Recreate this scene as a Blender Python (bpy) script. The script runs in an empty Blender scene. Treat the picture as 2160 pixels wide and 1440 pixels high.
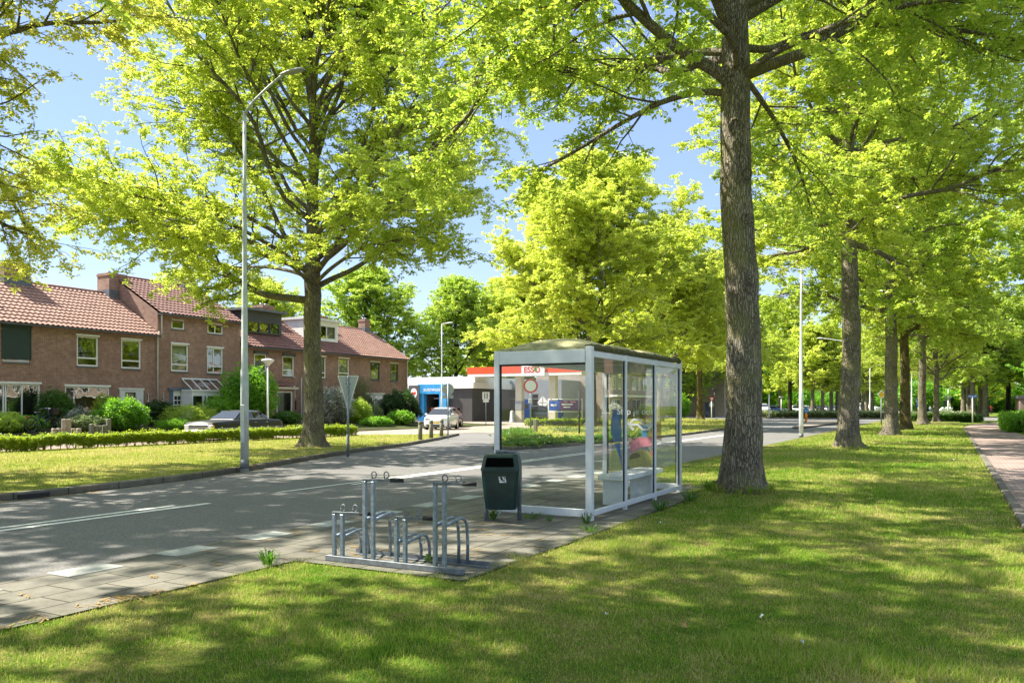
import bpy, math, random
import numpy as np
from mathutils import Vector, Matrix, noise as mnoise

C = bpy.context.scene.collection
SC = bpy.context.scene
R = math.radians
# ------------------------------------------------------------------ camera
CAM_H = 1.65
YAW = math.atan(925 / 1720)
cam_d = bpy.data.cameras.new('camera'); cam = bpy.data.objects.new('camera', cam_d); C.objects.link(cam)
cam.location = (0, 0, CAM_H); cam.rotation_euler = (R(90), 0, YAW)
cam_d.sensor_width = 36; cam_d.lens = 36 * 1720 / 2160
cam_d.shift_y = 135 / 2160
cam_d.clip_end = 3000
SC.camera = cam
# ------------------------------------------------------------------ sky, sun, exposure
SUN_EL = R(50); LIGHT = Vector((1.0, 0.30, 0)).normalized()      # the way the sunlight travels over the ground
w = bpy.data.worlds.new('World'); SC.world = w; w.use_nodes = True
nt = w.node_tree; bg = nt.nodes['Background']
sky = nt.nodes.new('ShaderNodeTexSky'); sky.sky_type = 'NISHITA'; sky.sun_disc = False
sky.sun_elevation = SUN_EL
sky.sun_rotation = math.atan2(-LIGHT.x, -LIGHT.y)
sky.air_density = 1.0; sky.dust_density = 0.4; sky.ozone_density = 4.0
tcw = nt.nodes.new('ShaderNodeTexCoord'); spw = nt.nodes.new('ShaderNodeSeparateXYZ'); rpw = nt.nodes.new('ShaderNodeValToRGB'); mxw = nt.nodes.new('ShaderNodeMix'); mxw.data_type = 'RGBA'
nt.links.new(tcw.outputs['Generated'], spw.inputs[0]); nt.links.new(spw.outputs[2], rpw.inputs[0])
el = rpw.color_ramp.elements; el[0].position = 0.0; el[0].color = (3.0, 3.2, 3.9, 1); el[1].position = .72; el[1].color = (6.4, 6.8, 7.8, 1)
e2 = el.new(.25); e2.color = (1.8, 2.3, 3.9, 1); e3 = el.new(.45); e3.color = (1.7, 2.2, 3.9, 1)              # ramp mixed into the clear-sky model; unseen zenith brightened to fill the shade
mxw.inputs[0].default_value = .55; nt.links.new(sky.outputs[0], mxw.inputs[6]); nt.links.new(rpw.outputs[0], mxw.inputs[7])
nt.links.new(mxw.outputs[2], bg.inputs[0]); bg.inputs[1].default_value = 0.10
sd = bpy.data.lights.new('sun', 'SUN'); sun = bpy.data.objects.new('sun', sd); C.objects.link(sun)
sd.energy = 5.0; sd.angle = R(0.53); sd.color = (1.0, 0.93, 0.80)
ld = Vector((LIGHT.x * math.cos(SUN_EL), LIGHT.y * math.cos(SUN_EL), -math.sin(SUN_EL)))
sun.rotation_euler = ld.to_track_quat('-Z', 'Y').to_euler(); sun.location = (-30, -10, 40)
SC.view_settings.view_transform = 'Standard'; SC.view_settings.look = 'None'
SC.view_settings.gamma = 1.0; SC.view_settings.exposure = 1.47
SC.cycles.max_bounces = 10; SC.cycles.diffuse_bounces = 4; SC.cycles.transmission_bounces = 6
SC.cycles.transparent_max_bounces = 16; SC.cycles.glossy_bounces = 4
SC.cycles.use_denoising = True

# ------------------------------------------------------------------ helpers: places
RX, RY = math.cos(YAW), math.sin(YAW); FX, FY = -math.sin(YAW), math.cos(YAW)
def gp(px, py, z=0.0):
    """point of the photo's plan: where a spot seen at px,py lies on the level z"""
    Z = 1720 * (CAM_H - z) / (py - 855); L = (px - 1080) * Z / 1720
    return Vector((FX * Z + RX * L, FY * Z + RY * L, z))
def on_x(px, X):
    """Y on the street-parallel plane X seen at px"""
    t = (px - 1080) / 1720; Z = X / (FX + t * RX)
    return Z * (FY + t * RY)
def z_at(px, py, X, Y):
    Z = FX * X + FY * Y
    return CAM_H - (py - 855) * Z / 1720

# ------------------------------------------------------------------ helpers: objects
def tag(o, label=None, cat=None, group=None, kind=None):
    if label: o['label'] = label
    if cat: o['category'] = cat
    if group: o['group'] = group
    if kind: o['kind'] = kind
    return o
def thing(name, label, cat, loc=(0, 0, 0), rz=0.0, group=None):
    o = bpy.data.objects.new(name, None); C.objects.link(o); o.empty_display_size = 0.2
    o.location = loc; o.rotation_euler = (0, 0, rz)
    return tag(o, label, cat, group)
def link_mesh(name, me, mat, parent=None):
    o = bpy.data.objects.new(name, me); C.objects.link(o)
    if mat is not None:
        for m in (mat if isinstance(mat, (list, tuple)) else [mat]): me.materials.append(m)
    if parent is not None: o.parent = parent
    return o
def copy_tree(o, parent=None):
    c = o.copy(); C.objects.link(c)
    if parent is not None: c.parent = parent
    for ch in list(o.children): copy_tree(ch, c)
    return c
def np_mesh(name, verts, faces, smooth=False):
    """verts (n,3), faces (m,k) all of one size"""
    me = bpy.data.meshes.new(name)
    v = np.asarray(verts, dtype=np.float32); f = np.asarray(faces, dtype=np.int32)
    k = f.shape[1]
    me.vertices.add(len(v)); me.vertices.foreach_set('co', v.ravel())
    me.loops.add(f.size); me.loops.foreach_set('vertex_index', f.ravel())
    me.polygons.add(len(f)); me.polygons.foreach_set('loop_start', np.arange(0, f.size, k, dtype=np.int32))
    me.polygons.foreach_set('loop_total', np.full(len(f), k, dtype=np.int32))
    me.polygons.foreach_set('use_smooth', np.full(len(f), bool(smooth)))
    me.update(calc_edges=True)
    return me

class MB:
    """collects shapes into ONE mesh"""
    def __init__(s): s.v = []; s.f = []; s.sm = []; s.mi = []; s.cur = 0
    def add(s, vs, fs, smooth=False):
        b = len(s.v); s.v += [tuple(p) for p in vs]
        for f in fs: s.f.append([b + i for i in f]); s.sm.append(smooth); s.mi.append(s.cur)
        return s
    def box(s, x0, x1, y0, y1, z0, z1, M=None):
        vs = [Vector((x, y, z)) for z in (z0, z1) for y in (y0, y1) for x in (x0, x1)]
        if M is not None: vs = [M @ p for p in vs]
        return s.add(vs, [(0, 2, 3, 1), (4, 5, 7, 6), (0, 1, 5, 4), (2, 6, 7, 3), (0, 4, 6, 2), (1, 3, 7, 5)])
    def bbox(s, x0, x1, y0, y1, z0, z1, b=0.01, M=None):
        """box with chamfered edges"""
        b = min(b, (x1 - x0) / 2.01, (y1 - y0) / 2.01, (z1 - z0) / 2.01)
        ps = []; ix = {}
        for sx in (0, 1):
            for sy in (0, 1):
                for sz in (0, 1):
                    X, Y, Z = (x0, x1)[sx], (y0, y1)[sy], (z0, z1)[sz]
                    dx, dy, dz = (b, -b)[sx], (b, -b)[sy], (b, -b)[sz]
                    for a, q in (('x', (X, Y + dy, Z + dz)), ('y', (X + dx, Y, Z + dz)), ('z', (X + dx, Y + dy, Z))):
                        ix[(sx, sy, sz, a)] = len(ps); ps.append(Vector(q))
        I = lambda a, x, y, z: ix[(x, y, z, a)]
        fs = [[I('x', 0, 0, 0), I('x', 0, 0, 1), I('x', 0, 1, 1), I('x', 0, 1, 0)], [I('x', 1, 0, 0), I('x', 1, 1, 0), I('x', 1, 1, 1), I('x', 1, 0, 1)],
              [I('y', 0, 0, 0), I('y', 1, 0, 0), I('y', 1, 0, 1), I('y', 0, 0, 1)], [I('y', 0, 1, 0), I('y', 0, 1, 1), I('y', 1, 1, 1), I('y', 1, 1, 0)],
              [I('z', 0, 0, 0), I('z', 0, 1, 0), I('z', 1, 1, 0), I('z', 1, 0, 0)], [I('z', 0, 0, 1), I('z', 1, 0, 1), I('z', 1, 1, 1), I('z', 0, 1, 1)]]
        for p in (0, 1):
            for q in (0, 1):
                fs.append([I('y', 0, p, q), I('y', 1, p, q), I('z', 1, p, q), I('z', 0, p, q)])
                fs.append([I('x', p, 0, q), I('x', p, 1, q), I('z', p, 1, q), I('z', p, 0, q)])
                fs.append([I('x', p, q, 0), I('x', p, q, 1), I('y', p, q, 1), I('y', p, q, 0)])
                for r in (0, 1): fs.append([I('x', p, q, r), I('y', p, q, r), I('z', p, q, r)])
        if M is not None: ps = [M @ p for p in ps]
        return s.add(ps, fs)
    def tube(s, pts, rad, k=8, caps=True, smooth=True, square=False):
        pts = [Vector(p) for p in pts]; n = len(pts)
        rads = list(rad) if isinstance(rad, (list, tuple)) else [rad] * n
        vs = []; pu = None
        for i, p in enumerate(pts):
            t = (pts[min(i + 1, n - 1)] - pts[max(i - 1, 0)]).normalized()
            if pu is None:
                ref = Vector((0, 0, 1)) if abs(t.z) < .9 else Vector((1, 0, 0))
                u = t.cross(ref).normalized()
            else: u = (pu - t * pu.dot(t)).normalized()
            pu = u; v = t.cross(u)
            for j in range(k):
                a = 2 * math.pi * (j + (.5 if square else 0)) / k
                vs.append(p + (u * math.cos(a) + v * math.sin(a)) * rads[i])
        fs = [(i * k + j, i * k + (j + 1) % k, (i + 1) * k + (j + 1) % k, (i + 1) * k + j) for i in range(n - 1) for j in range(k)]
        s.add(vs, fs, smooth and not square)
        if caps:
            b = len(s.v) - n * k
            s.f.append([b + j for j in reversed(range(k))]); s.sm.append(False); s.mi.append(s.cur)
            s.f.append([b + (n - 1) * k + j for j in range(k)]); s.sm.append(False); s.mi.append(s.cur)
        return s
    def cyl(s, p, r, h, k=16, r2=None):
        p = Vector(p); return s.tube([p, p + Vector((0, 0, h))], [r, r if r2 is None else r2], k)
    def disc(s, c, n, r, t, k=24):
        c = Vector(c); n = Vector(n).normalized()
        return s.tube([c - n * t / 2, c + n * t / 2], r, k, smooth=False)
    def ring(s, c, n, r, rt, k=20, kk=6, a0=0, a1=2 * math.pi):
        c = Vector(c); n = Vector(n).normalized()
        ref = Vector((0, 0, 1)) if abs(n.z) < .9 else Vector((1, 0, 0))
        u = n.cross(ref).normalized(); v = n.cross(u)
        full = abs(a1 - a0 - 2 * math.pi) < 1e-6
        m = k if full else k + 1; vs = []; b = 0
        for i in range(m):
            a = a0 + (a1 - a0) * i / k; d = u * math.cos(a) + v * math.sin(a)
            for j in range(kk):
                q = 2 * math.pi * j / kk
                vs.append(c + d * (r + rt * math.cos(q)) + n * rt * math.sin(q))
        fs = [((i % m) * kk + j, ((i + 1) % m) * kk + j, ((i + 1) % m) * kk + (j + 1) % kk, (i % m) * kk + (j + 1) % kk) for i in range(k) for j in range(kk)]
        return s.add(vs, fs, True)
    def prism(s, poly, d, o=(0, 0, 0), ux=(1, 0, 0), uy=(0, 0, 1)):
        """polygon in the plane (ux,uy) at o, pushed along the vector d"""
        o, ux, uy, d = Vector(o), Vector(ux), Vector(uy), Vector(d)
        a = [o + ux * x + uy * y for x, y in poly]; n = len(a)
        vs = a + [q + d for q in a]
        fs = [list(reversed(range(n))), list(range(n, 2 * n))] + [(i, (i + 1) % n, n + (i + 1) % n, n + i) for i in range(n)]
        return s.add(vs, fs)
    def loft(s, secs, closed=True, caps=True, smooth=True):
        n = len(secs[0]); b = len(s.v); vs = [p for sec in secs for p in sec]
        fs = []
        for i in range(len(secs) - 1):
            for j in range(n if closed else n - 1):
                fs.append((i * n + j, i * n + (j + 1) % n, (i + 1) * n + (j + 1) % n, (i + 1) * n + j))
        s.add(vs, fs, smooth)
        if caps:
            s.f.append([b + j for j in reversed(range(n))]); s.sm.append(False); s.mi.append(s.cur)
            s.f.append([b + (len(secs) - 1) * n + j for j in range(n)]); s.sm.append(False); s.mi.append(s.cur)
        return s
    def quad(s, a, b, c, d): return s.add([a, b, c, d], [(0, 1, 2, 3)])
    def mesh(s, name):
        me = bpy.data.meshes.new(name); me.from_pydata(s.v, [], s.f)
        me.polygons.foreach_set('use_smooth', s.sm); me.polygons.foreach_set('material_index', s.mi)
        me.update(); return me
    def build(s, name, mat, parent=None):
        me = s.mesh(name); o = link_mesh(name, me, mat, parent)
        import bmesh
        bm = bmesh.new(); bm.from_mesh(me); bmesh.ops.recalc_face_normals(bm, faces=bm.faces); bm.to_mesh(me); bm.free()
        return o
def part(name, parent, mat, *boxes):
    m = MB()
    for b in boxes: m.box(*b)
    return m.build(name, mat, parent)
def rotz(a, loc=(0, 0, 0)): return Matrix.Translation(loc) @ Matrix.Rotation(a, 4, 'Z')
_font_cache = {}
def text_mesh(txt, size, depth=0.002, bold=0.0):
    cu = bpy.data.curves.new('lettering', 'FONT'); cu.body = txt; cu.size = size; cu.extrude = depth; cu.offset = bold
    cu.align_x = 'CENTER'; cu.align_y = 'CENTER'
    o = bpy.data.objects.new('lettering', cu); C.objects.link(o)
    bpy.context.view_layer.update()
    me = bpy.data.meshes.new_from_object(o.evaluated_get(bpy.context.evaluated_depsgraph_get()))
    bpy.data.objects.remove(o); bpy.data.curves.remove(cu)
    return me
def text_part(txt, size, mat, parent, loc, rot, bold=0.0, depth=0.002, name='lettering', sx=1.0):
    me = text_mesh(txt, size, depth, bold); me.materials.clear()
    o = link_mesh(name, me, mat, parent); o.location = loc; o.rotation_euler = rot; o.scale = (sx, 1, 1)
    return o

# ------------------------------------------------------------------ materials
class NB:
    """short node builder"""
    def __init__(s, name):
        s.m = bpy.data.materials.new(name); s.m.use_nodes = True; s.t = s.m.node_tree; s.p = s.t.nodes['Principled BSDF']; s.out = s.t.nodes['Material Output']
    def n(s, typ, **kw):
        x = s.t.nodes.new('ShaderNode' + typ)
        for k, v in kw.items():
            if k in x.inputs: x.inputs[k].default_value = v
            else: setattr(x, k, v)
        return x
    def l(s, a, b): s.t.links.new(a, b)
    def ramp(s, fac, stops, interp='LINEAR'):
        r = s.n('ValToRGB'); r.color_ramp.interpolation = interp
        e = r.color_ramp.elements
        while len(e) < len(stops): e.new(0.5)
        for q, (p, c) in zip(e, stops): q.position = p; q.color = (*c, 1) if len(c) == 3 else c
        s.l(fac, r.inputs[0]); return r.outputs[0]
    def coord(s, kind='Object', scale=(1, 1, 1)):
        t = s.n('TexCoord'); mp = s.n('Mapping'); mp.inputs['Scale'].default_value = scale
        s.l(t.outputs[kind], mp.inputs[0]); return mp.outputs[0]
    def noise(s, vec, scale, detail=4, rough=.6, dist=0.0):
        x = s.n('TexNoise'); x.inputs['Scale'].default_value = scale; x.inputs['Detail'].default_value = detail
        x.inputs['Roughness'].default_value = rough; x.inputs['Distortion'].default_value = dist
        s.l(vec, x.inputs['Vector']); return x.outputs['Fac']
    def mix(s, fac, a, b, blend='MIX'):
        x = s.n('Mix', data_type='RGBA', blend_type=blend)
        for v, i in ((fac, 0), (a, 6), (b, 7)):
            if hasattr(v, 'is_linked') or hasattr(v, 'links'): s.l(v, x.inputs[i])
            else: x.inputs[i].default_value = v if i == 0 else ((*v, 1) if len(v) == 3 else v)
        return x.outputs[2]
    def math(s, op, a, b=0.5):
        x = s.n('Math', operation=op)
        for v, i in ((a, 0), (b, 1)):
            if hasattr(v, 'links'): s.l(v, x.inputs[i])
            else: x.inputs[i].default_value = v
        return x.outputs[0]
    def bump(s, h, strength=.4, dist=.02):
        x = s.n('Bump'); x.inputs['Strength'].default_value = strength; x.inputs['Distance'].default_value = dist
        s.l(h, x.inputs['Height']); s.l(x.outputs[0], s.p.inputs['Normal']); return x
    def col(s, c):
        if hasattr(c, 'links'): s.l(c, s.p.inputs['Base Color'])
        else: s.p.inputs['Base Color'].default_value = (*c, 1)
        return s
    def set(s, **kw):
        for k, v in kw.items():
            i = s.p.inputs[k.replace('_', ' ')]
            if hasattr(v, 'links'): s.l(v, i)
            else: i.default_value = v
        return s
def plain(name, c, rough=.5, metal=0.0, var=.12, scale=6.0, bump=0.0, spec=.5, coat=0.0):
    b = NB(name); v = b.coord('Object')
    f = b.noise(v, scale, 5, .65)
    lo = tuple(x * (1 - var) for x in c); hi = tuple(min(1, x * (1 + var)) for x in c)
    b.col(b.ramp(f, [(.3, lo), (.7, hi)])).set(Roughness=rough, Metallic=metal)
    b.p.inputs['Specular IOR Level'].default_value = spec
    if coat: b.p.inputs['Coat Weight'].default_value = coat; b.p.inputs['Coat Roughness'].default_value = .05
    if bump: b.bump(b.noise(v, scale * 6, 4), bump, .01)
    return b.m
# ---- vegetation
def leaf_mat(name, ramp_c, trans_c, tfac=.5, hue_scale=.25):
    b = NB(name)
    g = b.n('NewGeometry'); r = g.outputs['Random Per Island']
    v = b.coord('Object')
    big = b.noise(v, hue_scale, 3, .6)
    mixf = b.math('ADD', b.math('MULTIPLY', r, .6), b.math('MULTIPLY', big, .5))
    c = b.ramp(mixf, [(.15, ramp_c[0]), (.5, ramp_c[1]), (.85, ramp_c[2])])
    tc = b.ramp(mixf, [(.15, trans_c[0]), (.5, trans_c[1]), (.85, trans_c[2])])
    d = b.n('BsdfDiffuse'); b.l(c, d.inputs[0])
    t = b.n('BsdfTranslucent'); b.l(tc, t.inputs[0])
    gl = b.n('BsdfGlossy'); gl.inputs['Roughness'].default_value = .42; gl.inputs[0].default_value = (1, 1, 1, 1)
    m1 = b.n('MixShader'); m1.inputs[0].default_value = tfac; b.l(d.outputs[0], m1.inputs[1]); b.l(t.outputs[0], m1.inputs[2])
    m2 = b.n('MixShader'); m2.inputs[0].default_value = .035; b.l(m1.outputs[0], m2.inputs[1]); b.l(gl.outputs[0], m2.inputs[2])
    b.l(m2.outputs[0], b.out.inputs[0]); b.t.nodes.remove(b.p)
    return b.m
LEAF = {
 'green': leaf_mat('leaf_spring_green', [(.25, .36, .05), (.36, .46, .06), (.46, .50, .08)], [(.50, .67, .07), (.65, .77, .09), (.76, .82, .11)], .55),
 'near': leaf_mat('leaf_deep_green', [(.20, .33, .05), (.29, .41, .06), (.39, .46, .07)], [(.42, .62, .07), (.57, .73, .08), (.70, .79, .10)], .55),  # slightly deeper green than the spring leaves
 'yellow': leaf_mat('leaf_golden', [(.38, .46, .06), (.48, .54, .08), (.56, .57, .10)], [(.62, .78, .09), (.74, .84, .12), (.82, .86, .14)], .58),
 'olive': leaf_mat('leaf_olive_catkin', [(.28, .36, .06), (.40, .44, .08), (.50, .47, .10)], [(.54, .66, .08), (.70, .74, .11), (.80, .76, .14)], .58),
 'mid': leaf_mat('leaf_mid_green', [(.17, .30, .04), (.26, .38, .05), (.37, .44, .06)], [(.36, .58, .05), (.52, .70, .07), (.66, .76, .09)], .53),
 'dark': leaf_mat('leaf_dark_green', [(.035, .09, .016), (.06, .14, .02), (.10, .18, .022)], [(.07, .22, .02), (.13, .32, .03), (.22, .40, .03)]),
 'hedge': leaf_mat('leaf_hedge', [(.10, .19, .015), (.22, .30, .02), (.36, .38, .03)], [(.2, .40, .02), (.44, .58, .03), (.62, .68, .04)]),  # grey offset copy of the letters, their shadow painted on the panel
 'conifer': leaf_mat('leaf_conifer', [(.02, .05, .014), (.035, .075, .018), (.05, .10, .02)], [(.04, .11, .02), (.06, .15, .02), (.08, .2, .02)]),
 'fresh': leaf_mat('leaf_fresh_green', [(.07, .20, .012), (.12, .28, .016), (.18, .34, .02)], [(.16, .46, .02), (.26, .58, .025), (.38, .64, .03)]),
 'blossom': leaf_mat('leaf_blossom', [(.08, .16, .03), (.34, .36, .26), (.72, .66, .66)], [(.14, .28, .04), (.36, .42, .28), (.6, .55, .55)]),
 'grey': leaf_mat('leaf_greyish', [(.10, .14, .05), (.16, .19, .07), (.22, .24, .10)], [(.18, .28, .08), (.26, .36, .12), (.34, .42, .16)]),
}
def bark_mat(name, c0, c1, moss):
    b = NB(name); v = b.coord('Object', (1, 1, .13)); v2 = b.coord('Object')
    n1 = b.noise(v, 20, 6, .75, .8); n2 = b.noise(v2, 1.1, 4, .6); n3 = b.noise(v2, 7, 5, .75); n4 = b.noise(v2, 2.3, 4, .65)
    vo = b.n('TexVoronoi'); vo.feature = 'DISTANCE_TO_EDGE'; vo.inputs['Scale'].default_value = 30; vo.inputs['Randomness'].default_value = 1
    wv = b.n('VectorMath', operation='ADD'); nz = b.n('TexNoise'); nz.inputs['Scale'].default_value = 5; b.l(v2, nz.inputs['Vector']); sc_ = b.n('VectorMath', operation='SCALE'); sc_.inputs['Scale'].default_value = .09; b.l(nz.outputs['Color'], sc_.inputs[0]); b.l(v, wv.inputs[0]); b.l(sc_.outputs[0], wv.inputs[1]); b.l(wv.outputs[0], vo.inputs['Vector'])
    c = b.ramp(n1, [(.32, c0), (.66, c1)])
    c = b.mix(1.0, c, b.ramp(vo.outputs['Distance'], [(.0, (.30, .29, .27)), (.20, (1.05, 1.05, 1.05))]), 'MULTIPLY')
    c = b.mix(.75, c, b.ramp(n4, [(.36, (.55, .53, .50)), (.64, (1.2, 1.2, 1.18))]), 'MULTIPLY')
    c = b.mix(b.ramp(n2, [(.46, (0, 0, 0)), (.66, (.8, .8, .8))]), c, moss)
    c = b.mix(b.ramp(n3, [(.60, (0, 0, 0)), (.72, (.6, .6, .6))]), c, (.33, .32, .26))
    b.col(c).set(Roughness=.9); b.p.inputs['Specular IOR Level'].default_value = .12
    h = b.math('ADD', b.math('MULTIPLY', n1, .8), b.math('MULTIPLY', b.ramp(vo.outputs['Distance'], [(0, (0, 0, 0)), (.22, (1, 1, 1))]), .8))
    b.bump(h, 1.0, .035); return b.m
BARK = bark_mat('bark_grey', (.21, .18, .14), (.47, .42, .345), (.26, .25, .11))
BARK_D = bark_mat('bark_dark', (.035, .028, .022), (.10, .085, .065), (.07, .075, .03))
BARK_Y = bark_mat('bark_lichen', (.12, .10, .05), (.30, .25, .12), (.30, .25, .06))

def grass_ground(name, cols, sc=1.0):
    b = NB(name); v = b.coord('Object')
    big = b.noise(v, .35 * sc, 5, .62); mid = b.noise(v, 2.6 * sc, 6, .7); fine = b.noise(v, 45, 4, .7)
    f = b.math('ADD', b.math('MULTIPLY', big, .55), b.math('MULTIPLY', mid, .45))
    c = b.ramp(f, [(.40, cols[0]), (.47, cols[1]), (.54, cols[2]), (.62, cols[3])])
    c = b.mix(.8, c, b.ramp(fine, [(.3, (.45, .45, .4)), (.7, (1.25, 1.25, 1.1))]), 'MULTIPLY')
    b.col(c).set(Roughness=.95); b.p.inputs['Specular IOR Level'].default_value = .1
    b.bump(b.math('ADD', fine, b.math('MULTIPLY', mid, .8)), .8, .04); return b.m
G_LAWN = grass_ground('lawn_soil', [(.08, .14, .02), (.14, .18, .035), (.21, .20, .06), (.30, .24, .11)])
G_VERGE = grass_ground('verge_soil', [(.15, .19, .025), (.24, .26, .045), (.30, .29, .07), (.36, .32, .11)])
G_FAR = grass_ground('far_grass', [(.10, .17, .02), (.14, .2, .03), (.18, .22, .04), (.2, .2, .06)])
G_SOIL = grass_ground('garden_soil', [(.05, .05, .03), (.07, .07, .035), (.07, .10, .03), (.1, .1, .05)])
def blade_mat(name, cols, tcols):
    b = NB(name); g = b.n('NewGeometry'); v = b.coord('Object')
    big = b.noise(v, .35, 5, .62); mid = b.noise(v, 2.6, 6, .7)
    f = b.math('ADD', b.math('MULTIPLY', b.math('ADD', b.math('MULTIPLY', big, .5), b.math('MULTIPLY', mid, .5)), .78), b.math('MULTIPLY', g.outputs['Random Per Island'], .22))
    st = [.41, .47, .53, .60]
    c = b.ramp(f, list(zip(st, cols))); tc = b.ramp(f, list(zip(st, tcols)))
    d = b.n('BsdfDiffuse'); b.l(c, d.inputs[0]); t = b.n('BsdfTranslucent'); b.l(tc, t.inputs[0])
    m = b.n('MixShader'); m.inputs[0].default_value = .4; b.l(d.outputs[0], m.inputs[1]); b.l(t.outputs[0], m.inputs[2])
    b.l(m.outputs[0], b.out.inputs[0]); b.t.nodes.remove(b.p); return b.m
BLADE = blade_mat('grass_blades', [(.12, .25, .025), (.21, .32, .04), (.34, .38, .07), (.52, .46, .20)], [(.24, .48, .04), (.38, .55, .06), (.52, .58, .10), (.66, .60, .24)])
BLADE_V = blade_mat('verge_blades', [(.22, .30, .04), (.33, .37, .07), (.44, .42, .13), (.56, .49, .24)], [(.38, .50, .06), (.52, .58, .10), (.60, .59, .17), (.68, .60, .28)])
# ---- hard ground
def asphalt():
    b = NB('asphalt'); v = b.coord('Object')
    big = b.noise(v, .25, 4, .6); fine = b.noise(v, 60, 3, .8); mid = b.noise(v, 3, 5, .7)
    vo = b.n('TexVoronoi'); vo.inputs['Scale'].default_value = 55; b.l(v, vo.inputs['Vector'])
    c = b.ramp(fine, [(.3, (.085, .085, .088)), (.55, (.19, .185, .18)), (.75, (.33, .32, .30))])
    c = b.mix(.5, c, b.ramp(vo.outputs['Color'], [(.2, (.35, .35, .36)), (.8, (1.3, 1.28, 1.22))]), 'MULTIPLY')
    c = b.mix(.35, c, b.ramp(b.math('ADD', b.math('MULTIPLY', big, .6), b.math('MULTIPLY', mid, .4)), [(.35, (.6, .6, .62)), (.65, (1.25, 1.22, 1.15))]), 'MULTIPLY')
    b.col(c).set(Roughness=.85); b.bump(fine, .5, .012); return b.m
ASPHALT = asphalt()
def brick_mat(name, c1, c2, mortar, sx, sy, msize=.012, use='wall', var=.5, rough=.85, offset=.5, dirt=.25, bumpd=.012):
    """use wall: u along the wall, v up; floor: plan"""
    b = NB(name); tc = b.n('TexCoord'); sp = b.n('SeparateXYZ'); b.l(tc.outputs['Object'], sp.inputs[0]); cb = b.n('CombineXYZ')
    if use == 'wall':
        b.l(b.math('ADD', sp.outputs[0], sp.outputs[1]), cb.inputs[0]); b.l(sp.outputs[2], cb.inputs[1])
    elif use == 'floor_y':
        b.l(sp.outputs[1], cb.inputs[0]); b.l(sp.outputs[0], cb.inputs[1])
    else:
        b.l(sp.outputs[0], cb.inputs[0]); b.l(sp.outputs[1], cb.inputs[1])
    t = b.n('TexBrick'); b.l(cb.outputs[0], t.inputs['Vector']); t.offset = offset
    t.inputs['Scale'].default_value = 1; t.inputs['Brick Width'].default_value = sx; t.inputs['Row Height'].default_value = sy
    t.inputs['Mortar Size'].default_value = msize; t.inputs['Mortar Smooth'].default_value = .3; t.inputs['Bias'].default_value = 0
    t.inputs['Color1'].default_value = (*c1, 1); t.inputs['Color2'].default_value = (*c2, 1); t.inputs['Mortar'].default_value = (*mortar, 1)
    n = b.noise(tc.outputs['Object'], 3.1, 5, .7); n2 = b.noise(tc.outputs['Object'], .6, 4, .6); n3 = b.noise(tc.outputs['Object'], 40, 4, .7)
    c = b.mix(var, t.outputs['Color'], b.ramp(n, [(.3, (.6, .58, .56)), (.7, (1.3, 1.28, 1.25))]), 'MULTIPLY')
    c = b.mix(dirt, c, b.ramp(n2, [(.35, (.45, .43, .4)), (.65, (1.1, 1.1, 1.1))]), 'MULTIPLY')
    c = b.mix(.3, c, b.ramp(n3, [(.3, (.6, .6, .6)), (.7, (1.2, 1.2, 1.2))]), 'MULTIPLY')
    b.col(c).set(Roughness=rough); b.p.inputs['Specular IOR Level'].default_value = .25
    h = b.math('SUBTRACT', b.math('MULTIPLY', n3, .25), t.outputs['Fac']); b.bump(h, .6, bumpd); return b.m
PAVER = brick_mat('concrete_paver', (.165, .16, .135), (.215, .205, .175), (.05, .05, .03), .60, .40, .010, 'floor_y', .7, .9, .5, .4)
PAVER_W = plain('white_paver', (.36, .37, .345), .8, 0, .25, 9, .3)
PATH = brick_mat('path_brick', (.33, .25, .225), (.40, .31, .28), (.14, .11, .09), .21, .10, .008, 'floor', .5, .85, .5, .35)
FORE = brick_mat('forecourt_paver', (.36, .30, .25), (.42, .36, .30), (.2, .17, .14), .21, .105, .007, 'floor', .5, .85, .5, .4)
LANE = brick_mat('lane_brick', (.30, .22, .19), (.36, .28, .24), (.15, .12, .1), .21, .105, .007, 'floor', .5, .85, .5, .4)
KERB = brick_mat('kerb_stone', (.15, .14, .12), (.19, .175, .15), (.05, .045, .04), 1.0, 3.0, .012, 'wall', .7, .9, 0, .5)
PAINT = plain('road_paint', (.72, .72, .68), .7, 0, .25, 14, .2)
LITTER = plain('fallen_catkins', (.34, .22, .07), .95, 0, .45, 30, .5)
# ---- walls, roofs
BRICK = brick_mat('house_brick', (.27, .13, .09), (.38, .20, .14), (.36, .32, .28), .215, .0625, .010, 'wall', .6, .88, .5, .35)
BRICK_B = brick_mat('beige_brick', (.36, .28, .22), (.43, .35, .28), (.40, .36, .31), .215, .0625, .010, 'wall', .5, .88, .5, .25)
BRICK_SILL = plain('soldier_brick', (.17, .09, .065), .85, 0, .4, 14, .3)
def tile_mat(name, c0, c1, c2):
    b = NB(name); v = b.coord('Object'); g = b.n('NewGeometry')
    n = b.noise(v, 2.2, 5, .7); n2 = b.noise(v, 14, 4, .7)
    f = b.math('ADD', b.math('MULTIPLY', n, .5), b.math('MULTIPLY', n2, .5))
    b.col(b.ramp(f, [(.34, c0), (.5, c1), (.66, c2)])).set(Roughness=.75); b.bump(n2, .3, .01); return b.m
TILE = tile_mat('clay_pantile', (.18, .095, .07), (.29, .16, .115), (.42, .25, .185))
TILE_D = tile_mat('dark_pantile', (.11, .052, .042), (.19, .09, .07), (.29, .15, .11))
WHITE = plain('white_paint', (.78, .78, .76), .45, 0, .06, 3)
OFFWHITE = plain('aged_white', (.62, .62, .60), .55, 0, .1, 3)
CREAM = plain('cream_render', (.58, .52, .42), .8, 0, .1, 2)
ZINC = plain('zinc', (.30, .31, .33), .5, .5, .2, 4)
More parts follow.
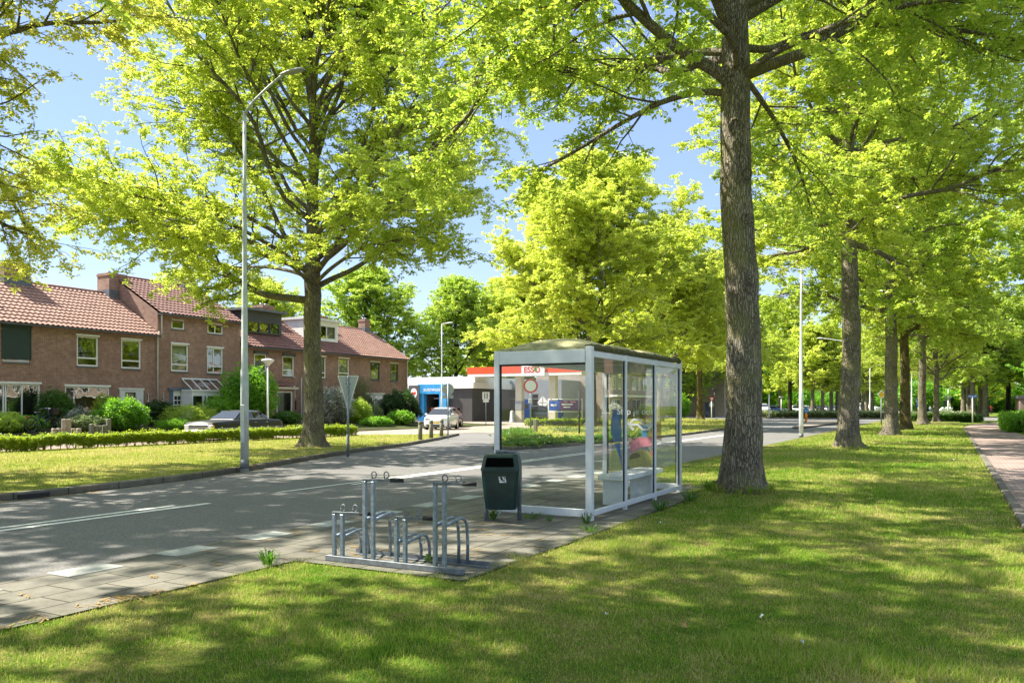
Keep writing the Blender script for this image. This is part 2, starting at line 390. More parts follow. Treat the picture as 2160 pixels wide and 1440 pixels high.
LEADG = plain('lead_grey', (.13, .14, .16), .6, .1, .25, 4)
ANTH = plain('anthracite', (.055, .058, .062), .55, 0, .15, 4)
BLUEGREY = plain('blue_grey_paint', (.10, .13, .19), .5, 0, .1, 4)
GREENSH = plain('dark_green_shutter', (.016, .04, .034), .5, 0, .15, 3)
SLOT = plain('slot_dark', (.003, .003, .003), .95, 0, .1, 4, 0, .0)
BLACK = plain('black_plastic', (.012, .012, .013), .45, 0, .2, 8)
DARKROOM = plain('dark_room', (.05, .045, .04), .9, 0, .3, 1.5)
CURTAIN = plain('curtain', (.50, .48, .42), .9, 0, .2, 5)
WOOD = plain('weathered_wood', (.36, .30, .22), .9, 0, .35, 9, .4)
WOOD_G = plain('grey_green_wood', (.17, .165, .11), .9, 0, .4, 9, .4)
CONC = plain('concrete', (.36, .35, .33), .9, 0, .25, 5, .3)
CONC_W = plain('pale_concrete', (.80, .80, .77), .8, 0, .12, 4, .2)
GALV = plain('galvanised_steel', (.24, .29, .35), .42, .65, .35, 22, .1)
GALV_D = plain('dull_steel', (.17, .185, .20), .6, .3, .35, 14, .1)
POLE = plain('grey_pole_paint', (.46, .50, .50), .5, .1, .15, 6, .05)
POLE_W = plain('pale_pole_paint', (.72, .73, .73), .5, 0, .1, 5)
ALU = plain('anodised_aluminium', (.68, .71, .74), .40, .2, .07, 5)
RUBBER = plain('rubber', (.018, .018, .018), .8, 0, .3, 20)
BINGREEN = plain('bin_green', (.006, .030, .029), .36, 0, .35, 7, .05)
MOSS = plain('mossy_polycarbonate', (.36, .34, .18), .8, 0, .45, 6, .3)
MOSS_D = plain('moss_edge', (.085, .085, .03), .95, 0, .5, 12, .6)
RED = plain('sign_red', (.60, .035, .025), .45, 0, .05, 4)
FASCIA = plain('fascia_red', (.80, .085, .02), .45, 0, .04, 2)
SIGNW = plain('sign_white', (.80, .80, .80), .45, 0, .04, 4)
SIGNG = plain('sign_back_grey', (.40, .43, .43), .5, .35, .12, 9)
BLUE = plain('sign_blue', (.02, .10, .50), .45, 0, .06, 4)
BLUE_L = plain('wash_blue', (.03, .28, .60), .5, 0, .2, 2)
YELLOW = plain('sign_yellow', (.85, .50, .02), .45, 0, .05, 4)
ORANGE = plain('bollard_orange', (.90, .28, .02), .45, 0, .08, 5)
PURPLE = plain('banner_purple', (.10, .035, .13), .6, 0, .15, 4)
BRIGHTBLUE = plain('pump_blue', (.01, .10, .62), .4, 0, .06, 3)
PINK = plain('poster_pink', (.75, .25, .30), .5, 0, .2, 7)
POSTB = plain('poster_denim', (.07, .17, .35), .5, 0, .3, 7)
OLIVE = plain('poster_olive', (.42, .38, .13), .5, 0, .3, 7)
POSTY = plain('poster_yellow', (.75, .58, .06), .5, 0, .2, 7)
POSTR = plain('poster_rust', (.50, .16, .08), .5, 0, .3, 7)
def glass(name, tint=(.93, .96, .95), refl=1.0, ior=1.5):
    b = NB(name); lw = b.n('LayerWeight'); lw.inputs[0].default_value = .5
    F = b.math('ADD', b.math('MULTIPLY', b.math('POWER', lw.outputs['Facing'], 5.0), .5), .028)
    tr = b.n('BsdfTransparent'); tr.inputs[0].default_value = (*tint, 1)
    gl = b.n('BsdfGlossy'); gl.inputs['Roughness'].default_value = 0.0; gl.inputs[0].default_value = (refl, refl, refl, 1)
    m = b.n('MixShader'); b.l(F, m.inputs[0]); b.l(tr.outputs[0], m.inputs[1]); b.l(gl.outputs[0], m.inputs[2])
    b.l(m.outputs[0], b.out.inputs[0]); b.t.nodes.remove(b.p); return b.m
GLASS = glass('shelter_glass', (.965, .98, .975), 1.0, 1.45)
def window_glass(name, wob=.02, k=1.9):
    b = NB(name); v = b.coord('Object'); n = b.noise(v, .9, 2, .5)
    bp = b.n('Bump'); bp.inputs['Strength'].default_value = wob; bp.inputs['Distance'].default_value = .3; b.l(n, bp.inputs['Height'])
    lw = b.n('LayerWeight'); lw.inputs[0].default_value = .5
    F = b.math('ADD', b.math('MULTIPLY', b.math('POWER', lw.outputs['Facing'], 4.0), .8), .16)
    tr = b.n('BsdfTransparent'); tr.inputs[0].default_value = (.82, .85, .85, 1)
    gl = b.n('BsdfGlossy'); gl.inputs['Roughness'].default_value = .01; b.l(bp.outputs[0], gl.inputs['Normal'])
    m = b.n('MixShader'); b.l(F, m.inputs[0]); b.l(tr.outputs[0], m.inputs[1]); b.l(gl.outputs[0], m.inputs[2])
    b.l(m.outputs[0], b.out.inputs[0]); b.t.nodes.remove(b.p); return b.m
WGLASS = window_glass('window_glass')
CGLASS = plain('car_glass', (.02, .025, .028), .06, 0, .1, 2, 0, .8)
def carpaint(name, c, rough=.28, metal=0.0):
    b = NB(name); v = b.coord('Object'); b.col(b.ramp(b.noise(v, 5, 3), [(.3, tuple(x * .95 for x in c)), (.7, tuple(min(1, x * 1.04) for x in c))])).set(Roughness=rough, Metallic=metal)
    b.p.inputs['Coat Weight'].default_value = .8; b.p.inputs['Coat Roughness'].default_value = .06; return b.m
CP_WHITE = carpaint('car_paint_white', (.72, .74, .76))
CP_DARK = carpaint('car_paint_olive_black', (.026, .026, .014), .42); CP_DARK.node_tree.nodes['Principled BSDF'].inputs['Coat Weight'].default_value = .25; CP_DARK.node_tree.nodes['Principled BSDF'].inputs['Specular IOR Level'].default_value = .3
CP_GREY = carpaint('car_paint_grey', (.16, .17, .18), .3, .5)
CP_BLUE = carpaint('car_paint_blue', (.04, .08, .26), .3, .2)
CP_SILV = carpaint('car_paint_silver', (.42, .44, .46), .3, .6)
CP_RED = carpaint('car_paint_red', (.12, .02, .04))
CHROME = plain('chrome', (.60, .61, .62), .15, 1.0, .05, 5)
LAMPG = plain('headlamp_glass', (.72, .74, .75), .08, .3, .1, 20, 0, .8)
TAIL = plain('tail_lamp', (.35, .01, .01), .2, 0, .1, 9)
PLATE = plain('number_plate', (.85, .58, .03), .5, 0, .05, 6)
SKIN = plain('skin', (.50, .30, .21), .6, 0, .08, 5)
# ------------------------------------------------------------------ trees
def unit(v):
    n = np.linalg.norm(v, axis=-1, keepdims=True); return v / np.maximum(n, 1e-9)
class Tubes:
    def __init__(s): s.v = []; s.f = []; s.n = 0
    def add(s, P, r, k):
        P = np.asarray(P, float); r = np.asarray(r, float); n = len(P)
        T = np.empty_like(P); T[1:-1] = P[2:] - P[:-2]; T[0] = P[1] - P[0]; T[-1] = P[-1] - P[-2]; T = unit(T)
        ref = np.array([.31, .95, .05]) if abs(T[0, 2]) > .7 else np.array([.05, .02, 1.0])
        U = unit(np.cross(T, ref)); V = np.cross(T, U)
        a = np.arange(k) * 2 * np.pi / k
        X = P[:, None, :] + r[:, None, None] * (U[:, None, :] * np.cos(a)[None, :, None] + V[:, None, :] * np.sin(a)[None, :, None])
        i = np.arange(n - 1)[:, None] * k; j = np.arange(k)[None, :]; j2 = (j + 1) % k
        F = np.stack([i + j, i + j2, i + k + j2, i + k + j], -1).reshape(-1, 4) + s.n
        s.v.append(X.reshape(-1, 3)); s.f.append(F); s.n += n * k
    def mesh(s, name): return np_mesh(name, np.concatenate(s.v), np.concatenate(s.f), True)

def leaves_mesh(name, P, rng, L, per=5, wid=.58, flat=.75, droop=.25, fold=True):
    """rosettes of lance-shaped leaves at the points P"""
    n = len(P); P = np.repeat(P, per, 0); m = len(P)
    az0 = np.repeat(rng.uniform(0, 2 * np.pi, n), per) + np.tile(np.arange(per) * 2 * np.pi / per, n) + rng.normal(0, .35, m)
    el = rng.normal(-droop, .55 * (1.35 - flat), m)
    D = np.stack([np.cos(az0) * np.cos(el), np.sin(az0) * np.cos(el), np.sin(el)], -1)
    up = unit(np.stack([rng.normal(0, .6, m), rng.normal(0, .6, m), np.ones(m)], -1))
    S = unit(np.cross(D, up)); N = np.cross(S, D)
    l = L * rng.uniform(.65, 1.25, m)[:, None]; wd = l * wid * rng.uniform(.8, 1.2, m)[:, None] * .5
    st = P + D * l * .12
    V = np.stack([st, st + D * l * .5 + S * wd + N * l * .07, st + D * l - N * l * .10, st + D * l * .5 - S * wd + N * l * .07], 1)
    F = np.arange(m * 4).reshape(m, 4)
    return np_mesh(name, V.reshape(-1, 3), F)

def make_tree_mesh(seed, H, z0, Rad, zc, Rtop, Rbot, tr, limbs, el_low, el_high, custom=(), leaf=.11, per=5, sec_gap=.55, twig_gap=.36, leaf_gap=.14,
                   inner=.28, wander=.16, trop=.05, droop_low=0.0, flare=1.0, lean=(0, 0), cyl_k=20, detail=1.0, fill=1.0, leaf_lim=None, knots=()):
    rng = np.random.default_rng(seed); tb = Tubes(); A = []
    def env(z):
        q = (z - zc) / (Rtop if z > zc else Rbot)
        return Rad * math.sqrt(max(0.0, 1 - q * q))
    ph = rng.uniform(0, 6.28, 4)
    def lump(az, z): return 1 + .13 * math.sin(3 * az + ph[0] + z * .5) + .10 * math.sin(5 * az + ph[1] - z * .8) + .08 * math.sin(2 * az + 1.3 * z + ph[2])
    # trunk
    nz = 34 if detail > .6 else 14; zz = np.linspace(0, 1, nz) ** 1.15 * H * .93
    wob = np.cumsum(rng.normal(0, .02, (nz, 2)), 0) * (H / 18)
    TP = np.stack([lean[0] * zz + wob[:, 0], lean[1] * zz + wob[:, 1], zz], -1); TP[0, :2] = 0; TP[:, 2] -= .06
    rr = tr * (1 - zz / H * .55) * np.where(zz > z0, np.clip(1 - (zz - z0) / (H - z0) * .95, .05, 1), 1) + tr * .55 * flare * np.exp(-zz / .28) + tr * .12 * flare * np.exp(-zz / 1.1)
    rr *= 1 + rng.normal(0, .012, nz)
    tb.add(TP, rr, cyl_k)
    # ribbed root flare
    X = tb.v[0].reshape(nz, cyl_k, 3); a = np.arange(cyl_k) * 2 * np.pi / cyl_k
    rib = 1 + (.16 * np.sin(5 * a + ph[3]) + .08 * np.sin(9 * a))[None, :] * np.exp(-zz / .4)[:, None] * flare + (rng.normal(0, .02, (nz, cyl_k)) if detail > .6 else 0)
    c = TP[:, None, :]; tb.v[0] = (c + (X - c) * rib[..., None]).reshape(-1, 3)
    def trunk_at(z):
        i = np.interp(z, zz, np.arange(nz)); k = int(min(i, nz - 2)); f = i - k
        return TP[k] * (1 - f) + TP[k + 1] * f, float(np.interp(z, zz, rr))
    def grow(p, d, L, r0, step, wnd, tro, r1=.25, clip=1.0, minlen=.8):
        pts = [np.array(p)]; d = d / np.linalg.norm(d); t = 0
        while t < L:
            d = d + rng.normal(0, wnd, 3) * step ** .5 + np.array([0, 0, tro * step]); d /= np.linalg.norm(d)
            q = pts[-1] + d * step; az = math.atan2(q[1] - lean[1] * q[2], q[0] - lean[0] * q[2]); rho = math.hypot(q[0] - lean[0] * q[2], q[1] - lean[1] * q[2])
            if t > minlen and (rho > env(q[2]) * lump(az, q[2]) * clip): break
            pts.append(q); t += step
        n = len(pts)
        if n < 2: pts.append(pts[0] + d * step); n = 2
        return np.array(pts), np.linspace(r0, max(r0 * r1, .006), n), d
    LIMBS = []
    def limb(z, az, el, L, r0, tro, wnd=wander, path=None):
        p, tr_r = trunk_at(z)
        if path is not None: P = np.array([p] + [np.array(q) for q in path]); Pn = []
        d = np.array([math.cos(az) * math.cos(el), math.sin(az) * math.cos(el), math.sin(el)])
        if path is not None:
            # smooth a given path
            tt = np.linspace(0, 1, len(P)); ts = np.linspace(0, 1, 4 * len(P)); pts = np.stack([np.interp(ts, tt, P[:, i]) for i in range(3)], -1)
            for _ in range(3): pts[1:-1] = (pts[:-2] + 2 * pts[1:-1] + pts[2:]) / 4
            rads = np.linspace(r0, r0 * .3, len(pts))
        else: pts, rads, _ = grow(p + d * tr_r * .3, d, L, r0, .55, wnd, tro, clip=rng.uniform(.8, .98))
        rads = rads.copy(); rads[0] *= 1.35
        tb.add(pts, rads, 8 if r0 > .06 else 6); LIMBS.append((pts, rads))
    for cst in custom: limb(**cst)
    gold = 2.39996
    for i in range(limbs):
        f = (i + .5) / limbs; z = z0 + (H * .92 - z0) * f ** 1.05 + rng.normal(0, .15)
        az = i * gold + rng.normal(0, .25)
        el = el_low + (el_high - el_low) * f ** .8 + rng.normal(0, .09)
        r0 = tr * (.34 - .2 * f) * rng.uniform(.75, 1.15)
        limb(z, az, el, 14, max(r0, .025), (trop if f > .25 else trop - droop_low))
    LIMBS.append((TP[zz > H * .6], rr[zz > H * .6]))
    secs = []
    for pts, rads in LIMBS:
        seg = np.linalg.norm(np.diff(pts, axis=0), axis=1); s = np.concatenate([[0], np.cumsum(seg)]); L = s[-1]
        if L < .6: continue
        t = L * inner * rng.uniform(.6, 1.1); side = 1
        while t < L:
            k = min(np.searchsorted(s, t), len(pts) - 1); p = pts[k - 1] + (pts[k] - pts[k - 1]) * ((t - s[k - 1]) / max(seg[k - 1], 1e-6)); d = unit(pts[k] - pts[k - 1])
            h = unit(np.cross(d, [0, 0, 1.0])); side = -side; ang = rng.uniform(.55, 1.15)
            dd = d * math.cos(ang) + (h * side * math.cos(rng.normal(0, .5)) + np.cross(h, d) * rng.normal(.05, .45)) * math.sin(ang)
            ln = max(.9, L * .42 * (1 - .55 * t / L) * rng.uniform(.7, 1.3)); r0 = max(.010, rads[min(k, len(rads) - 1)] * .5)
            P, rd, dl = grow(p, dd, ln, r0, .36, .22, -.02 + rng.normal(0, .06), clip=1.06, minlen=.4)
            secs.append((P, rd)); tb.add(P, rd, 5 if detail > .6 else 3); t += sec_gap * rng.uniform(.6, 1.4)
        secs.append((pts[-3:], rads[-3:]))
    tw = []
    for P, rd in secs:
        seg = np.linalg.norm(np.diff(P, axis=0), axis=1); s = np.concatenate([[0], np.cumsum(seg)]); L = s[-1]; t = L * .22
        while t < L + .02:
            k = min(max(np.searchsorted(s, t), 1), len(P) - 1); p = P[k - 1] + (P[k] - P[k - 1]) * ((t - s[k - 1]) / max(seg[k - 1], 1e-6)); d = unit(P[k] - P[k - 1])
            q = unit(rng.normal(0, 1, 3) * np.array([1, 1, .45])); dd = unit(d * .7 + q * .9 + np.array([0, 0, -.08])); ln = rng.uniform(.45, 1.05)
            nq = 4; T = np.array([p + dd * ln * i / (nq - 1) + np.array([0, 0, -.10 * ln * (i / (nq - 1)) ** 2]) + (rng.normal(0, .03, 3) if i else 0) for i in range(nq)])
            if detail > .6: tb.add(T, np.linspace(max(.006, .008), .003, nq), 3)
            tw.append(T); t += twig_gap * rng.uniform(.6, 1.4)
    for T in tw:
        L = np.linalg.norm(T[-1] - T[0]); m = max(2, int(L / leaf_gap * fill)); u = rng.uniform(.2, 1.02, m)
        A.append(T[0] + (T[-1] - T[0]) * u[:, None] + rng.normal(0, .05, (m, 3)))
    A = np.concatenate(A)
    if leaf_lim and len(A) > leaf_lim: A = A[rng.choice(len(A), leaf_lim, False)]
    for (kz, kaz, kr) in knots:
        p, r = trunk_at(kz); d = np.array([math.cos(kaz), math.sin(kaz), 0]); q = p + d * r * .96
        up = np.array([0, 0, 1.0]); h = np.cross(up, d); ring = []
        for j in range(13):
            a_ = 2 * math.pi * j / 12; ring.append(q + (h * math.cos(a_) * .85 + up * math.sin(a_)) * kr)
        tb.add(np.array(ring), np.full(13, kr * .34), 7)
    return tb.mesh('trunk'), leaves_mesh('crown', A, rng, leaf, per)

def put_tree(name, meshes, loc, rz, bark, leaf, label, group=None, s=1.0, cat='tree', first=True):
    t = thing(name, label, cat, loc, rz, group); t.scale = (s, s, s)
    for me, nm, mt in ((meshes[0], 'trunk', bark), (meshes[1], 'crown', leaf)):
        o = bpy.data.objects.new(nm, me); C.objects.link(o); o.parent = t
        if len(me.materials) == 0: me.materials.append(mt)
        elif me.materials[0] != mt: o.material_slots[0].link = 'OBJECT'; o.material_slots[0].material = mt
    return t
# directions seen in the picture, turned into compass angles of the plan
AZ_LEFT = math.atan2(-RY, -RX); AZ_RIGHT = math.atan2(RY, RX); AZ_TO = math.atan2(-FY, -FX); AZ_FROM = math.atan2(FY, FX)
def rel(Rr, Ff, z): return np.array([RX * Rr + FX * Ff, RY * Rr + FY * Ff, z])   # offset: right, away, height

# the big oak in front
NEAR_A = make_tree_mesh(11, 19.5, 7.6, 8.6, 10.2, 9.5, 5.6, .335, 24, R(2), R(70), custom=[
    dict(z=7.55, az=0, el=0, L=9, r0=.135, tro=0, path=[rel(-.45, -.2, 7.75), rel(-1.2, -.4, 8.05), rel(-2.0, -.7, 8.55), rel(-3.0, -1.1, 9.3), rel(-4.6, -1.6, 10.2), rel(-6.0, -2.0, 10.6)]),
    dict(z=7.45, az=0, el=0, L=9, r0=.075, tro=0, path=[rel(-.7, .1, 7.55), rel(-1.5, .3, 7.4), rel(-2.3, .5, 7.0), rel(-3.2, .7, 6.5), rel(-4.0, .8, 6.1)]),
    dict(z=8.25, az=0, el=0, L=9, r0=.085, tro=0, path=[rel(-.8, .5, 8.45), rel(-1.8, 1.0, 8.35), rel(-2.8, 1.6, 8.4), rel(-3.6, 2.2, 8.9), rel(-5.0, 2.8, 9.2)]),
    dict(z=8.35, az=0, el=0, L=9, r0=.08, tro=0, path=[rel(.5, -.1, 8.2), rel(.95, -.2, 8.4), rel(1.6, -.3, 8.55), rel(3, -.5, 8.5), rel(4.8, -.6, 8.2), rel(6.2, -.8, 7.6)]),
    dict(z=8.2, az=0, el=0, L=9, r0=.15, tro=0, path=[rel(-.35, -.3, 8.8), rel(-.6, -.5, 10), rel(-1.0, -.9, 12), rel(-1.6, -1.4, 14.5)]),
    dict(z=8.8, az=0, el=0, L=9, r0=.11, tro=0, path=[rel(.4, -.2, 9.0), rel(1.4, -.5, 9.5), rel(3, -.9, 10.2), rel(5, -1.4, 11)]),
    dict(z=7.9, az=0, el=0, L=9, r0=.07, tro=0, path=[rel(.3, .6, 7.9), rel(1.2, 1.8, 7.6), rel(2.2, 3.2, 7.0), rel(3, 4.6, 6.3)]),
    dict(z=7.8, az=0, el=0, L=9, r0=.08, tro=0, path=[rel(-.3, -.8, 8.1), rel(-1.8, -2.2, 8.4), rel(-3.4, -3.4, 8.4), rel(-5.2, -4.2, 7.9), rel(-6.4, -4.6, 7.5)]),
    dict(z=7.7, az=0, el=0, L=9, r0=.07, tro=0, path=[rel(.3, -.7, 7.9), rel(1.6, -2.2, 8.0), rel(3.0, -3.2, 7.7), rel(4.4, -4, 7.2)]),
  ], leaf=.105, per=5, sec_gap=.30, twig_gap=.22, leaf_gap=.062, inner=.30, trop=.02, droop_low=.07, cyl_k=28, lean=(-.012, 0), flare=.95,
  knots=[(6.80, AZ_TO - .20, .125), (6.45, AZ_TO - .15, .10), (5.95, AZ_TO + .50, .11), (7.95, AZ_TO + .05, .11), (5.1, AZ_TO + .3, .08)])
# the spreading oak on the left verge, its limbs rising like a vase
VASE_G = make_tree_mesh(23, 19.5, 6.1, 9.3, 10.4, 9.5, 5.9, .36, 40, R(20), R(74), custom=[
    dict(z=5.45, az=0, el=0, L=9, r0=.15, tro=0, path=[rel(-.8, -.1, 5.5), rel(-1.7, -.3, 5.55), rel(-2.7, -.5, 6.1), rel(-3.7, -.7, 7.0), rel(-4.8, -.9, 7.6), rel(-6.6, -1.1, 8.6)]),
    dict(z=5.9, az=0, el=0, L=9, r0=.12, tro=0, path=[rel(.6, .1, 6.2), rel(1.5, .2, 6.6), rel(2.6, .3, 7.4), rel(4.0, .4, 8.0), rel(5.6, .5, 9.2)]),
    dict(z=6.2, az=0, el=0, L=9, r0=.12, tro=0, path=[rel(-.6, .3, 6.9), rel(-1.3, .5, 8.1), rel(-2.2, .8, 10), rel(-3.6, 1.0, 12), rel(-4.6, 1.2, 14)]),
    dict(z=6.3, az=0, el=0, L=9, r0=.11, tro=0, path=[rel(.7, -.2, 7.1), rel(1.6, -.5, 8.6), rel(2.1, -.8, 10.5), rel(3, -1, 13)]),
    dict(z=6.4, az=0, el=0, L=9, r0=.09, tro=0, path=[rel(-.8, -.6, 7.0), rel(-2.4, -1.2, 7.9), rel(-4.4, -1.6, 8.6), rel(-6.6, -1.6, 8.6), rel(-8.2, -1.6, 8.0)]),
    dict(z=6.2, az=0, el=0, L=9, r0=.08, tro=0, path=[rel(-.8, .8, 6.6), rel(-2.4, 1.8, 7.0), rel(-4.2, 2.4, 7.0), rel(-6.0, 2.6, 6.4)]),
    dict(z=6.0, az=0, el=0, L=9, r0=.08, tro=0, path=[rel(-.3, -1.2, 6.4), rel(-1.0, -3, 6.9), rel(-2.0, -5, 7.1), rel(-2.6, -6.6, 6.7)]),
    dict(z=6.0, az=0, el=0, L=9, r0=.08, tro=0, path=[rel(.9, -1.2, 6.4), rel(2.4, -2.8, 6.9), rel(4, -4, 6.9), rel(5.4, -4.8, 6.5)]),
  ], leaf=.12, per=5, sec_gap=.29, twig_gap=.22, leaf_gap=.068, inner=.40, trop=.03, wander=.13, cyl_k=24, flare=1.35)
YELLOW_I = make_tree_mesh(31, 20.0, 4.6, 9.3, 9.0, 11.1, 5.2, .34, 44, R(12), R(78), leaf=.17, per=5, sec_gap=.28, twig_gap=.24, leaf_gap=.075, inner=.3, trop=.05, detail=.7, cyl_k=16)
ROW_B = make_tree_mesh(47, 19.0, 7.6, 8.2, 10.8, 8.2, 5.8, .37, 34, R(-4), R(66), leaf=.14, per=5, sec_gap=.28, twig_gap=.24, leaf_gap=.075, inner=.26, trop=.01, droop_low=.06, cyl_k=22, flare=1.2,
  custom=[dict(z=8.2, az=0, el=0, L=9, r0=.07, tro=0, path=[rel(-.6, -.1, 8.4), rel(-1.7, -.3, 8.9), rel(-3.0, -.4, 8.6), rel(-4.6, -.6, 8.9)])])
LEFT_H = make_tree_mesh(97, 18.0, 6.2, 8.8, 10.2, 8.2, 6.0, .34, 32, R(-8), R(64), leaf=.11, per=5, sec_gap=.28, twig_gap=.22, leaf_gap=.072, inner=.24, trop=.0, droop_low=.08)
ROW_C = make_tree_mesh(59, 18.5, 6.6, 8.0, 10.2, 8.3, 5.2, .36, 34, R(4), R(68), leaf=.18, per=5, sec_gap=.32, twig_gap=.26, leaf_gap=.09, inner=.25, trop=.02, droop_low=.05, cyl_k=16, flare=1.1, detail=.7)
FAR_D = make_tree_mesh(71, 17.0, 4.6, 7.6, 9.0, 8.0, 4.8, .36, 30, R(8), R(72), leaf=.36, per=5, sec_gap=.5, twig_gap=.36, leaf_gap=.17, inner=.22, trop=.03, cyl_k=10, detail=.5)
BUSHY = make_tree_mesh(83, 17.0, 2.2, 6.8, 8.4, 8.6, 7.0, .30, 46, R(14), R(80), leaf=.32, per=5, sec_gap=.5, twig_gap=.36, leaf_gap=.17, inner=.2, trop=.04, cyl_k=8, detail=.5)
KG = 'oak trees lining the avenue'
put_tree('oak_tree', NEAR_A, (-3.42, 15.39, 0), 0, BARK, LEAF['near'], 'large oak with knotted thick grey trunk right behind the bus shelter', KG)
put_tree('oak_tree', VASE_G, (-20.8, 23.1, .12), 0, BARK, LEAF['green'], 'spreading oak with vase of rising limbs on the verge in front of the brick houses', KG)
put_tree('oak_tree', ROW_B, (-3.36, 33.2, 0), .3, BARK, LEAF['green'], 'oak with bare straight trunk on the lawn, next one after the tree by the shelter', KG)
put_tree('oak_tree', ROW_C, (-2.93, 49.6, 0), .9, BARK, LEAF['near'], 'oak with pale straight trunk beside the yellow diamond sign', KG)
put_tree('oak_tree', ROW_C, (-2.65, 60.5, 0), 2.6, BARK_Y, LEAF['green'], 'oak with yellow lichen covered trunk in the lawn row', KG, .93)
put_tree('oak_tree', ROW_B, (-2.2, 81.4, 0), 4.4, BARK, LEAF['mid'], 'oak with slim dark flared trunk just beyond the lichen covered one', KG, .95)
put_tree('oak_tree', VASE_G, (-1.28, 94.1, 0), 3.6, BARK, LEAF['green'], 'oak forking low into two limbs beside the dark low hedge', KG, .8)
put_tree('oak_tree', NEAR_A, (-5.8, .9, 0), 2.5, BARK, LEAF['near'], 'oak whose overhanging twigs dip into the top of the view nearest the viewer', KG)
put_tree('oak_tree', LEFT_H, (-20.5, 7.6, .12), 1.2, BARK, LEAF['olive'], 'oak with olive catkin covered branches reaching in from the left edge', KG)
put_tree('oak_tree', ROW_B, (-20.5, -8.5, .12), 2.0, BARK, LEAF['green'], 'oak left of the view whose crown shades the near road', KG)
put_tree('oak_tree', YELLOW_I, (-23.5, 56.0, .1), 0, BARK, LEAF['yellow'], 'broad golden green oak towering behind the bus shelter roof', KG)
put_tree('oak_tree', YELLOW_I, (-23.5, 72.5, .1), 2.1, BARK, LEAF['yellow'], 'golden oak just beyond the broad one behind the shelter', KG, .92)
put_tree('oak_tree', ROW_C, (-24.1, 88.2, .1), 4.0, BARK_Y, LEAF['green'], 'oak with yellowish low branching trunk right of the shelter', KG, .95)
put_tree('oak_tree', ROW_C, (-24.5, 104, .1), 5.2, BARK_Y, LEAF['green'], 'oak half hidden by the left side of the thick knotted trunk', KG)
put_tree('oak_tree', ROW_C, (9.0, 44, 0), 1.9, BARK, LEAF['mid'], 'oak reaching its long branches in from the right edge', KG)
put_tree('oak_tree', YELLOW_I, (9.5, 66, 0), 3.3, BARK, LEAF['mid'], 'leafy oak at the right edge beyond the clipped hedge', KG)
# far trees: pairs of rows beyond the roundabout
def px_tree(kind, px, by, leaf, label, group, rz, s, bark=BARK):
    p = gp(px, by, .1); put_tree('oak_tree', kind, (p.x, p.y, .1), rz, bark, leaf, label, group, s)
FG = 'trees beyond the roundabout'
FL = 'slender oak in the far double row beyond the roundabout'
px_tree(FAR_D, 1666, 872, LEAF['green'], 'stout dark oak trunk standing by the blue parked car', FG, .4, 1.15, BARK_D)
for i, (px, by, s) in enumerate([(1714, 873, .95), (1735, 873, .95), (1754, 872.5, .95), (1766, 872.5, .9), (1820, 871.5, 1), (1828, 871, 1), (1840, 870.5, 1), (1690, 870, 1.05), (1645, 870, 1)]):
    px_tree(FAR_D, px, by, LEAF[('yellow', 'green', 'yellow')[i % 3]], FL, FG, i * 1.3, s)
PL = 'oak in the cluster of trunks behind the blue direction sign'
for i, (px, by, s) in enumerate([(2032, 877, 1), (2042, 876, 1), (2052, 877.5, 1.05), (2068, 876, 1.1), (2078, 877.5, 1.05)]):
    px_tree(FAR_D, px, by, LEAF['mid'], PL, FG, i * 1.7 + .4, s)
for i, (x, y, s) in enumerate([(8, 150, 1.1), (16, 142, 1.0), (22, 120, 1.1), (30, 160, 1.2), (14, 118, .9), (6, 180, 1.2), (-2, 215, 1.2), (-14, 225, 1.2), (-26, 215, 1.25), (-40, 205, 1.2), (-52, 190, 1.2), (-44, 170, 1.1), (-10, 260, 1.3), (16, 205, 1.25)]):
    put_tree('tree', BUSHY if i % 2 else FAR_D, (x, y, 0), i * 2.1, BARK_D, LEAF[('mid', 'fresh', 'green')[i % 3]], 'bushy green tree closing the far end of the avenue', 'trees closing the avenue', s)
# behind the houses and the petrol station
for i, (x, y, s, lf, lb) in enumerate([
    (-66, 84, 1.15, 'mid', 'green tree behind the right end of the brick houses'), (-58, 92, 1.1, 'mid', 'green tree behind the white car wash roof'),
    (-52, 100, 1.15, 'green', 'loose green tree above the car wash between the houses and the golden oak'), (-47, 108, 1.1, 'mid', 'green tree peeping out left of the golden oak'),
    (-74, 74, 1.0, 'green', 'green tree rising over the ridge of the end house'), (-42, 112, 1.15, 'mid', 'green tree behind the petrol station canopy'),
    (-36, 122, 1.1, 'mid', 'green tree behind the beige terrace'), (-34, 140, 1.1, 'fresh', 'fresh green tree beyond the beige flats'), (-62, 112, 1.25, 'green', 'tall green tree far behind the car wash')]):
    put_tree('tree', BUSHY, (x, y, 0), i * 1.9 + .3, BARK_D, LEAF[lf], lb, 'trees behind the houses and petrol station', s)
# ------------------------------------------------------------------ ground
def smooth01(x): x = np.clip(x, 0, 1); return x * x * (3 - 2 * x)
def terr(X, Y):
    """height of the land: verge, lane, raised front gardens"""
    X = np.asarray(X, float); Y = np.asarray(Y, float)
    return .05 + .45 * smooth01((-33.0 - X) / 4.5) * (1 - .5 * smooth01((Y - 38) / 22)) * (1 - smooth01((Y - 58) / 3.5))
def th(X, Y): return float(terr(X, Y))
def vnoise(X, Y, s, seed):
    """value noise on numpy arrays"""
    rng = np.random.default_rng(seed); T = rng.random((256, 256)); x = X * s; y = Y * s
    xi = np.floor(x).astype(int); yi = np.floor(y).astype(int); u = smooth01(x - xi); v = smooth01(y - yi)
    g = lambda a, b: T[a % 256, b % 256]
    return (g(xi, yi) * (1 - u) + g(xi + 1, yi) * u) * (1 - v) + (g(xi, yi + 1) * (1 - u) + g(xi + 1, yi + 1) * u) * v
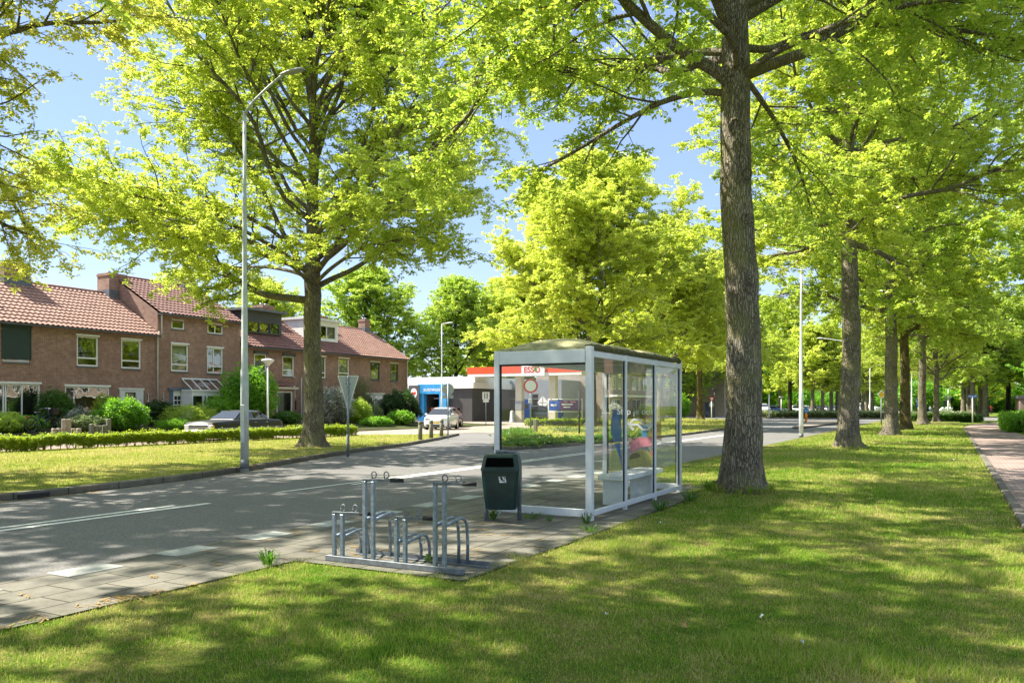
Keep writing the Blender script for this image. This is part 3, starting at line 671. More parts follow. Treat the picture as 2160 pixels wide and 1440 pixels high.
def grid_sheet(name, x0, x1, y0, y1, step, zf, mat, kind='structure'):
    nx = max(2, int((x1 - x0) / step) + 1); ny = max(2, int((y1 - y0) / step) + 1)
    X, Y = np.meshgrid(np.linspace(x0, x1, nx), np.linspace(y0, y1, ny)); Z = zf(X, Y)
    i = np.arange(ny - 1)[:, None] * nx; j = np.arange(nx - 1)[None, :]
    F = np.stack([i + j, i + j + 1, i + nx + j + 1, i + nx + j], -1).reshape(-1, 4)
    o = link_mesh(name, np_mesh(name, np.stack([X, Y, Z], -1).reshape(-1, 3), F, True), mat)
    return tag(o, kind=kind)
def poly_sheet(name, pts, z, mat, kind='structure', parent=None):
    m = MB(); m.add([(p[0], p[1], z) for p in pts], [list(range(len(pts)))])
    o = m.build(name, mat, parent)
    if kind: tag(o, kind=kind)
    return o
def slab(name, pts, z0, z1, mat, kind='structure'):
    m = MB(); m.prism([(p[0], p[1]) for p in pts], (0, 0, z1 - z0), (0, 0, z0), (1, 0, 0), (0, 1, 0))
    o = m.build(name, mat); tag(o, kind=kind); return o
# base sheet to the horizon
grid_sheet('ground', -900, 900, -300, 1500, 60, lambda X, Y: X * 0 - .06, G_FAR)
# main road, with the lane-side opening, and the roundabout
WX = -14.35
KERBL = [(-14.35, -60), (-14.35, 5), (-14.45, 9.5), (-14.9, 12.5), (-15.7, 15.2), (-17.0, 18.6), (-18.4, 22.6), (-19.6, 27.4), (-21.5, 32.5), (-23.9, 38.3), (-25.6, 42)]
ISL = [(-14.3, 26.6), (-13.7, 29.5), (-13.2, 36), (-13.0, 45), (-13.5, 56), (-14.6, 68), (-17, 80), (-22, 90), (-30, 97), (-34, 97), (-34, 72), (-27, 56), (-23.6, 44), (-21.8, 39), (-18.6, 33), (-16, 28.4), (-15.1, 26.6)]
poly_sheet('road', [(-60, -60), (-6.0, -60), (-6.0, 90), (0, 104), (60, 106), (60, 130), (0, 132), (-4, 150), (-4, 320), (-22, 320), (-22, 150), (-34, 130), (-90, 126), (-90, 112), (-36, 104), (-60, 60)], 0.0, ASPHALT)
slab('roundabout_island', [(-11 + 13 * math.cos(a), 118 + 11 * math.sin(a)) for a in np.linspace(0, 2 * math.pi, 33)[:-1]], -.05, .15, KERB)
poly_sheet('roundabout_grass', [(-11 + 12.6 * math.cos(a), 118 + 10.6 * math.sin(a)) for a in np.linspace(0, 2 * math.pi, 33)[:-1]], .16, G_FAR)
# splitter in the middle of the road
sp = [(-9.7, 60), (-9.2, 61), (-9.0, 72), (-8.8, 86), (-11.5, 90), (-13.2, 88), (-11.2, 74), (-10.0, 61)]
slab('splitter_island', sp, -.05, .12, KERB)
poly_sheet('splitter_paving', [(-9.65, 60.5), (-9.35, 61.5), (-9.2, 72), (-9.0, 85.5), (-11.5, 89.6), (-12.9, 87.8), (-11.0, 74), (-9.9, 61.5)], .124, FORE)
# lane of the side road, forecourt, service lane (all flush sheets, each above the one below)
poly_sheet('forecourt', [(-70, 35), (-33, 33.5), (-28.5, 33.2), (-25.2, 42.5), (-21.9, 41.6), (-22.9, 43.2), (-27, 56), (-31.5, 72), (-31, 96), (-70, 96)], .012, FORE)
poly_sheet('service_lane', [(-33.2, -20), (-28.0, -20), (-28.0, 33.2), (-33.2, 33.6)], .056, LANE)
# left verge: a slab with a kerb along the road
ve = [(-14.5, -60), (-14.5, 5), (-14.6, 9.5), (-15.05, 12.6), (-15.84, 15.3), (-17.14, 18.65), (-18.54, 22.65), (-19.74, 27.4), (-21.6, 32.4), (-23.5, 36.6), (-27.6, 33.6), (-28, 33.2), (-28, -60)]
slab('verge', ve, -.05, .12, G_VERGE)
poly_sheet('garden_ground', [(-33.2, -20), (-33.2, 34), (-31.5, 36), (-60, 36), (-60, -20)], .02, G_SOIL)
def strip_solid(name, path, wdt, z0, z1, mat, kind='structure', side=1):
    P = [Vector((p[0], p[1], 0)) for p in path]; L = []
    for i, p in enumerate(P):
        t = (P[min(i + 1, len(P) - 1)] - P[max(i - 1, 0)]).normalized(); n = Vector((-t.y, t.x, 0)) * side
        L.append((p, p + n * wdt))
    secs = [[(a.x, a.y, z0), (a.x, a.y, z1 - .02), (a.x + (b.x - a.x) * .12, a.y + (b.y - a.y) * .12, z1), (b.x, b.y, z1), (b.x, b.y, z0)] for a, b in L]
    m = MB(); m.loft(secs, True, True, False); return tag(m.build(name, mat), kind=kind)
strip_solid('kerb', KERBL[:-1], .16, -.03, .125, KERB, side=1)
ISLK = ISL[:9]
strip_solid('island_kerb', list(reversed(ISL[-4:])) [::-1] + ISLK, .16, -.03, .12, KERB, side=1)
gi = [(p[0], p[1]) for p in ISL]
cxi = (-20, 55)
slab('island_ground', [(p[0] + (-.08 if p[0] > -18 else .0), p[1] + .1) for p in gi], -.05, .115, G_VERGE)
# raised green mound of ground cover on the corner of the side road
# garden rise up to the house fronts
grid_sheet('garden_rise', -60, -33.2, -20, 62, .8, lambda X, Y: terr(X, Y), G_SOIL)
# right-hand lawn, bus stop paving, path
def lawn_z(X, Y): return .012 + .03 * (vnoise(X, Y, .45, 3) - .5) * smooth01((X + 6.1) / 1.2) * smooth01((.75 - X) / .5) + .07 * np.exp(-((X + 3.42) ** 2 + (Y - 15.39) ** 2) / 1.2) + .09 * np.exp(-((X + 3.36) ** 2 + (Y - 33.2) ** 2) / 2.2)
grid_sheet('lawn', -6.75, .84, -8, 97, .22, lawn_z, G_LAWN)
grid_sheet('lawn_beyond_path', 3.45, 60, -8, 104, 3, lambda X, Y: X * 0 + .01, G_FAR)
poly_sheet('path', [(.98, -8), (3.5, -8), (3.5, 70), (4.6, 80), (7.2, 90), (11, 99), (8.6, 101), (4.4, 93), (1.8, 82), (.98, 72)], .02, PATH)
strip_solid('path_kerb', [(.84, -8), (.84, 30), (.80, 66)], .14, -.03, .062, KERB, side=-1)
strip_solid('path_end_kerb', [(.80, 66), (2.0, 69.5), (3.6, 72)], .14, -.03, .07, KERB, side=1)
# pavers along the bus bay, every second edge block white
poly_sheet('bus_stop_paving', [(-7.68, -20), (-6.05, -20), (-6.05, 6.45), (-3.98, 6.45), (-3.98, 15.9), (-6.3, 18.5), (-7.68, 21)], .028, PAVER)
for i in range(14):
    y = 2.4 + i * 1.2
    t = MB(); t.box(-7.69, -7.34, y + .005, y + .595, .0, .034); o = t.build('edge_block', PAVER_W)
    tag(o, 'pale white edge block in the paving strip along the road', 'paving block', 'white edge blocks along the bus stop')
# dirt strip by the shelter foot
# road markings
def mark(name, x0, x1, y0, y1, z=.006):
    m = MB(); m.add([(x0, y0, z), (x1, y0, z), (x1, y1, z), (x0, y1, z)], [(0, 1, 2, 3)]); return tag(m.build(name, PAINT), kind='structure')
mark('road_marking', -11.34, -11.22, -30, 9.2); mark('road_marking', -11.08, -10.94, -30, 9.7)
mark('road_marking', -11.30, -11.20, 11.5, 58); 
for y in (13.4,): mark('road_marking', -11.06, -10.94, y, 58)
m = MB(); m.box(-14.345, -14.30, 8.45, 9.0, .01, .10); o = m.build('gully_grate', BLACK); tag(o, 'dark storm drain mouth set in the kerb of the left verge', 'drain')
# ------------------------------------------------------------------ grass blades (nobody could count them)
def in_poly(X, Y, poly):
    c = np.zeros(len(X), bool); n = len(poly)
    for i in range(n):
        x1, y1 = poly[i]; x2, y2 = poly[(i + 1) % n]
        if y1 == y2: continue
        k = ((y1 > Y) != (y2 > Y)) & (X < (x2 - x1) * (Y - y1) / (y2 - y1) + x1); c ^= k
    return c
def blades(name, N, sampler, keep, zf, mat, h0, w0, seed, dens, lean=.9):
    rng = np.random.default_rng(seed); X, Y = sampler(rng, N)
    Z = FX * X + FY * Y; L = RX * X + RY * Y
    k = keep(X, Y) & (Z > 3.5) & (np.abs(L) < Z * .66 + .4)
    k &= rng.random(N) < dens(X, Y, Z)
    X, Y, Z = X[k], Y[k], Z[k]; n = len(X)
    tuft = vnoise(X, Y, 2.3, 5) * .6 + vnoise(X, Y, 7.0, 6) * .4
    h = h0(Z) * rng.uniform(.5, 1.15, n) * (.45 + 1.1 * tuft ** 1.3)
    lush = vnoise(X, Y, .9, 11); h *= 1 + 1.3 * np.clip((lush - .74) / .2, 0, 1)
    wd = w0(Z) * rng.uniform(.7, 1.3, n)
    az = rng.uniform(0, 6.283, n); ln = rng.normal(0, .5, n) + lean; a2 = az + rng.normal(0, .5, n)
    g = zf(X, Y) - .004
    P = np.stack([X, Y, g], -1); S = np.stack([-np.sin(az), np.cos(az), np.zeros(n)], -1) * wd[:, None] / 2
    T = P + np.stack([np.cos(a2) * np.sin(ln * .6) * h, np.sin(a2) * np.sin(ln * .6) * h, np.abs(np.cos(ln * .6)) * h], -1)
    V = np.stack([P - S, P + S, T], 1).reshape(-1, 3)
    o = link_mesh(name, np_mesh(name, V, np.arange(3 * n).reshape(n, 3)), mat); tag(o, kind='stuff'); return o
def pad(X, Y):      # the paved pad eats into the lawn with a ragged overgrown edge
    e = (vnoise(X, Y, 6, 9) - .5) * .16
    return ~(((X < -6.13 + 1.6 * e) & (X > -8)) | ((X < -4.06 + 1.6 * e) & (X < -3.95) & (Y > 6.56 - 1.2 * e) & (Y < 15.95 + e)))
def lawn_keep(X, Y): return pad(X, Y) & (X > -6.75) & (X < .83) & ((X > -6.2) | (Y > 17.8))
def samp_box(x0, x1, y0, y1):
    return lambda r, n: (r.uniform(x0, x1, n), r.uniform(y0, y1, n))
blades('grass', 330000, samp_box(-6.2, 1.0, 2.5, 12.5), lawn_keep, lawn_z, BLADE, lambda Z: .030 + .0022 * Z, lambda Z: .0035 + .0005 * Z, 1, lambda X, Y, Z: np.clip(70 / Z ** 2, .30, 1), 1.1)
blades('grass', 150000, samp_box(-6.6, .9, 12.4, 30), lawn_keep, lawn_z, BLADE, lambda Z: .032 + .0022 * Z, lambda Z: .0045 + .0006 * Z, 2, lambda X, Y, Z: np.clip(300 / Z ** 2, .2, 1))
blades('grass', 70000, samp_box(-6.7, .9, 30, 75), lawn_keep, lawn_z, BLADE, lambda Z: .05 + .0012 * Z, lambda Z: .012 + .0005 * Z, 3, lambda X, Y, Z: np.clip(1600 / Z ** 2, .15, 1))
VE = [(p[0], p[1]) for p in ve]
blades('verge_grass', 170000, samp_box(-28, -14.4, 6, 37), lambda X, Y: in_poly(X, Y, VE) & ~((X < -27.4)), lambda X, Y: X * 0 + .12, BLADE_V, lambda Z: .035 + .001 * Z, lambda Z: .008 + .0005 * Z, 4, lambda X, Y, Z: np.clip(500 / Z ** 2, .3, 1))
blades('verge_grass', 90000, samp_box(-34, -13, 26, 98), lambda X, Y: in_poly(X, Y, ISL), lambda X, Y: X * 0 + .115, BLADE_V, lambda Z: .05 + .0014 * Z, lambda Z: .012 + .0006 * Z, 5, lambda X, Y, Z: np.clip(2200 / Z ** 2, .2, 1))
# taller tufts and weeds
def weed(name, loc, n, hgt, spread, label, seed, mat=None, wd=.012):
    rng = np.random.default_rng(seed); V = []; F = []
    for i in range(n):
        az = rng.uniform(0, 6.28); r0 = rng.uniform(0, spread * .35); b = np.array([math.cos(az) * r0, math.sin(az) * r0, 0]); h = hgt * rng.uniform(.5, 1.1); out = spread * rng.uniform(.3, 1)
        d = np.array([math.cos(az), math.sin(az), 0]); s = np.array([-d[1], d[0], 0]) * wd * rng.uniform(.6, 1.3)
        p1 = b + d * out * .4 + np.array([0, 0, h * .8]); p2 = b + d * out + np.array([0, 0, h * rng.uniform(.5, 1.0)])
        k = len(V); V += [b - s * .6, b + s * .6, p1 + s, p1 - s, p2]; F += [(k, k + 1, k + 2, k + 3), (k + 3, k + 2, k + 4)]
    me = bpy.data.meshes.new(name); me.from_pydata([tuple(v) for v in V], [], F); me.update()
    o = link_mesh(name, me, mat or LEAF['dark']); o.location = loc; tag(o, label, 'weed'); return o
weed('dandelion', (-5.75, 10.10, .03), 26, .16, .17, 'leafy green weed at the foot of the litter bin', 1)
weed('grass_tuft', (-5.30, 10.42, .03), 40, .10, .30, 'sprawling grass tuft right of the litter bin posts', 2, wd=.006)
weed('grass_tuft', (-4.42, 10.38, .03), 40, .17, .16, 'grass tuft against the near corner post of the shelter', 3, wd=.006)
weed('grass_tuft', (-6.12, 6.15, .03), 60, .16, .20, 'upright grass tuft at the paving edge left of the bicycle rack', 4, wd=.007)
weed('dandelion', (-4.75, 7.02, .03), 14, .10, .07, 'small bright weed between the bicycle rack rails', 5)
weed('grass_tuft', (-4.10, 9.75, .02), 60, .10, .26, 'low grass clump at the paved corner in front of the shelter', 6, wd=.006)
weed('dandelion', (-4.96, 10.34, .03), 14, .09, .09, 'small weed below the shelter end pane', 7)
weed('grass_tuft', (-3.95, 12.2, .03), 70, .20, .3, 'long grass along the back of the shelter, nearest its middle', 8, wd=.006)
weed('grass_tuft', (-3.9, 13.6, .03), 70, .22, .3, 'long grass along the back of the shelter towards the oak', 9, wd=.006)
weed('grass_tuft', (-4.05, 15.5, .03), 70, .24, .3, 'long grass between the far shelter corner and the oak trunk', 10, wd=.006)
rg6 = random.Random(8)
for i in range(16):
    a = i * .393; weed('grass_tuft', (-3.42 + .52 * math.cos(a) + rg6.uniform(-.08, .08), 15.39 + .52 * math.sin(a) + rg6.uniform(-.08, .08), .06), 34, rg6.uniform(.10, .2), .16, 'longer grass growing round the foot of the knotted oak', 60 + i, mat=BLADE, wd=.006)['group'] = 'grass round the knotted oak'
# fallen catkins lying in the joints of the paving and along the kerb
rng = np.random.default_rng(77); cm = MB()
def litter(x, y, z, r, n):
    for _ in range(n):
        a = rng.uniform(0, 6.28); px, py = x + rng.normal(0, r), y + rng.normal(0, r * .6); l = rng.uniform(.015, .04); d = Vector((math.cos(a), math.sin(a), 0)) * l; s = Vector((-d.y, d.x, 0)) * .16
        p = Vector((px, py, z + rng.uniform(.002, .014)))
        cm.add([p - d - s, p + d - s, p + d + s, p - d + s], [(0, 1, 2, 3)])
for i in range(30): litter(rng.uniform(-7.4, -6.0), rng.uniform(3.4, 11), .03, rng.uniform(.03, .10), 9)
for i in range(22): litter(rng.uniform(-6, -4.1), rng.uniform(6.8, 10.2), .03, rng.uniform(.04, .10), 14)
for i in range(12): litter(-6.12 + rng.normal(0, .03), rng.uniform(3.4, 5.0), .03, .07, 12)
for i in range(30): litter(-14.28, rng.uniform(5, 12), .004, .06, 14)
for i in range(130):
    t = rng.uniform(0, 1); k = int(t * 4); P = [(-14.95, 12.5), (-15.65, 15.2), (-16.95, 18.6), (-18.3, 22.6), (-19.5, 27.4), (-21.4, 32.5)]
    f = t * 4 - k; litter(P[k][0] * (1 - f) + P[k + 1][0] * f, P[k][1] * (1 - f) + P[k + 1][1] * f, .012 if rng.random() < .4 else .13, .12, 12)
for i in range(60): litter(.92 + rng.normal(0, .1), rng.uniform(12, 40), .03, .12, 12)
o = cm.build('fallen_catkins', LITTER); tag(o, kind='stuff')
# ------------------------------------------------------------------ brick houses on the left
def wb(mb, name, mat, parent):
    """links a mesh given in world coordinates under its thing (or under a part of it)"""
    o = mb.build(name, mat, parent)
    if parent is not None and parent.parent is None: o.location = -Vector(parent.location)
    return o
HX = -40.3
def F(px0, px1, pyt, pyb, X=HX):
    ya, yb = on_x(px0, X), on_x(px1, X); c = (px0 + px1) / 2; yc = on_x(c, X)
    return ya, yb, z_at(c, pyb, X, yc), z_at(c, pyt, X, yc)
def pantiles(y0, y1, xe, ze, xr, zr, tw=.27, row=.38, amp=.05):
    n = max(2, round((y1 - y0) / tw)); per = 6; ny = n * per + 1; ys = np.linspace(y0, y1, ny)
    prof = np.array([0, .55, .95, 1.0, .55, .08]) * amp; pr = np.concatenate([np.tile(prof, n), [0]])
    L = math.hypot(xr - xe, zr - ze); m = max(2, int(round(L / row))); ux, uz = (xr - xe) / L, (zr - ze) / L; nx, nz_ = -uz, ux
    if nz_ < 0: nx, nz_ = -nx, -nz_
    rows = []
    for i in range(m):
        for s, h in ((L * i / m - (.0 if i else .05), .055), (L * (i + 1) / m, .004)):
            rows.append(np.stack([xe + ux * s + nx * (h + pr), ys, ze + uz * s + nz_ * (h + pr)], -1))
    rows = np.array(rows); r = len(rows); i = np.arange(r - 1)[:, None] * ny; j = np.arange(ny - 1)[None, :]
    Fc = np.stack([i + j, i + j + 1, i + ny + j + 1, i + ny + j], -1).reshape(-1, 4)
    return rows.reshape(-1, 3), Fc
def wall_face(mb, X, y0, y1, z0, z1, holes, depth=.14):
    """front wall facing +X with openings and their reveals"""
    ys = sorted({y0, y1, *[v for h in holes for v in h[:2]]}); zs = sorted({z0, z1, *[v for h in holes for v in h[2:]]})
    ys = [v for v in ys if y0 <= v <= y1]; zs = [v for v in zs if z0 <= v <= z1]
    for a, b in zip(ys, ys[1:]):
        for c, d in zip(zs, zs[1:]):
            my, mz = (a + b) / 2, (c + d) / 2
            if any(h[0] < my < h[1] and h[2] < mz < h[3] for h in holes): continue
            mb.quad((X, a, c), (X, b, c), (X, b, d), (X, a, d))
    for a, b, c, d in holes:
        c = max(c, z0); q = X - depth
        mb.quad((X, a, c), (X, a, d), (q, a, d), (q, a, c)); mb.quad((X, b, d), (X, b, c), (q, b, c), (q, b, d))
        mb.quad((X, a, d), (X, b, d), (q, b, d), (q, a, d)); mb.quad((X, b, c), (X, a, c), (q, a, c), (q, b, c))
def window(root, h, X, mat=None, fr=.075, trans=None, mull=(), curtain=None, sill=True, shutter=None, cm=None, lintel=False):
    mat = mat or WHITE; a, b, c, d = h; x1 = X - .03; x0 = X - .10; m = MB()
    m.box(x0, x1, a, a + fr, c, d); m.box(x0, x1, b - fr, b, c, d); m.box(x0, x1 + .002, a + fr, b - fr, d - fr, d); m.box(x0, x1 + .002, a + fr, b - fr, c, c + fr)
    if trans is not None:
        z = c + (d - c) * trans; m.box(x0 + .005, x1 - .003, a + fr, b - fr, z - .035, z + .035)
    for t in mull:
        y = a + (b - a) * t; m.box(x0 + .007, x1 - .005, y - .03, y + .03, c + fr, d - fr)
    if lintel: m.box(X - .02, X + .06, a - .05, b + .05, d + .002, d + .09)
    w_ = wb(m, 'window', mat, root)
    g = MB(); g.box(x0 + .03, x0 + .036, a + fr * .8, b - fr * .8, c + fr * .8, d - fr * .8); wb(g, 'pane', WGLASS, w_)
    if sill:
        s = MB(); s.box(X - .09, X + .05, a - .03, b + .03, c - .07, c - .002); wb(s, 'sill', LEADG, w_)
    if curtain:
        k = MB(); n = 24; z0, z1 = (c + .04, d - .04) if curtain is True else (c + (d - c) * curtain[2], c + (d - c) * curtain[3])
        y0, y1 = (a + .04, b - .04) if curtain is True else (a + (b - a) * curtain[0], a + (b - a) * curtain[1])
        pts = [(X - .22 + .02 * math.sin(i * 2.1), y0 + (y1 - y0) * i / n) for i in range(n + 1)]
        for (xa, ya), (xb, yb) in zip(pts, pts[1:]): k.quad((xa, ya, z0), (xb, yb, z0), (xb, yb, z1), (xa, ya, z1))
        wb(k, 'curtain', cm or CURTAIN, w_)
    if shutter:
        k = MB(); k.box(X - .01, X + .14, a - .05, b + .05, d - .02, d + .18)
        if shutter > .05:
            zz = d - (d - c) * shutter; n = int((d - zz) / .045)
            for i in range(n): k.box(X - .02, X + .025 + (.006 if i % 2 else 0), a - .02, b + .02, d - .02 - (i + 1) * .045, d - .02 - i * .045 - .004)
            k.box(X - .02, X + .05, a - .05, a - .005, zz, d); k.box(X - .02, X + .05, b + .005, b + .05, zz, d)
        wb(k, 'roller_shutter', cm if cm and shutter > .9 else (GREENSH if shutter > .5 else ANTH), w_)
    return w_
def house(label, y0, y1, eave, ridge, holes, chim=(), tile=None, xr=-44.3, xb=-48.3, X=HX, left_gable=True, skip=()):
    gz = .2; t = thing('brick_house', label, 'house', (X, y0, .42), 0, 'row of brick houses')
    y0 += .004; y1 -= .004; m = MB()
    wall_face(m, X, y0, y1, gz, eave, holes)
    m.quad((xb, y0, gz), (xb, y0, eave), (xb, y1, eave), (xb, y1, gz))
    for y in (y0, y1): m.add([(X, y, gz), (X, y, eave), (xr, y, ridge), (xb, y, eave), (xb, y, gz)], [(0, 1, 2, 3, 4)])
    m.box(X - .004, X + .018, y0, y1, eave - .46, eave - .37)
    w_ = wb(m, 'wall', BRICK, t)
    ov = .32; sl = (ridge - eave) / (xr - X); ze = eave - ov * abs(sl) * .6
    V, Fc = pantiles(y0 - .02, y1 + .02, X + ov, ze + .05, xr, ridge + .10)
    rme = np_mesh('roof', V, Fc, False); r = link_mesh('roof', rme, tile or TILE, t); r.location = -Vector(t.location)
    b = MB(); b.quad((xr, y0, ridge + .1), (xr, y1, ridge + .1), (xb - ov, y1, eave - .1), (xb - ov, y0, eave - .1))
    b.tube([(xr, y0, ridge + .12), (xr, y1, ridge + .12)], .11, 8); wb(b, 'ridge', tile or TILE, r)
    g = MB(); pts = [(X + ov - .02 + .075 * math.cos(a), .075 * math.sin(a)) for a in np.linspace(math.pi, 2 * math.pi, 8)]
    g.loft([[(x, y, ze + .02 + z) for x, z in pts] + [(x * 1 + (.008 if x > X + ov else -.008) * 0, y, ze + .028 + z * .85) for x, z in reversed(pts)] for y in (y0, y1)], True, True, True)
    g.box(X + .002, X + ov - .08, y0, y1, ze - .02, ze + .015); wb(g, 'gutter', LEADG, t)
    for (ya, yb, xa, xc, zb, zt) in chim:
        c = MB(); c.box(xa, xc, ya, yb, zb, zt); c.box(xa - .04, xc + .04, ya - .04, yb + .04, zt - .18, zt - .06); cc = wb(c, 'chimney', BRICK, r)
        f = MB(); f.box(xa - .09, xc + .12, ya - .09, yb + .09, zb - .02, zb + (ridge - zb) * .55 + .15)
        f = MB(); f.box(xa - .02, xc + .02, ya - .02, yb + .02, ridge - .28, ridge + .30); wb(f, 'flashing', LEADG, cc)
        for k in range(2): q = MB(); q.cyl(((xa + xc) / 2, ya + (yb - ya) * (.3 + .4 * k), zt), .11, .16, 10); wb(q, 'chimney_pot', ZINC, cc)
    return t
def pipe(root, y, z0, z1, X=HX, mat=None, off=.06):
    m = MB(); m.tube([(X + off + .05, y, z0), (X + off + .05, y, z1 - .25), (X + off + .18, y, z1)], .042, 8)
    for z in (z0 + 1.2, z0 + 3.2): m.tube([(X + off + .05, y, z - .03), (X + off + .05, y, z + .03)], .052, 8)
    return wb(m, 'drainpipe', mat or OFFWHITE, root)
# --- leftmost house
s0 = F(5, 63, 689, 763); g0 = F(-75, 85, 808, 889)
h = house('brick house at the left edge with dark green roller shutter and wide panes', 19.7, 25.7, 5.75, 8.2, [s0, g0])
window(h, s0, HX, OFFWHITE, shutter=.93, cm=GREENSH, sill=True)
window(h, g0, HX, WHITE, fr=.09, mull=(.25, .5, .53, .75), curtain=(.02, .98, .0, .95), lintel=True, cm=DARKROOM)  # dark sheet behind the panes, coloured as the darkness of the room
sk = MB(); sk.bbox(-42.5, -41.8, 22.6, 23.35, 6.95, 7.35, .02, None); wb(sk, 'roof_light', OFFWHITE, h)
# --- number 13
s1 = F(162, 207, 709, 772); s2 = F(256, 297, 717, 777); g1 = F(137, 231, 815, 883); d1 = F(253, 300, 822, 897); sl1 = F(310, 315, 828, 847)
h = house('brick house with white framed picture window and dark glazed door in white surround', 25.7, 31.75, 5.75, 8.2, [s1, s2, g1, d1, sl1],
          chim=[(25.1, 26.5, -44.9, -43.8, 7.4, 9.25), (31.1, 32.3, -44.8, -43.7, 7.4, 9.5)])
window(h, s1, HX, trans=.27, lintel=True); window(h, s2, HX, trans=.27, lintel=True)
window(h, g1, HX, fr=.08, lintel=True, sill=True); window(h, sl1, HX, fr=.03, sill=True)
m = MB(); a, b_, c, d = d1
m.box(HX - .05, HX + .05, a - .04, a + .30, c - .1, d); m.box(HX - .05, HX + .05, b_ - .42, b_ + .04, c - .1, d); m.box(HX - .05, HX + .07, a - .1, b_ + .1, d + .002, d + .10)
m.box(HX - .05, HX + .03, a + .30, b_ - .42, d - .14, d - .001)
dr = wb(m, 'door', OFFWHITE, h); m = MB(); ya, yb = a + .32, b_ - .44
m.box(HX - .12, HX - .06, ya, yb, c - .1, d - .15); wb(m, 'door_leaf', plain('dark_door', (.10, .075, .055), .4, 0, .3, 5), dr)
m = MB()
for i in range(3):
    for j in range(3): m.box(HX - .058, HX - .05, ya + .1 + i * (yb - ya - .16) / 3, ya + .06 + (i + 1) * (yb - ya - .16) / 3, c + .75 + j * .36, c + 1.07 + j * .36)
wb(m, 'door_pane', plain('leaded_pane', (.28, .25, .20), .15, 0, .4, 4), dr)
text_part('13', .17, LEADG, h, Vector((HX + .054, b_ - .19, c + 1.42)) - Vector(h.location), (R(90), 0, R(90)), name='house_number')
m = MB(); m.bbox(HX + .02, HX + .16, a - .34, a - .18, c + 1.25, c + 1.55, .03); m.box(HX, HX + .06, a - .30, a - .22, c + 1.5, c + 1.62); wb(m, 'wall_lantern', BLACK, h)
pipe(h, 31.68, .6, 5.9, mat=OFFWHITE)
# --- taller house with porch
t1 = F(362, 389, 674, 694); t2 = F(438, 470, 682, 704); u1 = F(361, 397, 726, 783); u2 = F(437, 470, 734, 787); d2 = F(357, 403, 823, 896); sl2 = F(343, 347, 828, 847)
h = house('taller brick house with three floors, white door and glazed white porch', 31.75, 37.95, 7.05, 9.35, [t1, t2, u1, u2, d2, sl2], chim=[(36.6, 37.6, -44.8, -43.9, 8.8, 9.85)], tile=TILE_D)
window(h, t1, HX, fr=.07); window(h, t2, HX, fr=.07, mull=(.5,)); window(h, u1, HX, trans=.25, lintel=True, curtain=True); window(h, u2, HX, trans=.27, mull=(.42,), lintel=True, curtain=(.0, 1, .27, .95)); window(h, sl2, HX, fr=.03)
a, b_, c, d = d2; m = MB(); m.box(HX - .06, HX + .03, a, a + .26, c - .1, d); m.box(HX - .06, HX + .03, b_ - .38, b_, c - .1, d); m.box(HX - .06, HX + .12, a - .12, b_ + .12, d + .002, d + .14)
dr = wb(m, 'door', BLUEGREY, h); ya, yb = a + .27, b_ - .39; m = MB(); m.box(HX - .1, HX - .045, ya, yb, c - .1, d - .01)
lf = wb(m, 'door_leaf', WHITE, dr); m = MB()
for i in range(3):
    for j in range(3): m.box(HX - .044, HX - .038, ya + .1 + i * (yb - ya - .2) / 3 + .02, ya + .1 + (i + 1) * (yb - ya - .2) / 3 - .02, c + .95 + j * .27, c + 1.17 + j * .27)
m.box(HX - .044, HX - .02, yb - .1, yb - .06, c + .8, c + .9); m.box(HX - .044, HX - .034, ya + .2, yb - .2, c + .72, c + .76); wb(m, 'door_pane', BLACK, dr)
px0, px1 = on_x(404, HX + .9), on_x(478, HX + .9); z1 = 2.5; m = MB(); xa = HX + .003; xf = HX + .95
m.box(xa, xf, px0, px0 + .08, .45, z1); m.box(xa, xf, px1 - .08, px1, .45, z1); m.box(xf - .08, xf, px0 + .08, px1 - .08, z1 - .28, z1); m.box(xf - .08, xf, px0 + .08, px1 - .08, .45, .75)
for t in (.32, .42, .78): y = px0 + (px1 - px0) * t; m.box(xf - .08, xf - .002, y - .06, y + .06, .75, z1 - .28)
m.box(xa, xf + .05, px0 - .05, px1 + .05, z1 + .002, z1 + .1)
po = wb(m, 'porch', WHITE, h); m = MB()
zt = 3.25
for t in (0, .25, .5, .75, 1): y = px0 + (px1 - px0) * t; m.tube([(xf, y, z1 + .1), (xa + .05, y, zt)], .03, 6)
m.tube([(xa + .06, px0, zt), (xa + .06, px1, zt)], .05, 6); wb(m, 'porch_rafters', WHITE, po)
m = MB(); m.quad((xf, px0, z1 + .09), (xf, px1, z1 + .09), (xa + .05, px1, zt - .01), (xa + .05, px0, zt - .01)); m.add([(xf, px0, z1 + .1), (xa + .05, px0, zt), (xa + .05, px0, z1 + .1)], [(0, 1, 2)]); m.box(xf - .05, xf - .045, px0 + .08, px1 - .08, .75, z1 - .28); wb(m, 'porch_glass', WGLASS, po)
m = MB(); m.box(xa + .2, xa + .25, px0 + .1, px0 + .9, .75, z1 - .3); wb(m, 'blind', plain('grey_blind', (.30, .36, .38), .8, 0, .1, 3), po)
pipe(h, 31.95, 5.6, 7.1)
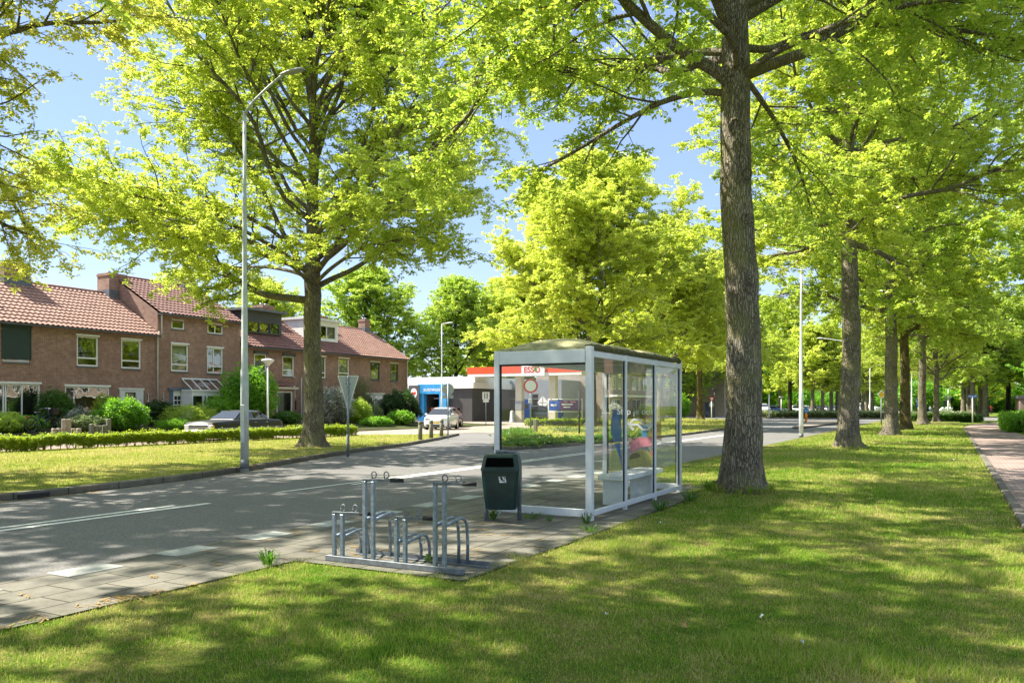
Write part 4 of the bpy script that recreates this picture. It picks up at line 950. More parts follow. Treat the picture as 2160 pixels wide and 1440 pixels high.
# --- house with the dark dormer
u1 = F(536, 562, 746, 783); u2 = F(596, 620, 751, 793)
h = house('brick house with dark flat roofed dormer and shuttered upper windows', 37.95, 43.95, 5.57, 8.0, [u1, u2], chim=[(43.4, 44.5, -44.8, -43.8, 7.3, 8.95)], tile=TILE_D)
window(h, u1, HX, shutter=.01, curtain=(.0, 1, .0, .7)); window(h, u2, HX, shutter=.01, trans=.3, curtain=(.0, 1, .05, .65))
dx = -41.4; ya, yb = on_x(519, dx), on_x(594, dx); yc = (ya + yb) / 2; zt, zb = z_at(556, 658, dx, yc), z_at(556, 704, dx, yc)
m = MB(); zw0, zw1 = z_at(556, 701, dx, yc), z_at(556, 681, dx, yc); wy = [(on_x(a_, dx), on_x(b__, dx)) for a_, b__ in ((523, 546), (548, 569), (571, 588))]
hs = [(p, q, zw0, zw1) for p, q in wy]; wall_face(m, dx, ya, yb, zb, zt, hs, .08)
m.quad((dx, ya, zb), (dx, ya, zt), (-44.6, ya, zt), (-44.6, ya, zb)); m.quad((dx, yb, zb), (dx, yb, zt), (-44.6, yb, zt), (-44.6, yb, zb))
dm = wb(m, 'dormer', ANTH, h); m = MB(); m.box(-45, dx + .28, ya - .25, yb + .28, zt + .002, zt + .16); wb(m, 'dormer_roof', LEADG, dm)
m = MB()
for p, q in wy: m.box(dx - .05, dx - .045, p, q, zw0, zw1)
wb(m, 'pane', WGLASS, dm)
bx = HX + .8; ya, yb = on_x(560, bx), on_x(622, bx); m = MB(); wall_face(m, bx, ya, yb, .3, 2.75, [(on_x(584, bx), on_x(617, bx), .95, 2.6)], .1); m.quad((HX + .003, ya, .3), (bx, ya, .3), (bx, ya, 2.75), (HX + .003, ya, 2.75)); m.quad((HX + .003, yb, .3), (bx, yb, .3), (bx, yb, 2.75), (HX + .003, yb, 2.75))
bw = wb(m, 'bay', BRICK, h)
m = MB(); m.box(HX + .004, bx + .2, ya - .12, yb + .15, 2.752, 2.9); wb(m, 'bay_cornice', CREAM, bw)
V, Fc = pantiles(ya - .1, yb + .12, bx + .2, 2.93, HX + .02, 3.3); o = link_mesh('bay_roof', np_mesh('bay_roof', V, Fc), TILE_D, bw)
window(h, (on_x(584, bx), on_x(617, bx), .95, 2.6), bx, curtain=(.05, .6, .02, .98))
pipe(h, on_x(629, bx) - .3, .4, 2.9, X=bx - .2, mat=OFFWHITE); pipe(h, 43.88, .4, 5.6, mat=LEADG)
m = MB(); m.box(HX + .01, HX + .10, 42.75, 42.98, 1.35, 2.0); wb(m, 'letter_box', BLACK, h); m = MB(); m.box(HX + .01, HX + .05, 42.8, 42.93, 1.2 + 1.0, 3.0); wb(m, 'slit_window', WHITE, h)
# --- house with the white dormer
u0 = F(664, 687, 752, 797); u1 = F(714, 736, 756, 797); g2 = F(676, 748, 829, 876)
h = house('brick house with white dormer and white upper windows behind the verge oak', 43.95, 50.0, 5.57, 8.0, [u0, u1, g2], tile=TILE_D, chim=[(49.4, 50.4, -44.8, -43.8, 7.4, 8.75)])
window(h, u0, HX, trans=.25, curtain=(.0, 1, .25, .95), lintel=True); window(h, u1, HX, trans=.25, curtain=(.0, 1, .25, .95), lintel=True); window(h, g2, HX, mull=(.55,), lintel=True, curtain=(0, .3, 0, 1))
dx = -41.5; ya, yb = on_x(645, dx), on_x(713, dx); yc = (ya + yb) / 2; zt, zb = z_at(680, 677, dx, yc), z_at(680, 719, dx, yc); hw = (on_x(676, dx), on_x(709, dx), z_at(692, 716, dx, on_x(692, dx)), z_at(692, 687, dx, on_x(692, dx)))
m = MB(); wall_face(m, dx, ya, yb, zb, zt, [hw], .06); m.quad((dx, ya, zb), (dx, ya, zt), (-44.6, ya, zt), (-44.6, ya, zb)); m.quad((dx, yb, zb), (dx, yb, zt), (-44.6, yb, zt), (-44.6, yb, zb))
dm = wb(m, 'dormer', WHITE, h); m = MB(); m.box(-45, dx + .2, ya - .15, yb + .18, zt + .002, zt + .18); wb(m, 'dormer_roof', OFFWHITE, dm); window(h, hw, dx, mull=(.42,), sill=False, curtain=(.42, 1, 0, 1))
# --- end house
u0 = F(781, 801, 764, 802); u1 = F(823, 840, 767, 804); g2 = F(770, 811, 831, 876); g3 = F(821, 842, 834, 872)
h = house('end brick house with dark framed upper windows and a white drainpipe', 50.0, 56.3, 5.57, 8.0, [u0, u1, g2, g3], chim=[(55.2, 55.9, -44.6, -43.9, 7.4, 9.0)])
for q in (u0, u1): window(h, q, HX, ANTH, fr=.10, lintel=False, curtain=(0, 1, 0, .55))
for q in (u0, u1): m = MB(); m.box(HX - .02, HX + .03, q[0] - .05, q[1] + .05, q[3] + .004, q[3] + .1); wb(m, 'lintel', CREAM, h)
window(h, g2, HX, WHITE, lintel=True, mull=(.5,), curtain=(.5, 1, 0, 1)); window(h, g3, HX, WHITE, lintel=True)
pipe(h, 56.15, .3, 5.6, mat=OFFWHITE)
m = MB(); ys = on_x(839, HX)
for i in range(7): m.box(HX + .003, HX + .014, ys + i * .13, ys + i * .13 + .09 - .02 * (i % 3), 2.62, 2.74 + .03 * (i % 2))
wb(m, 'street_name', OFFWHITE, h)
# ------------------------------------------------------------------ shrubs and hedges
def bush_points(rng, n, rx, ry, rz, shell=.55):
    u = unit(rng.normal(0, 1, (n, 3))); r = rng.uniform(shell, 1.0, n) ** .7
    lump = 1 + .16 * np.sin(4 * np.arctan2(u[:, 1], u[:, 0]) + 2 * u[:, 2] + rng.uniform(0, 6)) + .10 * np.sin(9 * u[:, 0] + 7 * u[:, 1] + 5 * u[:, 2])
    P = u * (r * lump)[:, None] * np.array([rx, ry, rz]); P[:, 2] += rz
    return P[P[:, 2] > .02]
def shrub(name, label, loc, rx, ry, rz, n, leaf, lsize, seed, per=4, wid=.55, shell=.5, stems=6, group='garden shrubs', flat=.3, cat='shrub'):
    rng = np.random.default_rng(seed); t = thing(name, label, cat, loc, 0, group)
    o = link_mesh('foliage', leaves_mesh('foliage', bush_points(rng, n, rx, ry, rz, shell), rng, lsize, per, wid, flat, 0.0), leaf, t)
    tb = Tubes()
    for i in range(stems):
        a = rng.uniform(0, 6.28); e = np.array([math.cos(a) * rx * .55, math.sin(a) * ry * .55, rz * rng.uniform(1.0, 1.6)])
        tb.add(np.array([[0, 0, -.05], e * .45 + rng.normal(0, .04, 3), e]), np.array([.035, .022, .01]) * max(.5, rz), 5)
    link_mesh('stem', tb.mesh('stem'), BARK_D, t); return t
def gz(X, Y): return th(X, Y)
def at_x(px, X): Y = on_x(px, X); return (X, Y, gz(X, Y) - .02)
shrub('shrub', 'bright green rounded bush in front of the door with the white surround', at_x(258, -36.6), 1.15, 1.25, .78, 2600, LEAF['fresh'], .12, 1)
shrub('shrub', 'dark spreading evergreen between the drainpipe and the white door', at_x(338, -38.9), .7, 1.0, .72, 1500, LEAF['conifer'], .14, 2)
shrub('shrub', 'feathery green bush below the glazed porch', at_x(402, -37.4), 1.2, 1.5, .62, 2400, LEAF['mid'], .10, 3, wid=.3)
shrub('shrub', 'low grassy green bush left of the parked dark saloon', at_x(365, -36.3), .7, 1.0, .28, 1000, LEAF['fresh'], .10, 4, wid=.3)
shrub('tall_shrub', 'tall fresh green bush behind the grey lamp column', at_x(528, -37.8), 1.5, 1.9, 1.78, 5200, LEAF['fresh'], .15, 5, shell=.35)
shrub('shrub', 'bushy green shrub right of the porch behind the parked saloon', at_x(468, -37.9), 1.0, 1.3, .85, 2200, LEAF['fresh'], .12, 6)
shrub('shrub', 'dark climbing shrub between the wide panes and the picture window', at_x(118, -39.4), .7, .9, .95, 1700, LEAF['dark'], .13, 7)
shrub('shrub', 'pale pink flowering bush under the picture window', at_x(165, -38.6), .5, .8, .5, 1100, LEAF['blossom'], .12, 8)
shrub('shrub', 'yellow green airy shrub by the right end of the picture window', at_x(222, -38.0), .5, .6, .85, 700, LEAF['hedge'], .13, 9)
shrub('shrub', 'small leafy bush at the far left edge below the wide panes', at_x(12, -37.2), .9, 1.1, .42, 1300, LEAF['mid'], .12, 10)
shrub('shrub', 'low green plants beside the bicycle', at_x(58, -37.4), .6, .8, .34, 800, LEAF['fresh'], .12, 11)
shrub('shrub', 'low ferny growth behind the wooden palings', at_x(180, -36.4), .7, 1.2, .38, 1000, LEAF['grey'], .11, 12)
shrub('tall_shrub', 'white and lilac flowering bush right of the oak trunk', at_x(706, -37.6), 1.2, 1.7, 1.22, 4200, LEAF['blossom'], .13, 13, shell=.4)
shrub('shrub', 'leafy green bush behind the grey triangular sign post', at_x(748, -37.4), 1.1, 1.4, .85, 2600, LEAF['mid'], .12, 14)
shrub('tall_shrub', 'wispy olive brown shrub trained up the house wall', at_x(762, -39.6), .5, 1.3, 1.75, 1900, LEAF['grey'], .10, 15, wid=.3)
shrub('shrub', 'grey leaved shrub in front of the end house', at_x(785, -37.8), .8, 1.0, .7, 1500, LEAF['grey'], .10, 16, wid=.35)
shrub('tall_shrub', 'dense dark rounded evergreen at the corner of the end house', at_x(845, -38.0), 1.5, 1.75, 1.22, 5000, LEAF['conifer'], .13, 17, shell=.6)
shrub('shrub', 'light green bush in front of the dark rounded evergreen', at_x(846, -35.6), .9, 1.1, .52, 1700, LEAF['fresh'], .12, 18)
shrub('shrub', 'low green ground cover bush near the pavement', at_x(795, -35.4), .7, 1.6, .3, 1400, LEAF['fresh'], .11, 19)
shrub('shrub', 'small bush below the bay window of the dormer house', at_x(606, -37.4), .7, 1.1, .4, 1100, LEAF['dark'], .12, 20)
# clipped hedge between verge and lane, with the bare stems showing below
def hedge(label, path, wdt, z0, hgt, leaf, lsize, n, seed, bare=.2, name='hedge', stemgap=.33):
    rng = np.random.default_rng(seed); P = np.array(path, float); seg = np.linalg.norm(np.diff(P, axis=0), axis=1); s = np.concatenate([[0], np.cumsum(seg)])
    t = thing(name, label, 'hedge', (P[0, 0], P[0, 1], z0)); u = rng.uniform(0, s[-1], n)
    X = np.interp(u, s, P[:, 0]); Y = np.interp(u, s, P[:, 1]); k = np.clip(np.searchsorted(s, u) - 1, 0, len(seg) - 1); d = (P[1:] - P[:-1]) / seg[:, None]; nx, ny = -d[k, 1], d[k, 0]
    top = hgt * (1 + .10 * (vnoise(u, u * 0, 1.3, seed) - .5) + .10 * (vnoise(u, u * 0, 4.5, seed + 1) - .5)); bb = bare * hgt * (1 + 1.6 * (vnoise(u, u * 0, 2.2, seed + 2) - .5))
    v = rng.uniform(-1, 1, n); edge = rng.random(n) < .5; v = np.where(edge, np.sign(v) * rng.uniform(.75, 1.05, n), v); zz = bb + (top - bb) * rng.random(n) ** .75
    stray = rng.random(n) < .02; zz = np.where(stray, top * rng.uniform(1.0, 1.22, n), zz)
    X = X + nx * v * wdt / 2 - P[0, 0]; Y = Y + ny * v * wdt / 2 - P[0, 1]
    link_mesh('foliage', leaves_mesh('foliage', np.stack([X, Y, zz], -1), rng, lsize, 4, .6, .3, 0.0), leaf, t)
    tb = Tubes(); uu = 0
    while uu < s[-1]:
        x, y = np.interp(uu, s, P[:, 0]) - P[0, 0], np.interp(uu, s, P[:, 1]) - P[0, 1]
        for b in range(3):
            o = rng.normal(0, .10, 2); tb.add(np.array([[x, y, -.05], [x + o[0] * .4, y + o[1] * .4, hgt * .35], [x + o[0] * 1.4, y + o[1] * 1.4, hgt * .85]]), np.array([.014, .010, .005]), 4)
        uu += stemgap * rng.uniform(.7, 1.3)
    tag(link_mesh('stem', tb.mesh('stem'), BARK_D, t), kind='stuff'); return t
hedge('long low yellow green hedge along the far side of the verge', [(-27.75, 9), (-27.5, 16), (-27.2, 25), (-27.0, 33.0)], .55, .10, .50, LEAF['hedge'], .08, 21000, 5, .24)
hedge('clipped bright green hedge block right of the brick path', [(3.75, 57.5), (3.75, 68), (4.8, 73)], 1.3, .0, 1.0, LEAF['fresh'], .16, 5200, 6, .02)
hedge('second green hedge farther along the right edge of the path', [(6.0, 84), (11, 96), (20, 101)], 1.6, .0, 1.05, LEAF['fresh'], .22, 4200, 7, .02)
hedge('dark low hedge across the end of the lawn', [(-4.8, 98.5), (-1.0, 97.2), (2.6, 95.6)], 1.7, .0, .62, LEAF['dark'], .2, 4200, 8, .02)
hedge('yellow green low hedge in front of the forecourt banner', [(-29.0, 56.2), (-25.5, 57.0), (-22.9, 57.6)], .9, .1, .46, LEAF['hedge'], .13, 2600, 9, .02)
hedge('low olive hedge on the roundabout island', [(-22, 112), (-14, 109.6), (-4, 109.5), (2, 112)], 2.2, .15, .62, LEAF['grey'], .28, 5200, 10, .02)
# trailing ground cover on the point of the corner bed
def cover(name, path, wdt, h, leaf, ls, n, seed):
    rng = np.random.default_rng(seed); P = np.array(path, float); seg = np.linalg.norm(np.diff(P, axis=0), axis=1); s = np.concatenate([[0], np.cumsum(seg)]); u = rng.uniform(0, s[-1], n)
    X = np.interp(u, s, P[:, 0]) + rng.normal(0, wdt * .33, n); Y = np.interp(u, s, P[:, 1]) + rng.normal(0, wdt * .33, n); q = vnoise(X, Y, .9, seed)
    Z = .1 + h * (.25 + 1.0 * q) * rng.random(n) ** .6
    o = link_mesh(name, leaves_mesh(name, np.stack([X, Y, Z], -1), rng, ls, 4, .6, .35, .0), leaf); return tag(o, kind='stuff')
cover('ground_cover', [(-14.6, 27.4), (-14.4, 30), (-17, 32.5), (-19.4, 36.2), (-21.2, 40)], 1.0, .30, LEAF['dark'], .10, 6500, 3)
cover('ground_cover', [(-14.0, 31), (-13.8, 36), (-14.4, 41)], .7, .26, LEAF['dark'], .10, 4200, 4)
cover('ground_cover', [(-20, 43), (-17, 45), (-15, 46)], 1.2, .24, LEAF['grey'], .12, 2000, 5)
# weathered palings in the front garden
for i, (px, hh) in enumerate([(114, .52), (124, .52), (135.5, .92), (145, .92), (155, .5), (166, .5), (193, .68), (202, .62), (211, .6), (221, .62), (229, .9)]):
    X = -34.3; Y = on_x(px, X); m = MB(); m.bbox(-.09, .09, -.09, .09, -.05, hh, .03); o = m.build('wooden_post', WOOD if i < 6 else WOOD_G); o.location = (X, Y, gz(X, Y)); o.rotation_euler = (0, 0, .3 * i)
    tag(o, ['pale weathered paling post in the front garden behind the hedge', 'darker grey green paling post beside the bright green bush'][i >= 6], 'post', ['pale garden palings', 'dark garden palings'][i >= 6])
# lattice trellis beside the bay
m = MB(); yA, yB = on_x(636, -39.9), on_x(650, -39.9)
for i in range(-8, 9):
    for sgn in (1, -1):
        z0 = .5 + i * .22; m.tube([(-39.9, yA, z0), (-39.9, yB, z0 + sgn * (yB - yA))], .012, 4)
m.box(-39.92, -39.88, yA - .03, yA + .02, .3, 3.6); m.box(-39.92, -39.88, yB - .02, yB + .03, .3, 3.6); o = m.build('trellis', OFFWHITE); tag(o, 'pale diamond lattice trellis on the house wall left of the oak trunk', 'trellis')
# ------------------------------------------------------------------ bus shelter
sx0, sx1, sy0, sy1 = -6.03, -4.46, 10.64, 15.06; SZ = .03; top = 2.46
t = thing('bus_shelter', 'aluminium and glass bus shelter with mossy domed roof and white bench inside', 'bus shelter', (sx0, sy0, SZ))
ps = .085
def post(x, y, z0=.0, z1=top, p=ps):
    m = MB(); m.bbox(x, x + p, y, y + p, z0, z1, .006); return wb(m, 'post', ALU, t)
ym1, ym2 = on_x(1322, sx1), on_x(1384, sx1)
post(sx0, sy0); post(sx1 - ps, sy0, .0, top + .03, .095); post(sx0, sy1 - ps); post(sx1 - ps, sy1 - ps, .0, top + .03)
for y in (ym1, ym2): post(sx1 - .06, y - .03, .0, top - .02, .06)
def rail(x0, x1, y0, y1, z0, z1): m = MB(); m.bbox(x0, x1, y0, y1, z0, z1, .005); return wb(m, 'rail', ALU, t)
rail(sx0 + ps, sx1 - ps - .01, sy0 + .006, sy0 + .076, top - .20, top - .01)       # end beams
rail(sx0 + ps, sx1 - ps - .01, sy1 - .076, sy1 - .006, top - .20, top - .01)
rail(sx0 + ps, sx1 - ps - .01, sy0 + .01, sy0 + .07, .07, .18); rail(sx0 + ps, sx1 - ps - .01, sy1 - .07, sy1 - .01, .07, .18)
ye = [(sy0 + .097, ym1 - .032), (ym1 + .032, ym2 - .032), (ym2 + .032, sy1 - ps - .002)]
for a, b in ye: rail(sx1 - .062, sx1 - .004, a, b, top - .12, top - .03); rail(sx1 - .062, sx1 - .004, a, b, .08, .155)
rail(sx0 + .01, sx0 + .07, sy0 + ps + .002, sy1 - ps - .002, top - .17, top - .02)
for i in range(1, 3): y = (ym1, ym2)[i - 1]; rail(sx0 + .07, sx1 - .065, y - .025, y + .025, top - .12, top - .06)
def pane(x0, x1, y0, y1, z0, z1): m = MB(); m.box(x0, x1, y0, y1, z0, z1); return wb(m, 'glass_pane', GLASS, t)
pane(sx0 + ps - .005, sx1 - ps + .0, sy0 + .036, sy0 + .044, .17, top - .19)
fp = pane(sx0 + ps - .005, sx1 - ps, sy1 - .044, sy1 - .036, .17, top - .19)
for a, b in ye: pane(sx1 - .038, sx1 - .030, a - .004, b + .004, .15, top - .11)
def gasket(x0, x1, y0, y1, z0, z1): m = MB(); m.box(x0, x1, y0, y1, z0, z1); return wb(m, 'gasket', RUBBER, t)
gasket(sx0 + ps + .001, sx0 + ps + .022, sy0 + .03, sy0 + .05, .182, top - .202); gasket(sx0 + ps + .024, sx1 - ps - .012, sy0 + .03, sy0 + .05, top - .225, top - .202)
gasket(sx1 - ps - .028, sx1 - ps - .012, sy1 - .05, sy1 - .03, .182, top - .202); gasket(sx0 + ps + .001, sx0 + ps + .02, sy1 - .05, sy1 - .03, .182, top - .202)
for a, b in ye: gasket(sx1 - .044, sx1 - .024, b - .018, b - .001, .157, top - .122)
# roof: three shallow domes on a flat frame, moss on the eaves
m = MB(); m.box(sx0 + .03, sx1 - .01, sy0 + .08, sy1 - .08, top - .004, top + .035); rf = wb(m, 'roof', MOSS, t)
yb = [sy0 + .10, ym1, ym2, sy1 - .10]
for a, b in zip(yb, yb[1:]):
    m = MB(); n = 14; secs = []
    for i in range(n + 1):
        u = -1 + 2 * i / n; row = []
        for j in range(n + 1):
            v = -1 + 2 * j / n; h = .17 * max(0, (1 - abs(u) ** 2.4)) ** .7 * max(0, (1 - abs(v) ** 2.4)) ** .7
            row.append((sx0 + .1 + (sx1 - sx0 - .2) * (u + 1) / 2, a + .03 + (b - a - .06) * (v + 1) / 2, top + .037 + h))
        secs.append(row)
    m.loft(secs, False, False, True); wb(m, 'roof_dome', MOSS, rf)
m = MB(); rng = np.random.default_rng(5); n = 60
secs = []
for i in range(n + 1):
    y = sy0 + .10 + (sy1 - sy0 - .2) * i / n; k = rng.normal(0, .008); secs.append([(sx1 - .14, y, top + .036), (sx1 - .13, y, top + .062 + k), (sx1 - .03, y, top + .072 + k), (sx1 + .012 + k, y, top + .035), (sx1 + .008, y, top - .015 + k), (sx1 - .004, y, top - .02)])
m.loft(secs, True, True, True); wb(m, 'moss_eave', MOSS_D, rf)
# white concrete bench: its own thing, stands inside
bx0, bx1, by0, by1 = -5.06, -4.60, 12.35, 14.35
b = thing('bench', 'white bench with slab legs inside the bus shelter', 'bench', ((bx0 + bx1) / 2, by0, .03))
m = MB(); m.bbox(bx0, bx1, by0, by0 + .96, .44, .52, .008); wb(m, 'seat', CONC_W, b); m = MB(); m.bbox(bx0, bx1, by0 + .98, by1, .44, .52, .008); wb(m, 'seat', CONC_W, b)
m = MB(); m.bbox(bx0 + .04, bx1 - .03, by0 + .12, by0 + .24, .03, .438, .006); wb(m, 'leg', CONC_W, b)
m = MB(); m.prism([(bx0 + .04, .03), (bx1 - .03, .03), (bx1 - .03, .438), (bx0 + .04, .438)], (0, .10, 0), (0, by1 - .55, 0), (1, 0, 0), (0, 0, 1)); wb(m, 'leg', CONC_W, b)
m = MB(); m.prism([(.0, .0), (.48, .0), (.0, .38)], (.05, 0, 0), (bx0 + .2, by0 + .98, .04), (0, 1, 0), (0, 0, 1)); wb(m, 'brace', CONC_W, b)
# printed advert on the far end pane: coloured film shapes, wordmark and arrows sign
PY = sy1 - .05
def fx(px): t_ = (px - 1080) / 1720; Z = PY / (FY + t_ * RY); return Z * (FX + t_ * RX)
def fz(px, py): x = fx(px); return CAM_H - (py - 855) * (FX * x + FY * PY) / 1720
def film(name, pts, mat, k=0, z0=0):
    m = MB(); m.add([(fx(px), PY - k * .0016, fz(px, py)) for px, py in pts], [list(range(len(pts)))])
    o = wb(m, name, mat, ad); return o
def filmmat(name, c, a):
    b_ = NB(name); b_.col(b_.ramp(b_.noise(b_.coord('Object'), 9, 4, .7), [(.3, tuple(x * .75 for x in c)), (.7, tuple(min(1, x * 1.2) for x in c))])).set(Roughness=.5, Alpha=a); return b_.m
ad = thing('advert_film', 'see-through printed advert with white arrows sign on the far shelter pane', 'advert', (fx(1340), PY, .2))
ad_pts = dict
film('printed_leg', [(1294, 864), (1308, 862), (1310, 880), (1311, 905), (1311, 925), (1308, 940), (1313, 985), (1308, 966), (1296, 936), (1289, 915), (1288, 895), (1290, 880)], filmmat('film_denim', (.06, .16, .36), .92), 1)
film('printed_ground', [(1287, 950), (1300, 945), (1311, 985), (1311, 1000), (1287, 1000)], filmmat('film_lime', (.55, .60, .12), .55), 0)
film('printed_band', [(1287, 934), (1311, 930), (1311, 933), (1287, 937)], filmmat('film_yellow', (.75, .62, .08), .9), 2)
film('printed_jacket', [(1326, 935), (1336, 927), (1350, 922), (1366, 922), (1378, 921), (1380, 938), (1366, 941), (1352, 943), (1340, 950), (1328, 956), (1330, 944)], filmmat('film_pink', (.78, .26, .32), .92), 2)
film('printed_hand', [(1325, 921), (1335, 926), (1332, 934), (1325, 935)], filmmat('film_cream', (.72, .60, .42), .9), 2)
film('printed_bag', [(1326, 964), (1338, 953), (1352, 947), (1366, 950), (1375, 962), (1377, 975), (1370, 985), (1352, 991), (1334, 990), (1326, 982)], filmmat('film_olive', (.46, .43, .14), .92), 3)
film('printed_opening', [(1328, 962), (1336, 955), (1347, 955), (1352, 962), (1342, 966), (1329, 969)], filmmat('film_dark_olive', (.20, .18, .07), .95), 4)
film('printed_strap', [(1372, 950), (1381, 952), (1381, 980), (1373, 978)], filmmat('film_red', (.55, .12, .10), .85), 2)
film('printed_shirt', [(1352, 898), (1362, 890), (1368, 905), (1366, 922), (1354, 922)], filmmat('film_blue', (.10, .32, .60), .85), 1)
film('printed_rust', [(1366, 905), (1382, 890), (1394, 885), (1396, 930), (1380, 925), (1366, 922)], filmmat('film_rust', (.48, .20, .10), .7), 1)
film('printed_face', [(1352, 880), (1362, 874), (1378, 876), (1384, 890), (1372, 900), (1360, 898)], filmmat('film_brown', (.32, .16, .10), .7), 2)
film('printed_straw', [(1328, 918), (1346, 900), (1349, 902), (1331, 921)], filmmat('film_yellow', (.75, .62, .08), .9), 3)
# the arrows sign: two interlocked angular hooks
def stroke(pts, wd, k):
    m = MB(); P = [Vector((fx(a), fz(a, b_), 0)) for a, b_ in pts]; L = []; Rr = []
    for i, p in enumerate(P):
        d0 = (P[i] - P[i - 1]).normalized() if i else None; d1 = (P[i + 1] - P[i]).normalized() if i < len(P) - 1 else None
        d = ((d0 or d1) + (d1 or d0)).normalized(); n = Vector((-d.y, d.x, 0)); s = wd / max(.5, n.dot(Vector((-(d1 or d0).y, (d1 or d0).x, 0))))
        L.append(p + n * s / 2); Rr.append(p - n * s / 2)
    for i in range(len(P) - 1): m.quad(*[(q.x, PY - k * .0016, q.y) for q in (L[i], L[i + 1], Rr[i + 1], Rr[i])])
    return wb(m, 'arrows_sign', SIGNW, ad)
stroke([(1337, 907), (1327, 894), (1336, 884.5), (1349, 884.5), (1359, 896), (1374, 896)], .042, 6)
stroke([(1365, 884.5), (1375, 896), (1369, 905.5), (1356, 905.5), (1346, 895), (1330, 895)], .042, 7)
text_part('Stap je ook.', .168, SIGNW, ad, Vector((fx(1343), PY - .013, fz(1343, 868))) - Vector(ad.location), (R(90), 0, 0), bold=.001, name='slogan')
# ------------------------------------------------------------------ litter bin on its bent tube
bp = gp(1060, 1096, .03); t = thing('litter_bin', 'dark green litter bin with sticker hanging on a bent grey tube frame', 'litter bin', (bp.x, bp.y, .03), YAW * .82)
m = MB(); hw = .27
m.tube([(-.235, .0, -.06), (-.235, .0, .25)], .030, 10); m.build('leg', GALV_D, t)
m = MB(); arc = [(.235, .03, -.06), (.245, .03, .7), (.24, .03, .83), (.215, .03, .91), (.16, .03, .955), (.05, .03, .965), (-.1, .03, .96)]
m.tube(arc, .030, 10); m.build('frame', GALV_D, t)
def binsec(z, wx, y0, y1, c=.045): return [(-wx + c, y0, z), (wx - c, y0, z), (wx, y0 + c, z), (wx, y1 - c, z), (wx - c, y1, z), (-wx + c, y1, z), (-wx, y1 - c, z), (-wx, y0 + c, z)]
m = MB(); m.loft([binsec(.175, .20, -.26, -.03), binsec(.19, .215, -.275, -.01), binsec(.46, .24, -.33, .0), binsec(.72, .262, -.375, .0)], True, True, False); body = m.build('body', BINGREEN, t)
m = MB(); m.loft([binsec(.722, .268, -.385, .005), binsec(.755, .268, -.385, .005), binsec(.925, .235, -.27, .0), binsec(.945, .21, -.24, -.02)], True, True, False); lid = m.build('lid', BINGREEN, t)
m = MB(); m.add([(-.205, -.378, .783), (.195, -.378, .783), (.178, -.299, .899), (-.188, -.299, .899)], [(0, 1, 2, 3)]); m.build('slot', SLOT, lid)  # flat black patch, the dark of the opening put into its colour
m = MB(); sk = [(-.02, .645), (.075, .645), (.09, .56), (-.005, .56)]
m.add([(x, -.3545 - (z - .6) * .16 - .003, z) for x, z in sk], [(0, 1, 2, 3)]); m.build('sticker', plain('worn_sticker', (.62, .63, .62), .7, 0, .5, 30), body)
m = MB()
for pts in ([(.0, .642), (.03, .642), (.045, .60), (.012, .598)], [(.045, .64), (.068, .64), (.07, .61)], [(.02, .592), (.06, .60), (.075, .583), (.03, .580)]): m.add([(x, -.3555 - (z - .6) * .16 - .0035, z) for x, z in pts], [list(range(len(pts)))])
m.build('sticker_print', BLACK, body)
m = MB(); m.box(-.2, .2, -.02, .012, .30, .34); m.build('bracket', GALV_D, t)
# ------------------------------------------------------------------ bicycle rack
f0 = gp(690, 1174, .06); f1 = gp(978, 1205, .06); b0 = gp(748, 1162, .06); b1 = gp(1024, 1193, .06)
t = thing('bicycle_rack', 'galvanised bicycle rack with four stands on two floor rails', 'bicycle rack', (f0.x, f0.y, .03))
ax = (f1 - f0).normalized(); ax.z = 0; ay = Vector((-ax.y, ax.x, 0)); Lr = (f1 - f0).length; gap = (b0 - f0).dot(ay); boff = (b0 - f0).dot(ax); Lb = (b1 - b0).length
def RL(u, v, z): return ax * u + ay * v + Vector((0, 0, z))
MR = Matrix((( ax.x, ay.x, 0, 0), (ax.y, ay.y, 0, 0), (0, 0, 1, 0), (0, 0, 0, 1)))
m = MB(); m.bbox(0, Lr, -.035, .035, .0, .058, .004, MR); m.build('floor_rail', GALV_D, t)
m = MB(); m.box(boff, boff + Lb, gap - .03, gap + .03, .0, .012, MR); m.box(boff, boff + Lb, gap + .024, gap + .03, .012, .055, MR); m.build('floor_rail', GALV_D, t)
for k in range(3): m = MB(); m.bbox(.25 + k * .65, .42 + k * .65, -.10, .09, -.03, -.002, .006, MR); m.build('foot_plate', CONC, t)
def u_of(px, py): q = gp(px, py, .06) - f0; return q.dot(ax)
stands = [(u_of(716, 1173), .50), (u_of(779, 1180), .86), (u_of(849, 1186), .50), (u_of(926, 1196), .86)]
